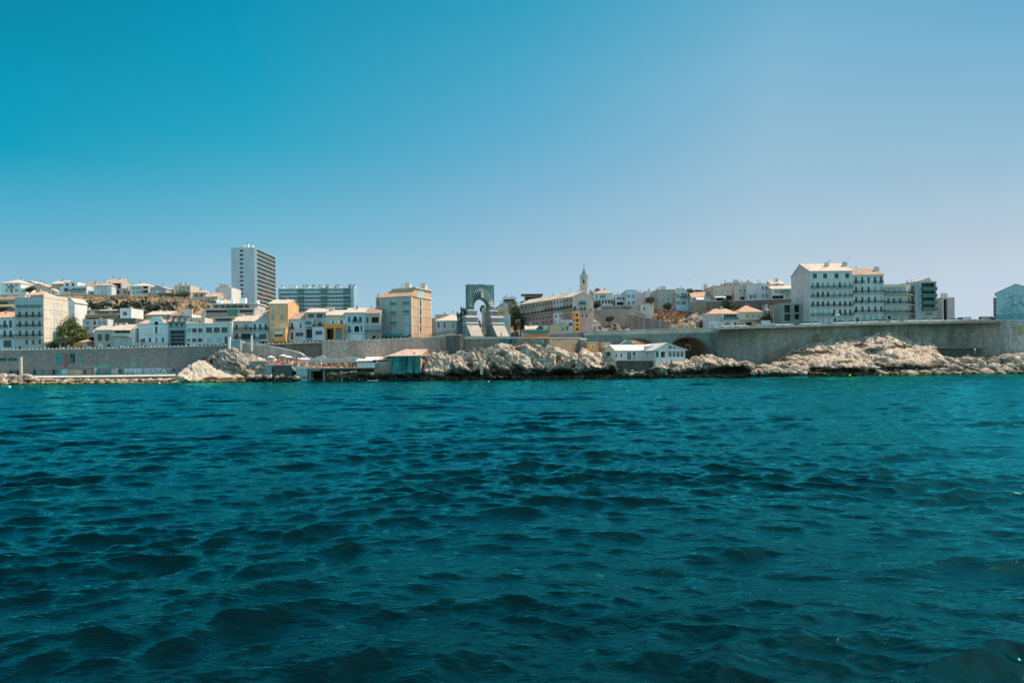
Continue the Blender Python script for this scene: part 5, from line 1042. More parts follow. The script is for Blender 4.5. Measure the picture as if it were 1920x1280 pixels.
wall_run('retaining_wall', 'dark low retaining wall right of the pale one on the left ridge', [(372, 561, 330), (398, 563, 330), (420, 567, 329)], plaster((.25, .2, .17)), zb=28, cat='retaining wall', thick=.5)
# ================= middle and right hill
B('villa', 'modern white box house with teal glazing behind the trees right of the monument', 942, 968, 585, 557.5, Y=330, d=10, col=(.6, .66, .7), found=8, wins=[('D', 561, 567, 20, [955])], balc=[(569, 943, 967, 1, 'glass')], chim=[(947, 556, .8), (960, 555, .6)])
B('villa', 'modern glass pavilion with flat overhanging roof on the hill right of the monument', 984, 1016, 580, 555, Y=335, d=9, col=(.2, .3, .3), found=8, wins=[('D', 556, 562, 28, [1000])])
block(BLD[-1], 'flat_roof', 977, 1018, 551.8, 553.2, -2.5, 6, frame_d)
B('house', 'small dark glazed rooftop house above the terraced row', 1036, 1062, 585, 556, Y=315, d=8, col=(.2, .24, .24), found=8, wins=[('D', 557, 563, 22, [1049])], chim=[(1028, 556, 1.1)])
# receding terrace row
def lineY(px): # from (975,294) to (1075,262)
    xa, ya, xb, yb = Xf(975, 294), 294, Xf(1075, 262), 262; k = U(px, 580)/F
    t = (k*ya-xa)/((xb-xa)-k*(yb-ya)); return ya+(yb-ya)*t
rowc = [((975, 1004), (.34, .3, .26), 'drab grey brown terraced house at the left end of the old terrace row'), ((1004, 1021), (.42, .37, .33), 'pale shuttered terraced house second in the old terrace row'), ((1021, 1037), (.4, .3, .26), 'dull pink terraced house in the middle of the old terrace row'),
        ((1037, 1055), (.52, .55, .57), 'whitish terraced house right of the dull pink one'), ((1055, 1074), (.42, .33, .29), 'reddish tan terraced house next to the church gable house')]
for i, ((xa, xb), c, lab) in enumerate(rowc):
    s = (xa+xb)/2; ey = 571+(555.8-571)*(s-975)/100; n = 3 if xb-xa < 20 else 4
    wx = [xa+(xb-xa)*(j+.5)/n for j in range(n)]; off = ey-571
    b = B('terraced_house', lab, xa, xb, 622, ey, Y=lineY(xa), Y1=lineY(xb), d=10, col=c, roof=('gx', 2.2), rcol=[T_PALE, (.66, .52, .4), T_PALE, T_PINK, T_PALE][i], cat='house', group='old terrace row beside the church',
      wins=[('G', ey+4, ey+9, 2.4, wx), ('w' if i < 2 else 'G', ey+14, ey+21, 2.6, wx), ('G', ey+28+i, ey+33+i, 2.2, wx), ('G', ey+37+i, ey+42+i, 2.2, wx[::2])], balc=[(ey+22.5, xa+.3, xb-.3, 1.2)], bands=(ey+35,), chim=[(xa+3, ey-5, .9)], rail='iron')
b = B('terraced_house', 'pale pink gable fronted house joined to the church tower', 1074, 1109, 620, 557, Y=261, d=11, col=(.58, .47, .42), roof=('gy', 548.5), rcol=T_PALE, ridge_x=1090, wins=[('G', 553.5, 557, 3, [1091.5]), ('o', 563, 571, 2.6, [1089, 1095]), ('G', 574, 581.5, 3.6, [1078]), ('G', 575, 582, 3, [1090, 1096]), ('G', 589, 594, 3, [1092, 1100])], balc=[(572, 1086, 1099, .8), (583.5, 1075, 1109, 1.5)], shut='k', bands=())
B('house', 'slim bright orange four storey house below the pink gable fronted house', 1074, 1087, 622, 585, Y=252, d=7, col=(.86, .36, .1), wins=[('x', 588, 593.5, 3.6, [1082]), ('G', 588, 593, 2, [1076.5]), ('x', 597.5, 603.5, 4, [1082.5]), ('G', 597.5, 603, 2, [1077]), ('x', 607, 611, 3.4, [1082.5]), ('x', 614.5, 619.5, 4, [1082.5])], bands=(605,))
# bell tower
T = empty('bell_tower', tuple(P(1095.5, 560, 277))); tag(T, 'square cream stone church bell tower with slim teal spire and cross', 'tower')
tz = lambda py: Zf(1095, py, 277)-T.location.z; w = 277/F; cs = plaster((.6, .52, .43), .15); T.rotation_euler.z = R(-14)
mb = MB(); mb.box(-7*w, 7*w, -7*w, 7*w, tz(575), tz(538), cs); mb.box(-7.8*w, 7.8*w, -7.8*w, 7.8*w, tz(538), tz(536.3), concl); mb.box(-7.2*w, 7.2*w, -7.2*w, 7.2*w, tz(551), tz(550), concl); mb.build('shaft', T)
mb = MB(); A_ = 5.7*w
for (o, ux, nn) in (((-A_, -A_, 0), (1, 0, 0), (0, 1, 0)), ((A_, -A_, 0), (0, 1, 0), (-1, 0, 0)), ((A_, A_, 0), (-1, 0, 0), (0, -1, 0)), ((-A_, A_, 0), (0, -1, 0), (1, 0, 0))):
    sub = MB(); h0 = tz(536.3); panel(sub, (o[0], o[1], h0), ux, nn, 2*A_, tz(519)-h0, [(A_-1.9*w*1.0, A_+1.9*w, tz(532)-h0, tz(523)-h0, .5)], cs)
    n0 = len(mb.v); mb.v += sub.v; mb.f += [tuple(n0+i for i in f) for f in sub.f]; mb.m += [mb.mi(cs)]*len(sub.f)
    u = Vector(ux); k = Vector(nn)
    for j in range(5):      # rounded head of the opening
        t0, t1 = math.pi*j/10, math.pi*(j+1)/10
mb.box(-6.6*w, 6.6*w, -6.6*w, 6.6*w, tz(519), tz(517.6), concl); mb.box(-8*w, 8*w, -8*w, 8*w, tz(517.6), tz(516.6), concl)
for s1 in (-1, 1):
    for s2 in (-1, 1): mb.box(s1*A_-.3, s1*A_+.3, s2*A_-.3, s2*A_+.3, tz(536.3), tz(519), concl)
mb.build('belfry', T)
mb = MB(); mb.tube([(0, 0, tz(535)), (0, 0, tz(522))], .1, iron, 6); mb.tube([(0, 0, tz(530.5)), (0, 0, tz(529)), (0, 0, tz(526))], [.85, .6, .35], plain((.1, .12, .1), .4, .7, name='bronze'), 12); mb.build('bell', T)
mb = MB(); sp = plain((.2, .34, .33), .5, name='spire_slate'); B4 = [Vector((a*5.4*w, c*5.4*w, tz(516.6))) for a, c in ((-1, -1), (1, -1), (1, 1), (-1, 1))]; M4 = [Vector((a*2.6*w, c*2.6*w, tz(510))) for a, c in ((-1, -1), (1, -1), (1, 1), (-1, 1))]; ap = Vector((0, 0, tz(500)))
for i in range(4): j = (i+1) % 4; mb.quad(B4[i], B4[j], M4[j], M4[i], sp); mb.poly([M4[i], M4[j], ap], sp)
mb.build('spire', T); mb = MB(); mb.tube([(0, 0, tz(500.5)), (0, 0, tz(496.5))], .07, iron, 5); mb.box(-.35, .35, -.05, .05, tz(498.3), tz(497.9), iron); mb.build('cross', T)
# cottages beneath the terrace row
B('cottage', 'yellow sided cottage with pink gable front above the orange wall', 1030, 1066, 628, 611.5, Y=240, d=8, col=(.58, .47, .42), roof=('gy', 604), rcol=(.62, .46, .34), ridge_x=1058, wins=[('G', 615, 620, 3, [1036]), ('g', 613, 620, 4, [1056.5]), ('G', 612, 619, 3, [1063])], cat='house')
block(BLD[-1], 'yellow_wall', 1031, 1050, 610.5, 630, -.5, -.01, plaster((.66, .46, .28)))
B('cottage', 'small white cottage with two dark doors left of the yellow sided cottage', 1019, 1029, 628, 611, Y=243, d=6, col=WHITE, wins=[('x', 617, 623, 2.4, [1022.5]), ('x', 616, 622, 2.2, [1027])], cat='house')
B('cottage', 'low white villa with pale tiled roof right of the sunlit cream side house', 985, 1009, 626, 617, Y=246, d=7, col=WHITE, roof=('gx', 611), rcol=T_PALE, wins=[('G', 619, 623, 3, [990, 998])], cat='house')
B('shed', 'dark teal gabled shed beside the low white villa', 1006, 1019, 626, 616, Y=244, d=5, col=(.06, .16, .15), roof=('gy', 610), rcol=(.1, .2, .18), cat='shed')
B('house', 'white blue flat roofed house behind the yellow sided cottage', 1043, 1074, 622, 600, Y=250, d=7, col=(.5, .54, .58), wins=[('G', 605, 611, 7, [1070]), ('G', 590, 595, 3, [1047])])
B('house', 'narrow white turret house rising in front of the terraced row', 1040, 1048, 615, 588, Y=256, d=5, col=(.6, .64, .68), wins=[('G', 590, 596, 3, [1043]), ('G', 600, 605, 3, [1043])])
w = wall_run('garden_wall', 'bright orange garden wall with teal railing beyond the monument terrace', [(978, 627.3, 231), (1010, 626, 233), (1031, 626, 235)], plaster((.7, .27, .11)), cat='wall', zb=11, thick=.3, posts=0)[0]
mb = MB()
for i in range(14): p = P(978+i*3.8, 626.6, 231.5)-w.location; mb.box(p.x-.05, p.x+.05, p.y, p.y+.06, p.z, p.z+1.3, shut_teal)
p0, p1 = P(978, 625.5, 231.5)-w.location, P(1029, 624.8, 232)-w.location; mb.tube([p0+Vector((0, 0, 1.2)), p1+Vector((0, 0, 1.2))], .06, shut_teal, 4); q0 = P(978, 626, 231.6)-w.location; q1 = P(1029, 625.6, 232)-w.location
mb.quad(q0, q1, q1+Vector((0, 0, 1.15)), q0+Vector((0, 0, 1.15)), plain((.06, .22, .22), .8, name='netting')); mb.build('railing', w)
wall_run('garden_wall', 'brownish stone wall carrying the road from the orange wall to the bridge', [(1031, 626, 235), (1060, 624.6, 237), (1100, 622.2, 239)], plaster((.32, .24, .22)), cat='wall', zb=11, thick=.4)
# hill houses right of the tower
g2 = 'houses along the right hill'
K = lambda label, x0, x1, yb, yt, Y=310, **k: B('house', label, x0, x1, yb, yt, Y=Y, found=6, group=g2, **{**dict(d=10), **k})
K('pinkish roofed house just right of the church bell tower', 1103, 1116, 575, 553, Y=318, col=(.5, .4, .35), roof=('gy', 544.5), rcol=T_PINK)
K('white house with terracotta hipped roof and long window band right of the bell tower', 1113, 1149, 578, 549.5, Y=312, col=(.6, .66, .69), roof=('hip', 544.5), rcol=T_ORG, wins=[('G', 553, 559, 2.4, [1119, 1126, 1130, 1134]), ('G', 563, 569.5, 3.4, [1119, 1124, 1130, 1136, 1142, 1147])], balc=[(562.5, 1114, 1148, .8, 'white')])
K('low white house with big teal opening beside the white hipped roof house', 1154, 1173.5, 578, 552.5, Y=312, col=(.64, .68, .7), wins=[('G', 557, 562, 3, [1159, 1163.5, 1169]), ('D', 566, 572, 13, [1163])], roof=('flat',))
K('white three storey house with teal shutters and pink right wall', 1173.5, 1194, 578, 545, Y=309, col=(.6, .66, .69), scol=(.66, .56, .52), d=14, wins=[('s', 552, 558.5, 6, [1178.5, 1187.5]), ('G', 564.5, 572, 3.4, [1179, 1188])], roof=('flat',))
block(BLD[-1], 'penthouse', 1176, 1194, 542.3, 546, 2, 9, glassm((.1, .2, .22)))
K('pink blank walled extension right of the white three storey house', 1194, 1210, 580, 549, Y=313, col=(.62, .53, .5), d=9)
K('cream flat roofed cottage on top of the stone retaining wall', 1200.5, 1226, 590, 571, Y=292, col=(.7, .6, .5), d=9, wins=[('G', 574.5, 581.5, 2.6, [1208]), ('w', 575.5, 583, 5, [1218.5])])
K('pinkish shaded box house left of the cream flat roofed cottage', 1184, 1200.5, 592, 572.5, Y=292.5, col=(.45, .37, .33), d=8)
K('grey white distant house behind the green bush on the right hill', 1210, 1233, 578, 546, Y=325, col=(.62, .62, .62), wins=[('s', 550, 555, 5, [1221]), ('G', 562, 568, 4, [1220])])
K('pink tan three storey house with pale blue shutters on the right hill', 1232, 1267, 582, 543, Y=306, col=(.5, .37, .31), wins=[('l', 549, 555.5, 5, [1239.5, 1248.5, 1258]), ('l', 558.5, 567, 5, [1239.5, 1248.5, 1258])], bands=(547.5, 557), chim=[(1243, 538, 2.2, 4), (1234, 541, .7)])
K('light blue house with steep central gable and green shutters', 1268, 1291, 582, 548.5, Y=304, col=(.55, .66, .7), roof=('gy', 540), rcol=T_PINK, ridge_x=1280, wins=[('o', 551, 558, 2.6, [1271.5]), ('o', 549, 558.5, 3, [1280]), ('o', 549.5, 558, 2.4, [1285.5]), ('o', 564, 571, 2.6, [1272, 1279, 1284])], balc=[(560, 1275, 1288, .7)], chim=[(1271, 541, 1.2)])
K('white house with orange roof and white awning on the tan terrace wall', 1297, 1334, 570, 557, Y=300, col=(.66, .68, .68), roof=('gx', 548), rcol=T_ORG, wins=[('g', 560, 565, 4, [1301]), ('D', 558.5, 567, 16, [1315])], chim=[(1331, 535, 1.4, 8)])
awning(BLD[-1], 1304, 1321, 557.2, 1.2, 2.2)
K('ochre house with three white framed windows and white awning', 1337.5, 1373, 574, 536, Y=298, col=(.62, .46, .35), scol=(.68, .52, .4), wins=[('p', 543, 549.5, 3, [1344, 1354.5, 1365]), ('D', 556.5, 563.5, 13, [1350]), ('D', 554, 563, 12, [1367])], bands=(539,), roof=('flat',))
awning(BLD[-1], 1338, 1359, 554.4, .8, 2)
K('cream rooftop rooms stacked behind the ochre house', 1362, 1388, 550, 530, Y=322, col=(.6, .5, .42), wins=[('G', 533, 538, 3, [1370, 1378])], chim=[(1380, 525.5, 2.2)])
K('pale rooftop house with parapet behind the pinkish white blocks', 1384, 1411, 550, 529, Y=326, col=(.64, .58, .52), chim=[(1404, 526, .8)])
K('pinkish white house with small balcony left of the long white block', 1376, 1400, 572, 535.5, Y=301, col=(.6, .52, .49), wins=[('G', 543, 547, 2.6, [1388, 1396]), ('G', 556, 562, 8, [1392])])
K('long lilac white flat roofed block with dark teal windows on the right hill', 1400, 1445, 572, 532, Y=299, col=(.62, .59, .6), scol=(.7, .62, .58), wins=[('w', 539, 543.5, 11, [1412]), ('G', 537, 542.5, 3.2, [1430.5, 1437]), ('G', 552.5, 559.5, 3.4, [1407.5]), ('b', 552.5, 558.5, 6.5, [1414.5]), ('s', 550.5, 558.5, 4, [1431, 1437.5])])
K('white house with cream stepped roof left of the tall white gable wall', 1446, 1490, 568, 541.5, Y=296, col=(.62, .6, .58), roof=('gx', 535.5), rcol=T_PALE, wins=[('G', 543.5, 549.5, 3, [1455]), ('s', 543, 549.5, 6.5, [1462.5]), ('s', 541.9, 547, 12, [1475]), ('D', 554, 560, 22, [1459]), ('s', 552, 558.5, 9, [1477])], balc=[(549.5, 1466, 1489, 1)])
K('small top storey with cream roof above the white stepped roof house', 1446, 1471, 550, 532.5, Y=301, col=(.6, .5, .42), roof=('gx', 527), rcol=T_PALE, d=7, wins=[('w', 534.5, 538.5, 14, [1459])])
wall_run('retaining_wall', 'rough pinkish stone retaining wall below the white hill houses', [(1109, 582, 288), (1150, 582, 288), (1190, 581, 287), (1212, 590, 286)], stone((.56, .43, .36), (.4, .31, .27), 1.6, .25), zb=8, cat='retaining wall')
fw = wall_run('retaining_wall', 'brown fenced terrace wall just under the white hipped roof house', [(1127, 574, 300), (1184, 573.5, 299)], plaster((.35, .27, .23), .3), zb=20, cat='retaining wall', thick=.4)
wall_run('retaining_wall', 'darker stone retaining wall below the cream flat roofed cottage', [(1180, 590, 282), (1212, 596, 280), (1245, 603, 279), (1262, 606, 278)], stone((.4, .31, .27), (.28, .23, .2), 1.4, .3), zb=8, cat='retaining wall')
wall_run('retaining_wall', 'tan terrace wall under the white house with the orange roof', [(1297, 566, 294), (1328, 564.5, 294)], stone((.42, .32, .25), (.34, .26, .2), 1.4, .2), zb=22, cat='retaining wall')
wall_run('retaining_wall', 'grey brown terrace wall under the ochre house', [(1328, 565.5, 292), (1376, 564, 292)], stone((.26, .22, .19), (.2, .17, .15), 1.4, .2), zb=22, cat='retaining wall')
wall_run('retaining_wall', 'dark long terrace wall under the lilac white blocks', [(1376, 564.5, 292), (1440, 562, 290), (1506, 559, 288)], stone((.2, .17, .15), (.16, .14, .13), 1.4, .2), zb=20, cat='retaining wall')
# cottages near the bridge head
b = B('house', 'white house with orange roof and glazed balcony at the right end of the bridge', 1330, 1384.5, 620, 588, Y=252, d=9, col=(.6, .66, .68), roof=('hip', 579.5, .28), rcol=T_ORG, wins=[('b', 593, 599, 2.4, [1334.5, 1341]), ('D', 590, 597.5, 25, [1370]), ('s', 607, 614, 3, [1335, 1350]), ('G', 605, 614, 7, [1364]), ('d', 604.5, 616, 5, [1379])], balc=[(600, 1354, 1384, 1, 'glass')], bands=(601,))
block(b, 'pink_wall', 1330.5, 1352, 589, 602, -.08, -.005, plaster((.52, .42, .37)), lambda m, a, c, z0, z1: None)
B('house', 'cream house with orange hipped roof right of the glazed balcony house', 1385.5, 1430, 614, 584.5, Y=261, d=11, col=(.6, .54, .44), roof=('hip', 573.5), rcol=T_ORG, wins=[('b', 590.5, 595.5, 4, [1402, 1412.5, 1422.5]), ('D', 604, 610, 12, [1404])], balc=[(599, 1386, 1430, 1.2, 'white')])
B('house', 'low orange house with two white framed windows behind the bridge parapet', 1256, 1303, 625, 608.5, Y=252, d=7, col=(.72, .3, .12), wins=[('p', 612.5, 621, 7, [1264.5]), ('p', 611, 619, 4.6, [1287.5])], roof=('flat',), found=1.5)
b = B('concrete_shell', 'unfinished grey concrete building with two rows of black openings', 1463, 1519, 612, 569, Y=251, d=10, col=(.3, .3, .28), wins=[('D', 571.5, 586, 11.5, [1476.5]), ('D', 571, 585.5, 9.5, [1494.5]), ('D', 571, 585, 12, [1512.5]), ('D', 589, 601, 11.5, [1476.5]), ('D', 588.5, 598.5, 9.5, [1494.5]), ('D', 588, 600, 12, [1512.5])], cat='building')
B('house', 'brown house standing under the right arch of the bridge', 1258, 1318, 686, 634, Y=254, d=6, col=(.2, .13, .08), wins=[('G', 636, 642, 6, [1288]), ('p', 647, 655, 7, [1290]), ('G', 663, 668, 5, [1296])], found=3)
B('hut', 'small teal gabled hut under the left arch of the bridge', 1165, 1188, 668, 645, Y=232, d=5, col=(.3, .38, .4), roof=('gy', 637.5), rcol=(.62, .56, .5), cat='hut', wins=[('G', 647, 652, 4, [1170])])
# ================= big right blocks
b = B('apartment_building', 'tallest white six storey block with blank gable wall on the right', 1519, 1598.5, 612, 508, Y=245, d=16.5, col=(.56, .58, .57), roof=('gx', 495), rcol=T_PALE, scol=(.72, .64, .62),
  wins=[('G', 512.5, 521.5, 7.4, [1528.5, 1547.5, 1569, 1589])]+[(st, a, c, 4.4, xs) for st, a, c, xs in (('G', 529.5, 540, [1533.5, 1575]), ('s', 529.5, 540, [1524, 1543, 1553, 1564, 1584.5, 1594]), ('G', 546.5, 557, [1533.5, 1543, 1553]), ('s', 546.5, 557, [1524, 1564, 1575, 1584.5, 1594]), ('G', 564.5, 574.5, [1524, 1533.5, 1543, 1553, 1564, 1575, 1584.5, 1594]), ('l', 580, 592, [1524, 1533.5, 1543, 1553]), ('G', 580, 592, [1564, 1575, 1584.5, 1594]), ('l', 597, 609, [1524, 1533.5, 1543, 1553, 1575, 1584.5, 1594]))]+[('d', 597, 610, 5, [1565])],
  lw=[('x', 518, 521, .5, [6.5, 10]), ('x', 535, 538, .5, [6.5, 10]), ('x', 552, 555, .5, [6.5, 10])], balc=[(540.5, 1520.5, 1598, .8), (557.5, 1520.5, 1598, .8), (575, 1520.5, 1598, .8), (592.2, 1520.5, 1560, .8), (592.2, 1572, 1598, .8)], bands=(509, 524.5), chim=[(1550, 494, 1.4, 5), (1591, 493, 1.5, 5), (1512, 496, 1)])
mb = MB(); mb.box(b['tx'](1563), b['tx'](1572), -1.0, -.9, b['z'](592.5), b['z'](588.5), whitep); mb.build('sign', b['root'])
B('apartment_building', 'pale five storey block with brown roof and five balcony columns', 1599, 1657, 612, 515, Y=245.5, d=14, col=(.52, .56, .56), roof=('gx', 504), rcol=(.5, .34, .25), wins=[('G', 519, 531, 4.2, [1605.5, 1617, 1629, 1641, 1652.5]), ('G', 537.5, 549, 4.2, [1605.5, 1617, 1629]), ('s', 537.5, 549, 4.2, [1641, 1652.5]), ('G', 556.5, 568, 4.2, [1605.5, 1617, 1629, 1641]), ('s', 556.5, 568, 4.2, [1652.5]), ('G', 574.5, 585.5, 4.2, [1605.5, 1617, 1629, 1641, 1652.5]), ('s', 592.5, 603.5, 5, [1620, 1632, 1643, 1654]), ('d', 595, 610, 5.4, [1607.5])],
  balc=[(531.5, 1602, 1609, .5), (531.5, 1613.5, 1620.5, .5), (531.5, 1638, 1644, .5), (531.5, 1649, 1656, .5), (549.5, 1600, 1657, .9), (568.5, 1600, 1610, .8), (568.5, 1613, 1656.5, .9), (586, 1601, 1657, .9)], bands=(516, 590), chim=[(1649, 502, 1.5, 4)])
b = B('apartment_building', 'grey five storey block with long dark balconies and roof terrace railing', 1658, 1699, 612, 537, Y=246, d=12, col=(.42, .43, .41), wins=[('s', 541.5, 551, 4.6, [1666, 1676.5, 1688]), ('G', 559.5, 569.5, 4.4, [1666, 1676.5, 1688]), ('s', 576.5, 587, 4.6, [1666, 1676.5, 1688]), ('s', 592, 602, 4.6, [1678, 1690]), ('x', 592.5, 606, 5.4, [1667.5])], balc=[(537, 1659, 1698, .3, 'white'), (551.2, 1659, 1698.5, 1.0), (570, 1659, 1698.5, 1.0), (587.3, 1659, 1698.5, 1.0)], bands=(538, 556, 574))
block(b, 'roof_storey', 1662, 1696, 531.5, 537, 3, 10, plaster((.4, .41, .4)))
B('apartment_building', 'narrow angled corner house with stepped dark balconies', 1699, 1718, 612, 535.5, Y=246, Y1=252, d=9, col=(.46, .44, .4), wins=[('s', 542.5, 551.5, 3, [1704.5, 1710.5]), ('G', 560, 569, 3, [1704.5, 1710.5]), ('s', 577, 586, 3, [1704.5, 1710.5]), ('G', 593, 601, 3, [1706])], balc=[(553, 1699.3, 1717.5, 1.2), (571.5, 1699.3, 1717.5, 1.2), (588, 1699.3, 1717.5, 1.2)], bands=(536.5,))
b = B('apartment_building', 'grey block with dark teal loggias stacked beside its blank bay', 1716, 1756, 612, 528, Y=248, d=13, col=(.4, .42, .41), scol=(.6, .46, .4), wins=[('D', 530, 538, 26, [1741]), ('D', 545.5, 550.5, 26, [1741]), ('D', 558, 563.5, 26, [1741]), ('D', 571, 576, 26, [1741]), ('s', 533, 540, 5, [1720.5]), ('s', 544, 555, 5.5, [1721.5]), ('s', 558, 579, 5.5, [1721.5]), ('l', 585, 591, 5, [1722]), ('g', 586, 591, 12, [1742]), ('D', 600, 606, 30, [1740])],
  rw=[('G', 535, 541, 1, [3, 8]), ('G', 550, 556, 1, [3, 8]), ('G', 565, 571, 1, [3, 8]), ('G', 580, 586, 1, [3, 8])], bands=())
for yy in (541.5, 554, 567, 579): block(b, 'balcony', 1727.5, 1755, yy-3, yy+3.2, -.9, -.005, plain((.04, .13, .13), .5, name='balcony_cladding'))
block(b, 'roof_gable', 1722, 1752, 526.5, 528, 1, 9, concl, lambda m, a, c, z0, z1: m.prism([(a, z1), (c, z1), (c-1, z1+1.2), ((a+c)/2+1.8, z1+1.25)], 1.2, 8, plaster((.6, .5, .42)), 'y'))
B('apartment_building', 'distant lilac grey block with glazed stairwell right of the teal loggia block', 1766, 1790, 606, 558, Y=300, d=13, col=(.46, .43, .43), wins=[('D', 561, 600, 7, [1773])], rw=[('G', 562, 568, 1.6, [4, 9]), ('G', 574, 580, 1.6, [4, 9]), ('G', 586, 592, 1.6, [4, 9])], chim=[(1770, 551, 2.4, 4)])
b = B('gable_house', 'big teal white gabled building with line drawing mural at the right edge', 1868, 1945, 606, 547, Y=236, Y1=229.6, d=12, col=(.4, .56, .6), roof=('gy', 532.5), rcol=frame_d, ridge_x=1905, cat='building', wins=[('G', 570, 575, 5, [1922])])
mb = MB()
for k in range(5): z = b['z'](562+k*8); mb.box(-.8, -.01, .3, 10, z, z+.2, concl); mb.box(-.82, -.7, .3, 10, z+.2, z+1.1, plaster((.25, .2, .19))); mb.box(-.7, -.01, .3, .4, z+.2, z+1.1, plaster((.25, .2, .19)))
mb.build('balcony', b['root'])
# abstract looping mural lines on the gable front
mb = MB(); ink = plain((.16, .3, .34), .8, name='mural_ink'); g = random.Random(21)
def stroke(pts, w=.09):
    Q = [Vector((b['tx'](x), -.012, b['z'](y))) for x, y in pts]
    for A0, B0 in zip(Q[:-1], Q[1:]):
        u = (B0-A0).normalized(); n = Vector((-u.z, 0, u.x))*w; mb.quad(A0-n, B0-n, B0+n, A0+n, ink)
def loop(cx, cy, rx, ry, ph, a0=0, a1=6.3, wob=.18):
    stroke([(cx+rx*(1+wob*math.sin(3*t+ph))*math.cos(t), cy+ry*(1+wob*math.cos(2*t+ph))*math.sin(t)) for t in np.linspace(a0, a1, 22)])
loop(1889, 553, 6, 7, .4); loop(1893, 566, 8, 10, 1.2, .5, 5.8); loop(1905, 562, 9, 8, 2.2); loop(1884, 578, 7, 9, .9, 0, 5); loop(1899, 580, 9, 8, 3.1); loop(1911, 577, 7, 9, 1.7, 1, 6); loop(1918, 562, 6, 8, .2)
for i in range(16):
    cx, cy = g.uniform(1880, 1916), g.uniform(552, 588); loop(cx, cy, g.uniform(1.5, 5), g.uniform(1.5, 5), g.uniform(0, 6), g.uniform(0, 2), g.uniform(4, 6.3), .3)
mb.build('mural', b['root'])
block(b, 'painted_base', 1868.3, 1944, 588, 606, -.006, -.003, plaster((.2, .38, .4)), None)
# ================= arched bridge
bs = stone((.24, .29, .28), (.19, .23, .22), 1.3, .25)
def bridge():
    r0 = empty('arched_bridge', tuple(P(1220, 640, 238))); tag(r0, 'teal grey stone road bridge with two wide arches and pale parapet', 'bridge')
    o = r0.location; Yb = 238; zt = lambda px: Zf(px, 627+(620.6-627)*(px-1095)/250, Yb)
    arches = [(1196, 635, 42), (1290, 632, 42)]; spr = 673
    def za(px):
        for c, cr, hw in arches:
            if abs(px-c) < hw: return Zf(px, spr-(spr-cr)*math.sqrt(1-((px-c)/hw)**2), Yb)
        return -1.5
    mb = MB(); xs = sorted(set(list(np.arange(1094, 1347, 2.0))+[c+s*hw*k for c, _, hw in arches for s in (-1, 1) for k in (1, .9999, .99, .97, .93)]))
    for a, b_ in zip(xs[:-1], xs[1:]):
        for Y_, f in ((Yb, 0), (Yb+11, 1)):
            ia, ib = za(a), za(b_); mid = za((a+b_)/2)
            if ia == -1.5 and mid > -1: ia = Zf(a, spr, Yb)
            if ib == -1.5 and mid > -1: ib = Zf(b_, spr, Yb)
            if mid == -1.5: ia = ib = -1.5
            q = [Vector((Xf(a, Yb), Y_, ia))-o, Vector((Xf(b_, Yb), Y_, ib))-o, Vector((Xf(b_, Yb), Y_, zt(b_)))-o, Vector((Xf(a, Yb), Y_, zt(a)))-o]
            mb.poly(q if not f else q[::-1], bs)
        if mid > -1:
            mb.quad(Vector((Xf(a, Yb), Yb, ia))-o, Vector((Xf(a, Yb), Yb+11, ia))-o, Vector((Xf(b_, Yb), Yb+11, ib))-o, Vector((Xf(b_, Yb), Yb, ib))-o, bs)
    for c, cr, hw in arches:
        for s in (-1, 1):
            x = Xf(c+s*hw, Yb)-o.x; za_, zb_ = -1.5-o.z, Zf(c, spr, Yb)-o.z
            q = [(x, Yb-o.y, za_), (x, Yb+11-o.y, za_), (x, Yb+11-o.y, zb_), (x, Yb-o.y, zb_)]; mb.poly(q if s > 0 else q[::-1], bs)
    mb.build('arches', r0)
    mb = MB(); vm = stone((.17, .18, .17), (.14, .15, .14), 2.5, .2, 'voussoirs')
    for c, cr, hw in arches:
        N = 30
        for i in range(N):
            t0, t1 = math.pi*i/N+.01, math.pi*(i+1)/N-.01; P4 = []
            for rr, t in ((1.0, t0), (1.07, t0), (1.07, t1), (1.0, t1)):
                P4.append((Xf(c+hw*rr*math.cos(t), Yb)-o.x, Zf(c, spr-(spr-cr)*rr*math.sin(t)*(1.0 if rr == 1 else 1.0), Yb)-o.z))
            mb.prism(P4, Yb-o.y-.06, Yb-o.y-.003, vm, 'y')
    mb.build('arch_ring', r0)
    mb = MB(); pb = MB(); db = MB()
    for a, b_ in zip(np.arange(1094, 1346, 12.0), np.arange(1106, 1358, 12.0)):
        b_ = min(b_, 1346); A0, B0 = Vector((Xf(a, Yb), Yb, zt(a)))-o, Vector((Xf(b_, Yb), Yb, zt(b_)))-o
        def seg(m, y0, y1, h0, h1, mt):
            v = [A0+Vector((0, y0, h0)), B0+Vector((0, y0, h0)), B0+Vector((0, y0, h1)), A0+Vector((0, y0, h1))]; u = [x+Vector((0, y1-y0, 0)) for x in v]
            m.quad(*v, mt); m.quad(u[1], u[0], u[3], u[2], mt); m.quad(v[3], v[2], u[2], u[3], mt); m.quad(v[1], v[0], u[0], u[1], mt)
        seg(mb, -.45, 11.4, .003, .3, concl); seg(pb, -.3, .05, .303, 1.0, plaster((.42, .4, .38), .2)); seg(pb, 10.9, 11.2, .303, 1.0, plaster((.42, .4, .38), .2)); seg(pb, -.38, .13, 1.003, 1.18, concl)
    mb.build('deck', r0); pb.build('parapet', r0)
    for i in range(84):
        px = 1096+i*3.0; x = Xf(px, Yb)-o.x; z = zt(px)-o.z; db.box(x-.13, x+.13, -.42+Yb-o.y, -.003+Yb-o.y, z-.62, z-.002, concl)
    tag(db.build('corbels', r0), None)
    a, b_ = Vector((Xf(1094, 240), 238.4, road_z(1094)+.4)), Vector((Xf(1346, 240), 238.4, road_z(1346)+.4))
bridge()
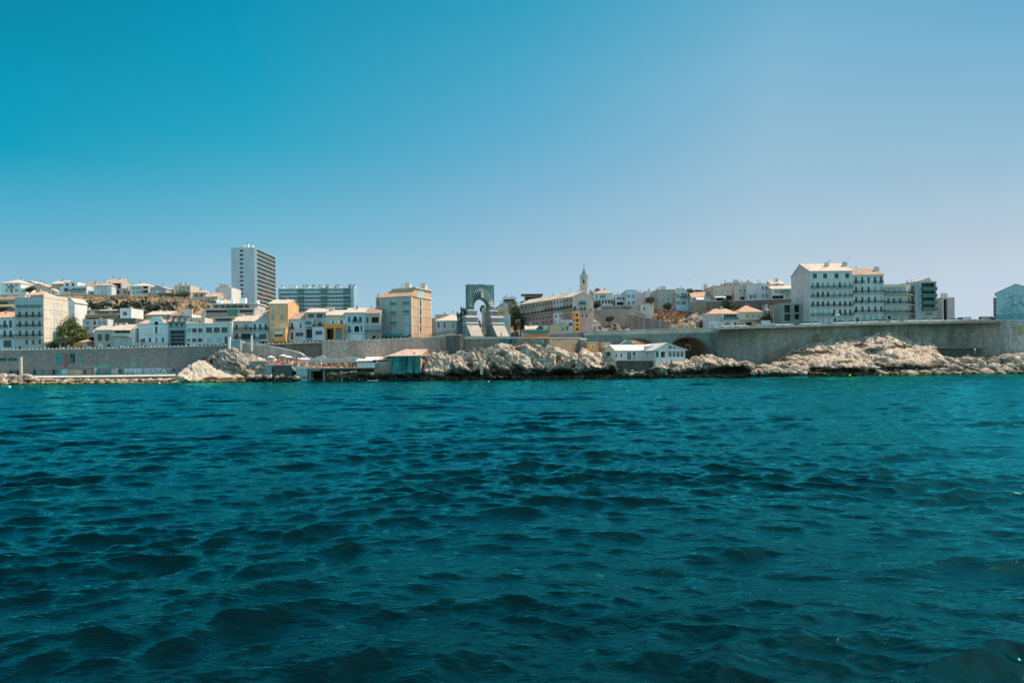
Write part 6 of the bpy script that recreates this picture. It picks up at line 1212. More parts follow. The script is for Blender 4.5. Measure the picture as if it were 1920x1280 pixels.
B('buttress', 'tall narrow stone pier at the joint between bridge and right sea wall', 1342, 1347.5, 700, 616, Y=236.8, d=3, col=bs, cat='wall')
# ================= white restaurant, hut, terraces at the water
b = B('restaurant', 'white single storey waterfront restaurant with big panes and shallow gable', 1229, 1284.5, 677, 655, Y=205.5, Y1=208.6, d=12, col=(.74, .63, .6), roof=('gy', 643), rcol=(.75, .72, .66), ridge_x=1251, ov=.9, found=3,
  wins=[('G', 658, 669, 5, [1232.5]), ('D', 659, 669.5, 8, [1243.5]), ('g', 658, 669, 6.2, [1256.7, 1264.2, 1271.7, 1279.3])])
mb = MB()
for x0, x1 in ((1254, 1259.5), (1261.5, 1267.5), (1269, 1275)):
    z0 = b['z'](653.2); h = lambda x: b['z'](643+(x-1251)*.345)-.55
    mb.prism([(b['tx'](x0), z0), (b['tx'](x1), z0), (b['tx'](x1), max(z0+.1, h(x1))), (b['tx'](x0), h(x0))], -.03, -.004, glassm(), 'y')
mb.build('gable_window', b['root'])
b = B('restaurant', 'long white wing of the waterfront restaurant on a dark stone base', 1153.5, 1229, 677, 657, Y=207.5, Y1=211.5, d=7, col=(.72, .6, .57), roof=('gx', 647), rcol=(.78, .76, .7), found=.2, cat='restaurant wing', wins=[('G', 663, 669, 3, [1155.6, 1165]), ('g', 660, 674.5, 8, [1180]), ('G', 660, 666, 4.6, [1188.8]), ('l', 667.5, 674.5, 5.5, [1188.8])])
block(b, 'screen_wall', 1207.5, 1229, 648.5, 676, -.9, -.01, plaster((.7, .63, .62)))
w = wall_run('terrace_wall', 'dark stone base wall beneath the white restaurant wing', [(1158, 676, 207), (1190, 676, 206), (1221, 676, 206), (1222, 679, 208)], stone((.12, .1, .085), (.08, .07, .06), 1.6, .3), cat='retaining wall', thick=4)[0]
b = B('hut', 'orange waterfront hut with small teal window', 1100.5, 1122, 664, 641.5, Y=216, d=6, col=(.72, .36, .14), scol=(.66, .42, .16), wins=[('p', 647.8, 651.5, 5.6, [1111.5])], cat='hut', found=2)
B('hut', 'lighter orange annexe with white shutter right of the orange hut', 1127.5, 1145.5, 664, 642.5, Y=218, d=5, col=(.62, .4, .22), wins=[('W', 646.5, 657, 9, [1138.5])], cat='hut', found=2, balc=[(658, 1129, 1146, .9)])
B('hut', 'grey sheet metal lean-to left of the orange hut', 1087.5, 1100, 662, 637, Y=221, d=4, col=(.32, .32, .34), cat='shed', wins=[('x', 652, 660, 4, [1096])], roof=('mono', .5), rcol=(.4, .4, .42), found=3)
# concrete ramp across the rocks
mb = MB(); rc = plaster((.5, .41, .33), .25, name='old_concrete'); A0 = P(984, 643, 210)
pts = [(984, 640, 208.5), (1003, 648, 206.5), (1025, 656, 205), (1057, 665, 204), (1082, 674.5, 204)]
rm = empty('concrete_ramp', tuple(A0)); tag(rm, 'long narrow concrete ramp slanting across the pale rocks below the terrace', 'ramp')
for a, c in zip(pts[:-1], pts[1:]):
    p, q = P(*a)-A0, P(*c)-A0; k = Vector((0, 2.0, 0)); dn = Vector((0, 0, -.55))
    mb.quad(p, q, q+k, p+k, rc); mb.quad(p+dn, q+dn, q, p, rc); mb.quad(p+dn+k, q+dn+k, q+dn, p+dn, rc); mb.quad(q+dn+k, p+dn+k, p+k, q+k, rc)
mb.build('slab', rm); mb = MB()
for px, py, Y, h in ((1030, 660, 206, 4),): p = P(px, py, Y)-A0; mb.box(p.x-.35, p.x+.35, p.y, p.y+1.2, p.z-h, p.z, rc)
mb.build('support', rm)
mb = MB(); s0 = P(888, 651, 208.3); st = empty('stairway', tuple(s0)); tag(st, 'narrow steep stairway with dark handrail down the huge rock to the sea', 'stairs')
pp = [(888, 652, 207.6), (896, 668, 203.6), (901.5, 680, 201.4), (903, 700, 200.4)]
for a, c in zip(pp[:-1], pp[1:]):
    p, q = P(*a)-s0, P(*c)-s0
    for i in range(16): t = i/16; x = p.lerp(q, t); mb.box(x.x-.35, x.x+.35, x.y-.2, x.y+.9, x.z-.5, x.z, rc)
mb.build('steps', st); mb = MB(); mb.tube([P(*a)-s0+Vector((-.6, -.2, 1.0)) for a in pp], .05, iron, 5)
for a, c in zip(pp[:-1], pp[1:]):
    for i in range(5): x = (P(*a)-s0).lerp(P(*c)-s0, i/5)+Vector((-.6, -.2, 0)); mb.tube([x, x+Vector((0, 0, 1))], .035, iron, 4)
mb.build('handrail', st)
# ================= monument
def monument():
    Y0 = 224; base = P(903.2, 632, 219); T = empty('war_memorial', (Xf(903.2, Y0, 600), Y0, base.z), R(22)); tag(T, 'grey stone war memorial arch with sunburst ribs and sloping pedestals', 'monument')
    s = Y0/F; H = lambda py: Zf(903, py, Y0)-T.location.z
    cf = 1/(s*1)  # px per m = 1/s
    kx = s/math.cos(R(22))
    hw, top, bot = 23.6*kx, H(535), H(580); r = 13.6*kx; zc = H(575); dep = 3.0
    m1 = plaster((.2, .28, .27), .2, name='shaded_stone'); m2 = plaster((.47, .41, .35), .12, name='sunlit_stone'); m3 = plaster((.36, .33, .35), .2, name='panel_stone')  # one stone, sunlit ledges and shaded faces painted as separate tones
    # upper block with opening
    mb = MB(); N = 24; arc = [(r*math.cos(math.pi-math.pi*i/N), zc+r*1.02*math.sin(math.pi*i/N)) for i in range(N+1)]
    for y, fl in ((0, 0), (dep, 1)):
        def q(*p): p = [(a, y, c) for a, c in p]; mb.poly(p if not fl else p[::-1], m1)
        q((-hw, 0), (-r, 0), (-r, zc), (-hw, zc)); q((r, 0), (hw, 0), (hw, zc), (r, zc)); q((-hw, zc), (-r, zc), (-r, top), (-hw, top)); q((r, zc), (hw, zc), (hw, top), (r, top))
        for a, c in zip(arc[:-1], arc[1:]): q(a, c, (c[0], top), (a[0], top))
    for a, c in zip(arc[:-1], arc[1:]): mb.quad((a[0], 0, a[1]), (a[0], dep, a[1]), (c[0], dep, c[1]), (c[0], 0, c[1]), m1)
    for x, s_ in ((-r, 1), (r, -1)):
        p = [(x, 0, 0), (x, dep, 0), (x, dep, zc), (x, 0, zc)]; mb.poly(p if s_ < 0 else p[::-1], m1)
    mb.quad((-hw, dep, 0), (-hw, 0, 0), (-hw, 0, top), (-hw, dep, top), m1); mb.quad((hw, 0, 0), (hw, dep, 0), (hw, dep, top), (hw, 0, top), m1)
    mb.quad((-hw, 0, top), (hw, 0, top), (hw, dep, top), (-hw, dep, top), m1)
    mb.build('arch_block', T)
    mb = MB(); mb.box(-hw-.12, -1.0, -.12, dep+.12, top+.002, top+.3, m2); mb.box(1.0, hw+.12, -.12, dep+.12, top+.002, top+.3, m2); mb.box(-.99, .99, -.2, dep+.1, top+.002, top+.36, m1); mb.build('coping', T)
    # sunburst ribs (stepped voussoirs), sunlit bevels and shaded gaps painted in
    m4 = plaster((.1, .15, .145), .2, name='deep_shade_stone'); mrib = plaster((.8, .74, .66), .1, name='sunlit_rib_stone')
    oa, ob = 22*kx, H(541.5)-zc; nr = 19
    for i in range(nr):
        t = math.pi*(i+.5)/nr; w = .105
        if abs(t-math.pi/2) < .12: continue
        c, sn = math.cos(t), math.sin(t); ca = lambda rx, rz, tt: (rx*math.cos(tt), zc+rz*math.sin(tt))
        mb = MB(); i0, i1 = t-w*.5, t+w*.5
        lft = t > math.pi/2; hi, lo = (i0, i1) if lft else (i1, i0)
        h0, h1, l0, l1 = ca(r*1.04, r*1.04, hi), ca(oa, ob, hi), ca(r*1.04, r*1.04, lo), ca(oa, ob, lo)
        b3 = lambda p, y: (p[0], y, p[1])
        mb.poly([b3(ca(r*1.03, r*1.03, t-math.pi/nr/2), -.012), b3(ca(oa, ob, t-math.pi/nr/2), -.012), b3(ca(oa, ob, t+math.pi/nr/2), -.012), b3(ca(r*1.03, r*1.03, t+math.pi/nr/2), -.012)], m4); mb.quad(b3(h0, -.02), b3(h1, -.02), b3(l1, -.5), b3(l0, -.6), mrib); mb.quad(b3(l0, -.6), b3(l1, -.5), b3(l1, -.01), b3(l0, -.01), m4); mb.quad(b3(h1, -.02), b3(l1, -.01), b3(l1, -.5), b3(h1, -.02), m1); mb.poly([b3(h0, -.02), b3(l0, -.6), b3(l0, -.01)], m1)
        mb.build('rib', T)
    # pedestals
    xi = r-.25
    for s_ in (-1, 1):
        def pr(mb, prof, x0, x1, m): a, c = sorted((s_*x0, s_*x1)); mb.prism(prof, a, c, m)
        z1, z2, z3, z4 = H(608.9), H(597.3), H(589.5), H(580.5)
        xo1, xo2 = hw+2.0, hw+.75
        g = MB(); pr(g, [(dep+.3, 0), (-8.0, 0), (-8.0, .25), (-3.6, z1-.2), (-3.6, z1), (dep+.3, z1)], xi, xo1, m2)
        g.prism([(dep+.28, -.5), (-7.99, -.5), (-7.99, .24), (-3.61, z1-.22), (dep+.28, z1-.22)], *sorted((s_*(xi-.02), s_*(xi-.015))), m1); g.prism([(dep+.28, -.5), (-7.99, -.5), (-7.99, .24), (-3.61, z1-.22), (dep+.28, z1-.22)], *sorted((s_*(xo1+.015), s_*(xo1+.02))), m1)  # thin dark skins, shade of the sides painted on
        g.build('sloping_base', T)
        g = MB(); pr(g, [(dep+.2, z1), (-3.85, z1), (-3.85, z1+.2), (-3.3, z1+.55), (dep+.2, z1+.55)], xi-.1, xo1+.12, m2); g.build('ledge', T)
        g = MB(); pr(g, [(dep+.2, z1+.55), (-3.1, z1+.55), (-3.1, z2), (dep+.2, z2)], xi, xo1-.1, m3)
        rr = random.Random(s_)
        for i in range(12): x = xi+.5+(xo1-xi-1)*i/11; g.box(*sorted((s_*(x-.1), s_*(x+.12))), -3.18, -3.101, z1+1.0+rr.random()*.3, z2-.4-rr.random()*.3, m3)
        g.build('lower_stage', T)
        g = MB(); pr(g, [(dep+.15, z2), (-3.3, z2), (-3.3, z2+.15), (-2.4, z2+.75), (dep+.15, z2+.75)], xi-.08, xo1+.05, m2); g.build('ledge', T)
        g = MB(); pr(g, [(dep+.15, z2+.75), (-2.2, z2+.75), (-2.2, z4-.7), (dep+.15, z4-.7)], xi, xo2, m3)
        for i in range(8): x = xi+.5+(xo2-xi-1)*i/7; g.box(*sorted((s_*(x-.1), s_*(x+.12))), -2.28, -2.201, z2+1.1+rr.random()*.2, z4-1.2-rr.random()*.2, m3)
        g.build('upper_stage', T)
        g = MB(); pr(g, [(dep+.1, z4-.7), (-2.4, z4-.7), (-2.4, z4-.55), (-.2, z4-.1), (dep+.1, z4-.1)], xi-.05, xo2+.15, m2); g.build('ledge', T)
    # bronze figures
    br = plain((.05, .1, .09), .5, .3, name='bronze_patina')
    def figure(name, x, y, z, h, wings=True, mt=br):
        mb = MB(); P_ = lambda a, b_, c: (x+a*h, y+b_*h, z+c*h)
        mb.tube([P_(0, 0, 0), P_(0, 0, .2), P_(0, 0, .48), P_(0, 0, .62), P_(0, 0, .8), P_(0, 0, .84)], [.17*h, .14*h, .09*h, .07*h, .13*h, .04*h], mt, 10)
        mb.tube([P_(0, 0, .84), P_(0, 0, .88), P_(0, 0, .93), P_(0, 0, .98)], [.035*h, .06*h, .065*h, .03*h], mt, 8)
        for s_ in (-1, 1):
            mb.tube([P_(s_*.1, 0, .8), P_(s_*.2, -.05, .9), P_(s_*.26, -.05, 1.05)], [.045*h, .035*h, .025*h], mt, 6)
            if wings:
                for k in range(4): mb.prism([(x+s_*.07*h, z+(.78-.05*k)*h), (x+s_*(.26-.03*k)*h, z+(.96-.2*k)*h), (x+s_*(.25-.04*k)*h, z+(.76-.2*k)*h), (x+s_*.07*h, z+(.6-.06*k)*h)][::s_], y+.08*h+k*.02*h, y+.1*h+k*.02*h, mt, 'y')
        mb.build(name, T, smooth=False)
    figure('winged_statue', 0, -.55, H(558), H(541.5)-H(558), True, plaster((.5, .5, .46)))
    figure('statue', -hw-1.5, .4, H(600), 4.2); figure('statue', -hw-2.3, 1.6, H(612), 4.6); figure('statue', hw+1.6, .3, H(592), 2.0)
    g = MB(); g.box(-hw-3.2, -hw-.3, .8, 3.2, 0, H(603), m4); g.build('side_plinth', T); g = MB(); g.box(hw+.2, hw+2.4, .6, 3.2, 0, H(592), m1); g.build('side_plinth', T)
    mb = MB(); mb.box(-10.5, 10.5, -9.0, 6, -3, -.02, conc); mb.build('plinth', T)
monument()
# ================= left terraces below the road
pale = plaster((.58, .5, .46), .15, name='pale_wall'); pinkp = plaster((.64, .55, .55), .12, name='pinkish_panel')
wall_run('ramp_wall', 'sloping pale grey ramp wall running down from the road to the bathing area', [(451, 643, 221), (473, 646, 221), (500, 648.5, 220), (520, 652, 219), (545, 657.5, 217), (560, 661, 216), (569, 666, 214.5)], plaster((.42, .36, .33), .25), cat='wall', thick=.5, zb=4)
wall_run('wall', 'white boarded fence of the bathing area below the ramp wall', [(569, 666, 214.5), (590, 671.5, 214), (600, 675, 213), (613, 677.5, 212.5)], pinkp, cat='fence', thick=.2, zb=3.5, cope=False)
wall_run('wall', 'short blue grey wall block beside the white pole at the start of the ramp', [(433, 638, 219), (450.5, 638, 219)], plaster((.24, .36, .4), .2), cat='wall', thick=4, zb=5)
wall_run('wall', 'pale low peaked wall at the foot of the pink sea wall', [(592, 670, 207.6), (604, 667.5, 207.6), (612, 672, 207.6), (640, 673.5, 207.5), (657, 669, 207.5), (690, 674, 208)], pale, cat='wall', thick=.4, zb=3)
wall_run('wall', 'brown stone back wall behind the crowded bathing platform', [(613, 679.5, 206.5), (640, 679, 206.5), (672, 679, 206.5)], stone((.3, .22, .17), (.24, .18, .14), 1.4, .2), cat='wall', thick=.5, zb=3)
wall_run('wall', 'pale grey stone terrace wall between the white panel and the teal hut', [(701, 681, 204.5), (735, 680.5, 204.5)], stone((.34, .28, .23), (.28, .22, .18), 1.4, .2), cat='wall', thick=5, zb=2)
def quay(label, x0, x1, yt, yb, Y, dp, mat, topm=None, h=None):
    r0 = empty('quay', tuple(P(x0, yt, Y))); tag(r0, label, 'quay'); o = r0.location; zb = -1.5 if yb is None else Zf((x0+x1)/2, yb, Y)
    mb = MB(); mb.box(0, Xf(x1, Y)-Xf(x0, Y), 0, dp, zb-o.z, -.15, mat); mb.build('quay_wall', r0); mb = MB(); mb.box(-.12, Xf(x1, Y)-Xf(x0, Y)+.12, -.2, dp, -.149, 0.02, topm or concl); mb.build('coping', r0); return r0
dkq = plaster((.1, .1, .09), .3, name='dark_concrete')  # quay face tone, far darker than its rim
quay('tall dark concrete quay block with pale rim under the packed sunbathers', 514, 547, 684, None, 204.5, 9, dkq)
quay('small blue grey concrete block left of the tall dark quay', 499, 510, 684, None, 205.5, 6, plaster((.26, .32, .33)))
quay('stepped pale terrace ledge above the grey boulders', 470, 498, 677, 693, 209, 7, plaster((.24, .28, .28)), pale)
quay('low sunlit concrete jetty with blue front beside the stair', 556, 576, 691, None, 203.6, 5, plaster((.36, .46, .5), .2))
r0 = quay('thin concrete bathing platform on pillars above dark hollows', 576, 700, 689.5, 690.8, 203.2, 8, concl)
mb = MB(); o = r0.location
for px in (580, 606.5, 640): mb.box(Xf(px, 203.2)-.25-o.x, Xf(px, 203.2)+.25-o.x, .3, .8, -o.z-1, -.8, plaster((.14, .2, .21)))
mb.build('pillar', r0); mb = MB(); mb.box(0, Xf(645, 210)-Xf(576, 210), 6, 7.4, -o.z-1.5, -.8, dark_m); mb.build('back_wall', r0)  # black box painted as the shade filling the hollows
st = empty('stairway', tuple(P(547, 687, 204))); tag(st, 'short white stair from the sunbathing terrace down to the sea', 'stairs'); o = st.location; mb = MB()
for i in range(12): mb.box(i*.33, i*.33+.36, -.3, 1.2, -i*.27-.6, -i*.27, concl)
mb.build('steps', st)
# sunbathing terraces (stepped slabs)
for i, (x0, x1, y, Y, dp) in enumerate([(497, 556, 682, 206.5, 3.4), (515, 572, 679, 210, 3), (548, 600, 686.5, 205, 4)]):
    quay(['broad pale sunbathing terrace above the tall dark quay', 'upper narrow sunbathing terrace below the rubbly slope', 'low pale terrace where the ramp meets the platform'][i], x0, x1, y, y+9, Y, dp, pale)
# poles
for px, y0, y1, Y, l in ((39.5, 670, 703.5, 212, 'square pale weathered stone pillar standing alone before the left sea wall'), (430, 632, 656, 217, 'tall white post at the left end of the blue grey wall block'), (472, 630, 658, 218, 'thin white post at the start of the sloping ramp wall')):
    t = empty('pillar', tuple(P(px, y1, Y))); tag(t, l, 'post'); h = (y1-y0)/F*Y; mb = MB(); w = .32 if px < 50 else (.34 if px < 450 else .22)
    for i in range(8): k = w*(1 if i % 2 else .9); mb.box(-k, k, -k, k, h*i/8, h*(i+1)/8-.02, plaster((.62, .52, .42)) if px < 50 else whitep)
    mb.build('shaft', t); mb = MB(); mb.box(-w*1.15, w*1.15, -w*1.15, w*1.15, h-.02, h+.15, concl); mb.build('cap', t)
# teal hut on the rocks with hipped roof
hut_teal = plaster((.06, .26, .26), .35, streak=.35, name='teal_concrete')
t = empty('boathouse', tuple(P(734, 705, 203.5))); tag(t, 'teal concrete boathouse with salmon tiled hipped roof above black rock', 'boathouse'); o = t.location; w_ = Xf(789, 203.5)-Xf(734, 203.5); dp = 10.5; z1 = Zf(760, 667, 203.5)-o.z
mb = MB(); ops = [(w_-1.6, w_-.2, 4.1, 5.0, .4)]+[]
panel(mb, (0, 0, 0), (1, 0, 0), (0, 1, 0), w_, z1, ops, hut_teal, .5); panel(mb, (w_, 0, 0), (0, 1, 0), (-1, 0, 0), dp, z1, [], plaster((.44, .38, .33), .25), .5); panel(mb, (0, dp, 0), (0, -1, 0), (1, 0, 0), dp, z1, [], hut_teal, .5)
panel(mb, (w_, dp, 0), (-1, 0, 0), (0, -1, 0), w_, z1, [], hut_teal, .5)
for i in range(7): mb.box(.3+i*1.12, .5+i*1.12, -.08, -.003, 2.4, z1-.5, hut_teal)
mb.box(-.02, w_+.02, -.1, -.003, z1-.35, z1, hut_teal)
mb.build('wall', t)
mb = MB(); tm = tiles((.66, .46, .36)); z2 = Zf(780, 654.5, 209)-o.z; xa, xb = Xf(760, 209)-o.x, Xf(802, 209)-o.x
E = [(-.5, -.5, z1+.02), (w_+.3, -.5, z1+.1), (w_+1.2, dp, z1+.3), (-5.0, dp*.8, z1-.4)]; rA, rB = (xa, dp*.5, z2), (xb, dp*.55, z2)
mb.poly([E[0], E[1], rB, rA], tm); mb.poly([E[1], E[2], rB], tm); mb.poly([E[2], E[3], rA, rB], tm); mb.poly([E[3], E[0], rA], tm); mb.poly([(p[0], p[1], p[2]-.15) for p in reversed(E)], concl)
for i in range(4): j = (i+1) % 4; mb.quad((*E[i][:2], E[i][2]-.15), (*E[j][:2], E[j][2]-.15), E[j], E[i], concl)
mb.build('roof', t); mb = MB(); mb.box(.2, w_-.2, .0, .15, -2.5, .6, dark_m); mb.box(w_-1.55, w_-.25, .3, .36, 4.15, 4.95, plaster((.4, .25, .12))); mb.build('hatch', t)
# awnings / parasols of the beach club
cv = plain((.74, .68, .62), .8, name='canvas')
for i, (x0, x1, y, Y) in enumerate([(668, 699, 674.5, 205.5), (685, 728, 670.5, 209), (690, 722, 672.6, 206.8)]):
    t = empty('awning', tuple(P(x0, y, Y))); tag(t, ['low white beach awning nearest the water beside the white panel', 'long white beach awning at the foot of the pink sea wall', 'short pale awning between the two longer beach awnings'][i], 'awning'); mb = MB(); w_ = Xf(x1, Y)-Xf(x0, Y)
    mb.prism([(-.9, -.3), (1.3, .25), (3.5, -.3), (3.5, -.36), (1.3, .17), (-.9, -.36)], 0, w_, cv); mb.build('canopy', t); mb = MB()
    for x in (.1, w_/2, w_-.1):
        for y_ in (-.8, 3.4): mb.tube([(x, y_, -2.6), (x, y_, -.33)], .05, frame_d, 5)
    mb.build('frame', t)
t = empty('windbreak', tuple(P(670, 689.3, 203.6))); tag(t, 'white canvas windbreak panel with blue end on the bathing platform', 'screen'); mb = MB(); w_ = Xf(697, 203.6)-Xf(670, 203.6); mb.box(0, w_, 0, .1, 0, 1.55, pinkp); mb.box(w_+.003, w_+.9, .0, .12, 0, 1.5, plaster((.4, .58, .62))); mb.build('panel', t); mb = MB()
for i in range(5): mb.box(w_*i/4-.04, w_*i/4+.04, -.06, -.003, 0, 1.65, whitep)
mb.build('frame', t)
t = empty('cafe_tent', tuple(P(716, 681, 206))); tag(t, 'dark shaded bar counter under the beach awnings', 'bar'); mb = MB(); mb.box(0, 3, 0, 1, 0, 1.1, plaster((.2, .26, .26))); mb.build('counter', t); mb = MB(); mb.box(-.1, 3.1, -.15, 1.1, 1.1, 1.2, whitep); mb.build('worktop', t)
# right boathouse-like shelter under the far right wall
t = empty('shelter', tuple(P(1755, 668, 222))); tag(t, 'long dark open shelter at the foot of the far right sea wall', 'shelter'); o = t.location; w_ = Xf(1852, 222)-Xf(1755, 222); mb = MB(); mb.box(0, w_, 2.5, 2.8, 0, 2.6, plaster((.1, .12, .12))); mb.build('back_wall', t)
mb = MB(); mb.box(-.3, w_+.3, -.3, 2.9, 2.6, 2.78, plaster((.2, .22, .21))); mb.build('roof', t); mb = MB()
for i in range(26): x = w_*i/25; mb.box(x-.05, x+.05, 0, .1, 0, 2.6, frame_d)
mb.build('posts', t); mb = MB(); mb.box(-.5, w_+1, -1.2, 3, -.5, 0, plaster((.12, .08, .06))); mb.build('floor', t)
wall_run('retaining_wall', 'low stone ledge wall rising to the right edge above the boulders', [(1870, 672, 220), (1900, 669, 220), (1940, 667, 220)], plaster((.34, .28, .24), .3), cat='retaining wall', zb=1, thick=6)
for px, py, Y in ((1652, 610, 233.3), (1594.5, 619, 232)):
    pass
# buoys
def buoy(px, py, c, label, s=.22, Y=None):
    Yb = Y or CH*F/max(4, V(px, py)); t = empty('buoy', (Xf(px, Yb), Yb, 0)); tag(t, label, 'buoy'); m = plain(c, .4, name='buoy_plastic'); mb = MB()
    mb.tube([(0, 0, -.4*s), (0, 0, .1*s), (0, 0, .7*s), (0, 0, 1.3*s), (0, 0, 1.7*s)], [.3*s, s, 1.15*s, .8*s, .15*s], m, 10); mb.build('float', t, smooth=True); mb = MB(); mb.tube([(0, 0, 1.7*s), (0, 0, 2.3*s)], .12*s, iron, 5); mb.build('ring', t)
buoy(17, 727, (.7, .7, .68), 'white mooring buoy near the left edge of the water', .32); buoy(298, 719, (.7, .7, .66), 'white mooring buoy before the smooth slab', .25, 190)
buoy(1592.5, 697.5, (.75, .5, .05), 'left one of two yellow buoys off the broad rock slope', .3, 199); buoy(1649.5, 697.8, (.75, .5, .05), 'right one of two yellow buoys off the broad rock slope', .26, 199); buoy(915.5, 716, (.75, .75, .75), 'tiny white buoy in front of the sea cave', .16, 172)
t = empty('paddle_board', (Xf(697, 195), 195, .1)); tag(t, 'small white paddle board floating below the dark rock shelf', 'paddle board'); mb = MB(); mb.prism([(-1.5, 0), (-1.1, -.3), (1.1, -.32), (1.5, 0), (1.1, .32), (-1.1, .3)], 0, .14, whitep, 'z'); mb.build('board', t); mb = MB(); mb.box(-.3, .5, -.2, .2, .141, .16, frame_d); mb.build('deck_pad', t)
# ================= trees
def tree(name, label, px, ytop, yb, wpx, Y, c1, c2, seed, n=1300, leaf_s=.42, trunk_h=None, blobs=7, group=None, cat='tree'):
    g = np.random.default_rng(seed); zb = Zf(px, yb, Y); h = Zf(px, ytop, Y)-zb; w = wpx/F*Y/2*1.2; th = trunk_h if trunk_h is not None else h*.3
    t = empty(name, (Xf(px, Y), Y, zb)); tag(t, label, cat, group); ch = h-th
    bl = []
    for i in range(blobs): a = g.random()*6.28; rr = g.random()**.5*.55; bl.append((rr*w*math.cos(a), rr*w*math.sin(a), th+ch*(.25+.6*g.random()*(1-rr*.5)), (.45+.35*g.random())))
    bl.append((0, 0, th+ch*.62, .85))
    P_ = []
    for i in range(int(n*1.35)):
        b = bl[g.integers(len(bl))]; d = g.normal(size=3); d /= np.linalg.norm(d); rad = (.55+.5*g.random()**.6)
        p = np.array([b[0]+d[0]*w*b[3]*rad*.8, b[1]+d[1]*w*b[3]*rad*.8, b[2]+d[2]*ch*.38*b[3]*rad]); p[2] = min(max(p[2], th*.5), h)
        P_.append(p)
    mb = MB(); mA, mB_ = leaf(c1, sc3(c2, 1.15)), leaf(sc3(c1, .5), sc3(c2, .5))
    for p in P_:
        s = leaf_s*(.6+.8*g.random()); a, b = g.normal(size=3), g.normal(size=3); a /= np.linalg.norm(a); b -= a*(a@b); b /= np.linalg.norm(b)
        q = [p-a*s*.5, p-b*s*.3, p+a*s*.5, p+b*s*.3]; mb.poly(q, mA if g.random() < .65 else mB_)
    mb.build('crown', t); mb = MB(); bark = plain((.12, .09, .065), .9, name='bark')
    mb.tube([(0, 0, -.8), (0.05*w, 0, th*.6), (0, .05*w, th+ch*.35), (.05*w, 0, th+ch*.7)], [.07*w+.12, .05*w+.09, .03*w+.05, .03], bark, 7)
    for i in range(6):
        b = bl[i % len(bl)]; mb.tube([(0, 0, th*(.7+.1*i/6)), (b[0]*.5, b[1]*.5, (th+b[2])/2+.2), (b[0], b[1], b[2])], [.03*w+.05, .02*w+.04, .02], bark, 5)
    mb.build('trunk', t); return t
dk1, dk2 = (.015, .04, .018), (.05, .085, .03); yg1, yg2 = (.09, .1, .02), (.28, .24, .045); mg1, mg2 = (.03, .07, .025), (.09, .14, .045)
tree('pine_tree', 'tall dark green conifer beside the lit side of the cream five storey block', 135, 586, 656, 34, 250, (.03, .08, .02), (.12, .15, .03), 1, 3000, .5, .8, 12)
tree('tree', 'rounded olive green tree leaning right of the tall dark conifer', 151, 608, 656, 34, 249, (.05, .08, .02), (.24, .22, .04), 2, 2300, .45, .8, 9)
tree('bush', 'dark rounded bush in front of the cream five storey block', 95, 638, 658, 26, 239, dk1, dk2, 3, 1200, .35, .2, cat='bush'); tree('bush', 'larger dark green bush between the rounded bush and the conifer', 123, 629, 658, 38, 240, dk1, mg2, 4, 1800, .38, .3, cat='bush')
tree('bush', 'yellow flowering bush beside the tiny orange roofed hut', 146, 641, 657, 14, 240, (.2, .16, .02), (.5, .36, .04), 5, 600, .3, .2, cat='bush')
tree('tree', 'dark round tree growing before the pink gabled house on the left ridge', 57, 536, 550, 17, 346, dk1, dk2, 6, 700, .5, .4)
tree('tree', 'bright green tree left of the beige apartment house on the ridge', 307, 548, 560, 22, 342, mg1, mg2, 7, 800, .5, .4); tree('tree', 'green tree below the beige apartment house on the ridge', 320, 547, 560, 18, 343, (.05, .09, .03), (.13, .17, .05), 8, 700, .5, .4)
tree('tree', 'dark green tree right of the beige apartment house on the ridge', 345, 547, 560, 22, 342, dk1, mg2, 9, 800, .5, .3); tree('tree', 'olive tree between the two darker trees on the ridge wall', 332, 551, 561, 16, 340, mg1, mg2, 10, 500, .5, .3)
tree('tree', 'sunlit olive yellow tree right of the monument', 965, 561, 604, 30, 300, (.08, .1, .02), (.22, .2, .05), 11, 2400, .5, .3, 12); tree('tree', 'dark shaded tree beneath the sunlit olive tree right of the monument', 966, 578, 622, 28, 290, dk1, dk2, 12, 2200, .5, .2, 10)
tree('tree', 'small dark tree left of the old terrace row', 982, 564, 578, 14, 305, mg1, mg2, 13, 500, .5, .5); tree('pine_tree', 'dark blue green pine visible through the monument arch', 906, 570, 600, 10, 262, dk1, dk2, 14, 500, .45, 2)
tree('tree', 'green tree low inside the monument arch', 898, 596, 625, 14, 262, mg1, (.14, .15, .05), 15, 700, .45, .3)
tree('tree', 'dark tree poking above the white hipped roof house on the right hill', 1121, 540.5, 560, 15, 324, dk1, mg2, 16, 600, .5, .5); tree('bush', 'dark bush left of the white hipped roof house wall', 1118, 563.5, 580, 20, 303, dk1, dk2, 17, 1200, .45, .2, cat='bush')
tree('bush', 'round green bush growing on the stone retaining wall', 1143, 591, 606, 16, 272, (.03, .06, .02), (.1, .13, .04), 18, 1300, .4, .3, cat='bush')
tree('tree', 'green trees clump behind the cream flat roofed cottage', 1222, 555, 572, 20, 302, mg1, mg2, 19, 1000, .45, .3); tree('bush', 'round dark bush below the pink tan house', 1254, 566, 581, 21, 294, dk1, mg2, 20, 1300, .42, .2, cat='bush')
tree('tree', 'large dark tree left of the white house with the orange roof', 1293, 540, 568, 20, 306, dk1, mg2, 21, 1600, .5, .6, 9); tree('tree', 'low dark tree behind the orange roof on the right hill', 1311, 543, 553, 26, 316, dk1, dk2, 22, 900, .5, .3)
tree('tree', 'big dark green tree below the ochre house terrace', 1366, 560, 584, 22, 286, dk1, dk2, 23, 1500, .45, .3, 8); tree('bush', 'dark green bushes along the terrace right of the big dark tree', 1388, 571, 585, 26, 284, dk1, mg2, 24, 1200, .42, .2, cat='bush')
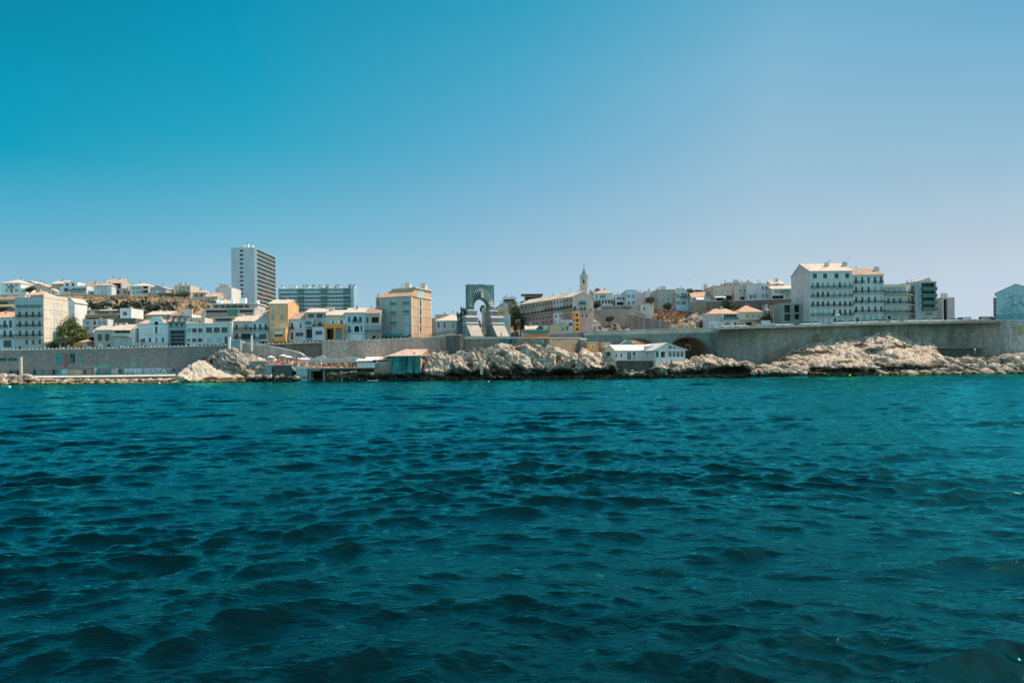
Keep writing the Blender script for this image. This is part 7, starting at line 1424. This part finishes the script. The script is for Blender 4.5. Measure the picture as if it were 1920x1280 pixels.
tree('tree', 'dark tree between the cream house and the ivy bank', 1434, 590, 612, 20, 258, dk1, mg2, 25, 1300, .42, .4); tree('bush', 'olive hedge beside the road right of the cream house', 1443, 602, 613, 26, 250, (.07, .09, .03), (.2, .19, .08), 26, 1300, .35, .2, cat='bush')
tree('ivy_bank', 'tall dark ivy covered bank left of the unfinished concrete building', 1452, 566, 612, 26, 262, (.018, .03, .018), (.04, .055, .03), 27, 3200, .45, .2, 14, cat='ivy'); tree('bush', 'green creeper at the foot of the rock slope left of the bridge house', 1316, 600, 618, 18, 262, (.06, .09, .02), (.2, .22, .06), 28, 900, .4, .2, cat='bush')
tree('bush', 'small green bush on the rock beside the restaurant', 1139, 659, 666, 9, 211, (.05, .08, .02), (.14, .16, .05), 29, 400, .25, .1, cat='bush'); tree('palm_bush', 'pale green shrub at the left end of the terrace row', 971, 598, 612, 8, 262, (.1, .12, .05), (.25, .25, .12), 30, 400, .4, 1, cat='bush')
tree('bush', 'reddish potted bush before the white villa', 266, 634, 644, 6, 240, (.12, .07, .04), (.2, .12, .06), 31, 250, .25, .4, cat='bush')
# dark scrub on the left cliff and dry tufts on the right bank
def scrub(name, spots, n, s0, s1, c1, c2, seed, Yr, kind='stuff'):
    g = np.random.default_rng(seed); mb = MB(); m = leaf(c1, c2)
    for k in range(n):
        x0, x1, y0, y1 = spots[k % len(spots)]; px = g.uniform(x0, x1); Y = g.uniform(*Yr); z = float(ground_z(np.array([px]), np.array([Y]))[0]); X = (px-960)/F*Y
        py = H0-(z-CH)/Y*F-(px-960)*sR
        if not (y0 <= py <= y1): continue
        s = g.uniform(s0, s1)
        for q in range(14):
            p = np.array([X, Y-1.5, z+.3])+g.normal(size=3)*s*.5; a, b = g.normal(size=3)*s*.28, g.normal(size=3)*s*.28; mb.poly([p-a, p-b, p+a, p+b], m)
    if mb.v: tag(mb.build(name), kind=kind)
scrub('scrub', [(130, 330, 572, 608)], 520, 1.0, 2.2, (.02, .035, .025), (.05, .07, .045), 41, (285, 325)); scrub('scrub', [(330, 400, 575, 600), (1230, 1300, 600, 612)], 160, .6, 1.4, (.05, .06, .03), (.12, .1, .05), 42, (270, 325))
scrub('dry_grass', [(1210, 1298, 574, 608)], 700, .4, .9, (.34, .17, .08), (.5, .28, .14), 43, (268, 312)); scrub('dry_grass', [(130, 420, 553, 578)], 600, .4, .7, (.26, .17, .1), (.38, .28, .18), 44, (300, 345))
# ================= cars
def car_proto(kind):
    L, Wd, prof, cab, hgt = {'hatch': (4.1, 1.75, [(-2.05, .35), (-2.0, .75), (-1.25, .95), (1.85, .98), (2.05, .7), (2.03, .35)], [(-1.3, .93), (-.6, 1.44), (1.25, 1.48), (1.8, .96)], 1.5),
        'sedan': (4.5, 1.78, [(-2.25, .35), (-2.2, .72), (-1.2, .92), (2.1, .95), (2.25, .7), (2.22, .35)], [(-1.25, .9), (-.45, 1.4), (.95, 1.42), (1.75, .93)], 1.42),
        'van': (5.2, 1.95, [(-2.6, .4), (-2.55, 1.0), (-1.8, 1.25), (2.55, 1.3), (2.6, .9), (2.6, .4)], [(-1.85, 1.22), (-1.1, 2.1), (2.4, 2.2), (2.56, 1.28)], 2.2)}[kind]
    out = {}
    mb = MB(); m = 'BODY'; out['prof'] = prof; a = Wd/2
    pm = plain((1, 1, 1)); me = MB(); me.prism(prof, -a, a, None, 'y')
    return L, Wd, prof, cab, hgt
_car_cache = {}
def car(kind, px, Y, z, c, label, flip=False):
    L, Wd, prof, cab, hg = car_proto(kind); a = Wd/2; key = (kind, c)
    if key not in _car_cache:
        pt = plain(c, .25, .1, name='car_paint', spec=.6); tyre = plain((.02, .02, .02), .8, name='tyre'); rim = plain((.4, .4, .42), .4, .7, name='rim')
        mb = MB(); mb.prism(prof, -a, a, pt, 'y'); cx = [(x, zz) for x, zz in cab]; top = [(x*.97, zz+.02) for x, zz in cx[1:3]]
        mb.prism([(cx[1][0]-.05, cx[1][1]-.05), (cx[1][0]+.15, cx[1][1]+.03), ((cx[1][0]+cx[2][0])/2, cx[1][1]+.07), (cx[2][0], cx[2][1]+.03), (cx[2][0]+.12, cx[2][1]-.06)], -a*.86, a*.86, pt, 'y')
        if kind == 'van': mb.prism([(-.6, 1.26), (-.55, 2.15), (2.4, 2.2), (2.55, 1.26)], -a*.97, a*.97, pt, 'y')
        body = mb.mesh('body'); mb = MB(); mb.prism(cab, -a*.9, a*.9, glassm((.03, .04, .045), .08), 'y'); win = mb.mesh('windows')
        mb = MB(); mb.tube([(0, -.11, 0), (0, .11, 0)], .32, tyre, 14); wh = mb.mesh('wheel'); mb = MB(); mb.tube([(0, -.12, 0), (0, .12, 0)], .19, rim, 10); rm_ = mb.mesh('rim')
        _car_cache[key] = (body, win, wh, rm_)
    body, win, wh, rm_ = _car_cache[key]
    t = empty('parked_car' if kind != 'van' else 'parked_van', (Xf(px, Y), Y, z), math.pi if flip else 0); tag(t, label, 'car' if kind != 'van' else 'van', 'vehicles parked along the sea wall road')
    mobj('body', body, t); mobj('windows', win, t)
    for sx in (-1, 1):
        for sy in (-1, 1): w = mobj('wheel', wh, t, (sx*L*.31, sy*(a-.1), .32)); mobj('rim', rm_, w)
Wc, Sc, Dc, Rc, Bc = (.72, .72, .7), (.4, .42, .43), (.05, .06, .065), (.3, .05, .04), (.1, .2, .3)
cn = {Wc: 'white', Sc: 'silver', Dc: 'dark', Rc: 'red', Bc: 'blue'}
def cz(px): return road_z(px)+.15
lc = [(88, 'hatch', Sc, 'below the dark rounded bush'), (112, 'sedan', Wc, 'before the larger dark bush'), (140, 'hatch', Wc, 'beside the yellow flowering bush'), (162, 'sedan', Wc, 'before the tiny orange roofed hut'), (186, 'hatch', Wc, 'in front of the arched taupe doorway'), (223, 'sedan', Wc, 'before the loggia house'), (255, 'hatch', Dc, 'before the low garden wall'), (275, 'sedan', Bc, 'in front of the white villa steps'), (380, 'hatch', Wc, 'before the round arched door house'), (389, 'hatch', Sc, 'left part of the roof terrace building front'), (404, 'sedan', Wc, 'before the roof terrace building right windows'), (417, 'hatch', Dc, 'beside the white end pier'),
      (478, 'sedan', Wc, 'on the road below the pale blue balcony house'), (547, 'sedan', Wc, 'in front of the reddish tiled house door'), (574, 'sedan', Wc, 'between the reddish tiled and the blue bay houses'), (594, 'hatch', Dc, 'before the blue bay house porch'), (606, 'hatch', Wc, 'beside the cream gate posts of the orange porch'), (645, 'hatch', Wc, 'before the teal glass door of the orange porch'), (662, 'sedan', Wc, 'before the round arched window house'), (689, 'hatch', Wc, 'left under the grey tan house'), (699, 'sedan', Wc, 'right under the grey tan house'), (776, 'hatch', Wc, 'at the corner of the ochre side wall'), (790, 'sedan', Sc, 'just right of the ochre side wall corner')]
for i, (px, k, c, l) in enumerate(lc): car(k, px, 233.2, cz(px)+.06, c, '%s parked %s %s' % (cn[c], {'hatch': 'hatchback', 'sedan': 'saloon'}[k], l), i % 2 == 0)
rcs = [(1362, 'sedan', Wc, 'at the right end of the bridge'), (1390, 'sedan', Wc, 'before the glazed balcony house door'), (1426, 'sedan', Sc, 'before the cream orange roofed house'), (1440, 'van', Sc, 'beside the olive hedge'), (1455, 'hatch', Wc, 'below the ivy bank'), (1474, 'sedan', Wc, 'before the left openings of the concrete shell'), (1510, 'hatch', Wc, 'at the foot of the blank gable wall'), (1528, 'sedan', Wc, 'under the left end of the tallest white block'), (1572, 'hatch', Wc, 'right of the tallest white block door'), (1596, 'sedan', Wc, 'at the seam of the two tall blocks'), (1620, 'hatch', Wc, 'beside the brown roofed block doorway'), (1645, 'hatch', Wc, 'under the brown roofed block right end'), (1655, 'sedan', Sc, 'between the brown roofed and grey blocks'),
       (1673, 'sedan', Wc, 'before the grey block arched door'), (1705, 'sedan', Wc, 'below the angled corner house'), (1731, 'sedan', Wc, 'before the teal loggia block'), (1757, 'hatch', Wc, 'at the right corner of the teal loggia block'), (1786, 'sedan', Wc, 'below the distant lilac grey block')]
for i, (px, k, c, l) in enumerate(rcs): car(k, px, 241, cz(px)+.95, c, '%s parked %s %s' % (cn[c], {'hatch': 'hatchback', 'sedan': 'saloon', 'van': 'van'}[k], l), i % 2 == 1)
car('van', 1805, 241.6, cz(1805)+.5, Sc, 'large grey van with pale roof alone against the open sky'); car('hatch', 1822, 241, cz(1822)+.3, Wc, 'white hatchback just right of the large grey van'); car('van', 1834, 243, cz(1834)-.4, Bc, 'blue van second from the gabled mural house'); car('van', 1852, 241.6, cz(1852)+.6, Wc, 'tall white van nearest the gabled mural house', True); car('hatch', 1866, 241, cz(1866)+.1, Wc, 'white hatchback directly before the mural house')
# ================= lamps and poles
def lamp(px, yt, yb, Y, label, arm=1.2):
    t = empty('street_lamp', tuple(P(px, yb, Y))); tag(t, label, 'street lamp', 'street lamps'); h = (yb-yt)/F*Y; mb = MB(); gm2 = plain((.3, .32, .32), .5, name='galvanised_steel'); mb.tube([(0, 0, -2), (0, 0, h*.5), (0, 0, h*.94), (arm*.4, 0, h), (arm, 0, h)], [.1, .08, .06, .05, .04], gm2, 6); mb.build('pole', t); mb = MB(); mb.box(arm-.1, arm+.6, -.15, .15, h-.08, h+.08, gm2); mb.build('lamp_head', t)
for a in ((1207, 596, 619, 243, 'pale steel street lamp on the bridge near the right retaining wall'), (1237, 590, 617, 262, 'thin lamp post below the dry grass slope'), (1230, 539, 575, 305, 'tall thin pole left of the pink tan house'), (1317, 531, 556, 318, 'pole behind the orange roofed hill house'), (1352, 526, 540, 322, 'pole above the ochre house roof'), (112, 641, 656, 228, 'short street lamp before the large dark bush'), (1450, 577, 613, 239, 'street lamp before the ivy bank'), (875, 612, 634, 213, 'short lamp beside the left pedestal of the monument')): lamp(*a)
# ================= people
def human(pose):
    J = {'stand': {'hip': (0, 0, .95), 'chest': (0, .0, 1.32), 'neck': (0, 0, 1.48), 'head': (0, -.02, 1.64), 'ls': (-.18, 0, 1.42), 'rs': (.18, 0, 1.42), 'le': (-.25, .02, 1.14), 're': (.25, .02, 1.14), 'lh': (-.27, -.06, .88), 'rh': (.27, -.06, .88), 'lk': (-.11, -.02, .52), 'rk': (.11, -.02, .52), 'lf': (-.12, .02, .08), 'rf': (.12, .02, .08), 'lt': (-.13, -.16, .04), 'rt': (.13, -.16, .04)}}
    J['walk'] = dict(J['stand'], le=(-.24, -.12, 1.16), lh=(-.22, -.3, .98), re=(.25, .14, 1.15), rh=(.25, .12, .88), lk=(-.11, .05, .5), lf=(-.11, .3, .12), lt=(-.11, .18, .03), rk=(.11, -.22, .52), rf=(.11, -.26, .08), rt=(.11, -.42, .05))
    J['sit'] = {'hip': (0, 0, .16), 'chest': (0, .12, .5), 'neck': (0, .12, .66), 'head': (0, .08, .82), 'ls': (-.18, .12, .6), 'rs': (.18, .12, .6), 'le': (-.24, .24, .36), 're': (.24, .24, .36), 'lh': (-.24, .34, .08), 'rh': (.24, .34, .08), 'lk': (-.12, -.38, .42), 'rk': (.14, -.42, .34), 'lf': (-.12, -.6, .08), 'rf': (.14, -.78, .08), 'lt': (-.12, -.76, .05), 'rt': (.14, -.92, .1)}
    J['lie'] = {'hip': (0, 0, .12), 'chest': (0, .38, .14), 'neck': (0, .54, .16), 'head': (0, .7, .18), 'ls': (-.18, .46, .13), 'rs': (.18, .46, .13), 'le': (-.3, .24, .1), 're': (.3, .24, .1), 'lh': (-.3, -.02, .08), 'rh': (.3, -.02, .08), 'lk': (-.1, -.42, .14), 'rk': (.12, -.4, .3), 'lf': (-.11, -.84, .09), 'rf': (.12, -.66, .08), 'lt': (-.12, -.9, .2), 'rt': (.12, -.82, .08)}
    j = J[pose]; names = list(j); rad = {'hip': .15, 'chest': .16, 'neck': .055, 'head': .1, 'ls': .065, 'rs': .065, 'le': .045, 're': .045, 'lh': .035, 'rh': .035, 'lk': .065, 'rk': .065, 'lf': .045, 'rf': .045, 'lt': .035, 'rt': .035}
    E = [('hip', 'chest'), ('chest', 'neck'), ('neck', 'head'), ('chest', 'ls'), ('chest', 'rs'), ('ls', 'le'), ('le', 'lh'), ('rs', 're'), ('re', 'rh'), ('hip', 'lk'), ('lk', 'lf'), ('lf', 'lt'), ('hip', 'rk'), ('rk', 'rf'), ('rf', 'rt')]
    me = bpy.data.meshes.new('person'); me.from_pydata([j[n] for n in names], [(names.index(a), names.index(b)) for a, b in E], []); o = bpy.data.objects.new('person', me); COL.objects.link(o)
    sk = o.modifiers.new('s', 'SKIN'); me.skin_vertices[0].data[names.index('hip')].use_root = True
    for i, n in enumerate(names): me.skin_vertices[0].data[i].radius = (rad[n], rad[n])
    o.modifiers.new('u', 'SUBSURF').levels = 1; bpy.context.view_layer.update(); out = bpy.data.meshes.new_from_object(o.evaluated_get(bpy.context.evaluated_depsgraph_get())); bpy.data.objects.remove(o); return out, j
_H = {p: human(p) for p in ('stand', 'walk', 'sit', 'lie')}; _pm = {}
skin = plain((.45, .26, .17), .6, name='skin'); hairm = plain((.04, .025, .015), .8, name='hair')
def person(pose, loc, rz, top, bot, label, group=None, scale=1.0):
    key = (pose, top, bot)
    if key not in _pm:
        src, j = _H[pose]; me = src.copy(); me.materials.clear()
        for m in (skin, plain(top, .8, name='shirt') if top else skin, plain(bot, .8, name='shorts'), hairm): me.materials.append(m)
        hip, ch, nk, hd, kn = (Vector(j[k]) for k in ('hip', 'chest', 'neck', 'head', 'lk'))
        for p in me.polygons:
            c = p.center; ax = (nk-hip); t = (c-hip).dot(ax)/ax.length_squared; lateral = ((c-hip)-ax*t).length
            kmin = min((c-Vector(j['lk'])).length, (c-Vector(j['rk'])).length)
            if (c-hd).length < .16 and (c-hd).dot(Vector((0, .7, .7)) if pose != 'lie' else Vector((0, 1, .2))) > .0: p.material_index = 3
            elif .12 < t < .98 and lateral < .24: p.material_index = 1
            elif -.55 < t <= .12 and kmin > .12 and lateral < .3: p.material_index = 2
            p.use_smooth = True
        _pm[key] = me
    o = mobj('person', _pm[key], None, loc, rz); o.scale = (scale,)*3; tag(o, label, 'person', group); return o
def pp_(px, py, Y): return tuple(P(px, py, Y))
person('stand', pp_(909.5, 632, 209), 0, (.7, .3, .22), (.4, .12, .1), 'person in salmon top standing between the monument pedestals')
person('walk', pp_(911, 622, 222), .5, (.3, .45, .5), (.5, .5, .5), 'person in pale clothes walking up inside the monument arch'); person('stand', pp_(904.5, 618, 228), 0, (.05, .08, .1), (.03, .04, .05), 'dark clothed person far inside the monument arch')
person('walk', pp_(939.5, 632.5, 208), 1.4, (.12, .03, .03), (.05, .04, .04), 'person in dark red leaning on the right sloping pedestal'); person('stand', pp_(973.5, 632.5, 214.5), .2, (.45, .5, .6), (.3, .32, .4), 'person in pale blue at the right of the monument terrace'); person('stand', pp_(979, 633, 214.5), -.4, (.6, .6, .6), (.35, .35, .42), 'person in white top beside the pale blue one')
person('stand', pp_(964, 632.5, 215), 1, (.05, .15, .2), (.04, .05, .06), 'person in dark teal crouching near the monument terrace'); person('stand', pp_(1828, 662.5, 220.5), 0, (.75, .75, .75), (.2, .22, .24), 'person in white shirt in the dark shelter on the right'); person('sit', pp_(1815, 668.5, 219), .4, (.6, .65, .68), (.2, .2, .22), 'person in pale shirt sitting below the dark shelter')
person('sit', pp_(777, 664, 205), .3, None, (.03, .03, .04), 'person sitting on the salmon boathouse roof'); person('walk', pp_(707, 638.5, 229), 1.5, (.65, .45, .4), (.3, .3, .35), 'person in pink walking on the promenade below the grey tan house'); person('walk', pp_(854, 628, 221), -1.5, (.04, .05, .06), (.03, .03, .04), 'dark figure on the ramp left of the monument')
g = random.Random(77); tops = [None, None, (.6, .08, .05), (.7, .35, .05), (.7, .7, .68), None, (.65, .2, .12)]; bots = [(.55, .06, .05), (.7, .3, .04), (.1, .2, .35), (.04, .04, .05), (.65, .12, .08), (.7, .65, .6)]
towel = [plain(c, .9, name='towel') for c in ((.68, .15, .08), (.7, .4, .08), (.72, .68, .62), (.6, .1, .12), (.5, .2, .2))]
tm_ = []
for m in towel:
    mb = MB()
    mb.box(-.38, .38, -1.0, .9, 0, .05, m); mb.prism([(.4, .05), (.95, .42), (.95, .36), (.45, .0)], -.38, .38, m); tm_.append(mb.mesh('sun_lounger'))
def crowd(n, x0, x1, fy, fY, group, lab, lounge=.6):
    for i in range(n):
        px = x0+(x1-x0)*(i+g.random())/n; Y = fY(px)+g.uniform(0, 2.4); py = fy(px)
        z = Zf(px, py, fY(px)); loc = (Xf(px, Y), Y, z+.02); k = g.random()
        if k < lounge:
            o = mobj('beach_towel', tm_[g.randrange(5)], None, loc, g.uniform(-.5, .5)); tag(o, 'bright sunbathing mat '+lab, 'beach mat', group+' mats')
            person('lie', (loc[0], loc[1], loc[2]+.05), o.rotation_euler.z, None, g.choice(bots), 'person lying on a mat '+lab, group) if g.random() < .6 else None
        else: person(g.choice(['stand', 'sit', 'sit', 'stand', 'walk']), loc, g.uniform(-3, 3), g.choice(tops), g.choice(bots), 'person in swimwear '+lab, group)
crowd(34, 578, 668, lambda p: 689.5, lambda p: 203.8, 'bathers on the pillared platform', 'on the pillared bathing platform'); crowd(18, 600, 665, lambda p: 684.5, lambda p: 205.8, 'bathers at the back of the platform', 'along the back wall of the bathing platform')
crowd(20, 499, 555, lambda p: 682, lambda p: 206.8, 'bathers on the broad terrace', 'on the terrace above the tall dark quay'); crowd(14, 517, 571, lambda p: 679, lambda p: 210.2, 'bathers on the upper terrace', 'on the upper narrow terrace'); crowd(12, 549, 599, lambda p: 686.5, lambda p: 205.2, 'bathers on the low terrace', 'on the low terrace beside the stair'); crowd(10, 515, 546, lambda p: 684, lambda p: 204.7, 'bathers on the quay edge', 'on the pale rim of the tall dark quay')
crowd(8, 703, 733, lambda p: 680.8, lambda p: 204.8, 'guests under the awnings', 'on the terrace under the beach awnings', 0)
def parasol(px, py, Y, c, label):
    t = empty('parasol', pp_(px, py, Y)); tag(t, label, 'parasol'); m = plain(c, .8, name='canvas'); mb = MB(); n = 8; r = 1.3
    for i in range(n):
        a, b = 2*math.pi*i/n, 2*math.pi*(i+1)/n; mb.poly([(r*math.cos(a), r*math.sin(a), 2.0), (r*math.cos(b), r*math.sin(b), 2.0), (0, 0, 2.5)], m); mb.poly([(r*math.cos(b), r*math.sin(b), 1.96), (r*math.cos(a), r*math.sin(a), 1.96), (0, 0, 2.44)], m); mb.quad((r*math.cos(a), r*math.sin(a), 1.85), (r*math.cos(b), r*math.sin(b), 1.85), (r*math.cos(b), r*math.sin(b), 2.0), (r*math.cos(a), r*math.sin(a), 2.0), m)
    mb.build('canopy', t); mb = MB(); mb.tube([(0, 0, 0), (0, 0, 2.5)], .03, whitep, 6); mb.build('pole', t)
for i, (px, py, Y, c) in enumerate([(566, 686, 206, (.72, .66, .58)), (574, 686, 207, (.72, .68, .62)), (508, 682, 208, (.7, .66, .6)), (531, 679, 211.5, (.72, .66, .6)), (541, 682, 207.5, (.7, .62, .55))]):
    parasol(px, py, Y, c, ['cream parasol above the blue fronted jetty', 'white parasol right of the cream one on the low terrace', 'pale parasol at the left end of the broad terrace', 'white parasol on the upper narrow terrace', 'cream parasol at the right end of the tall dark quay'][i])
# gulls
for px, py, Y in ((1292, 524, 180), (1591, 484.5, 150)):
    t = empty('seagull', pp_(px, py, Y)); tag(t, 'gull gliding above the pink tan house' if px < 1400 else 'gull gliding above the tallest white block', 'gull'); mb = MB(); m = plain((.6, .6, .6), .7, name='feathers')
    mb.tube([(-.25, 0, 0), (-.1, 0, .03), (.1, 0, .02), (.24, 0, 0)], [.02, .07, .06, .02], m, 7); mb.build('body', t); mb = MB()
    for s in (-1, 1): mb.prism([(-.1, s*.04), (.08, s*.04), (.02, s*.35), (-.12, s*.7), (-.14, s*.36)][::s], .03, .05, m, 'z')
    mb.build('wings', t)
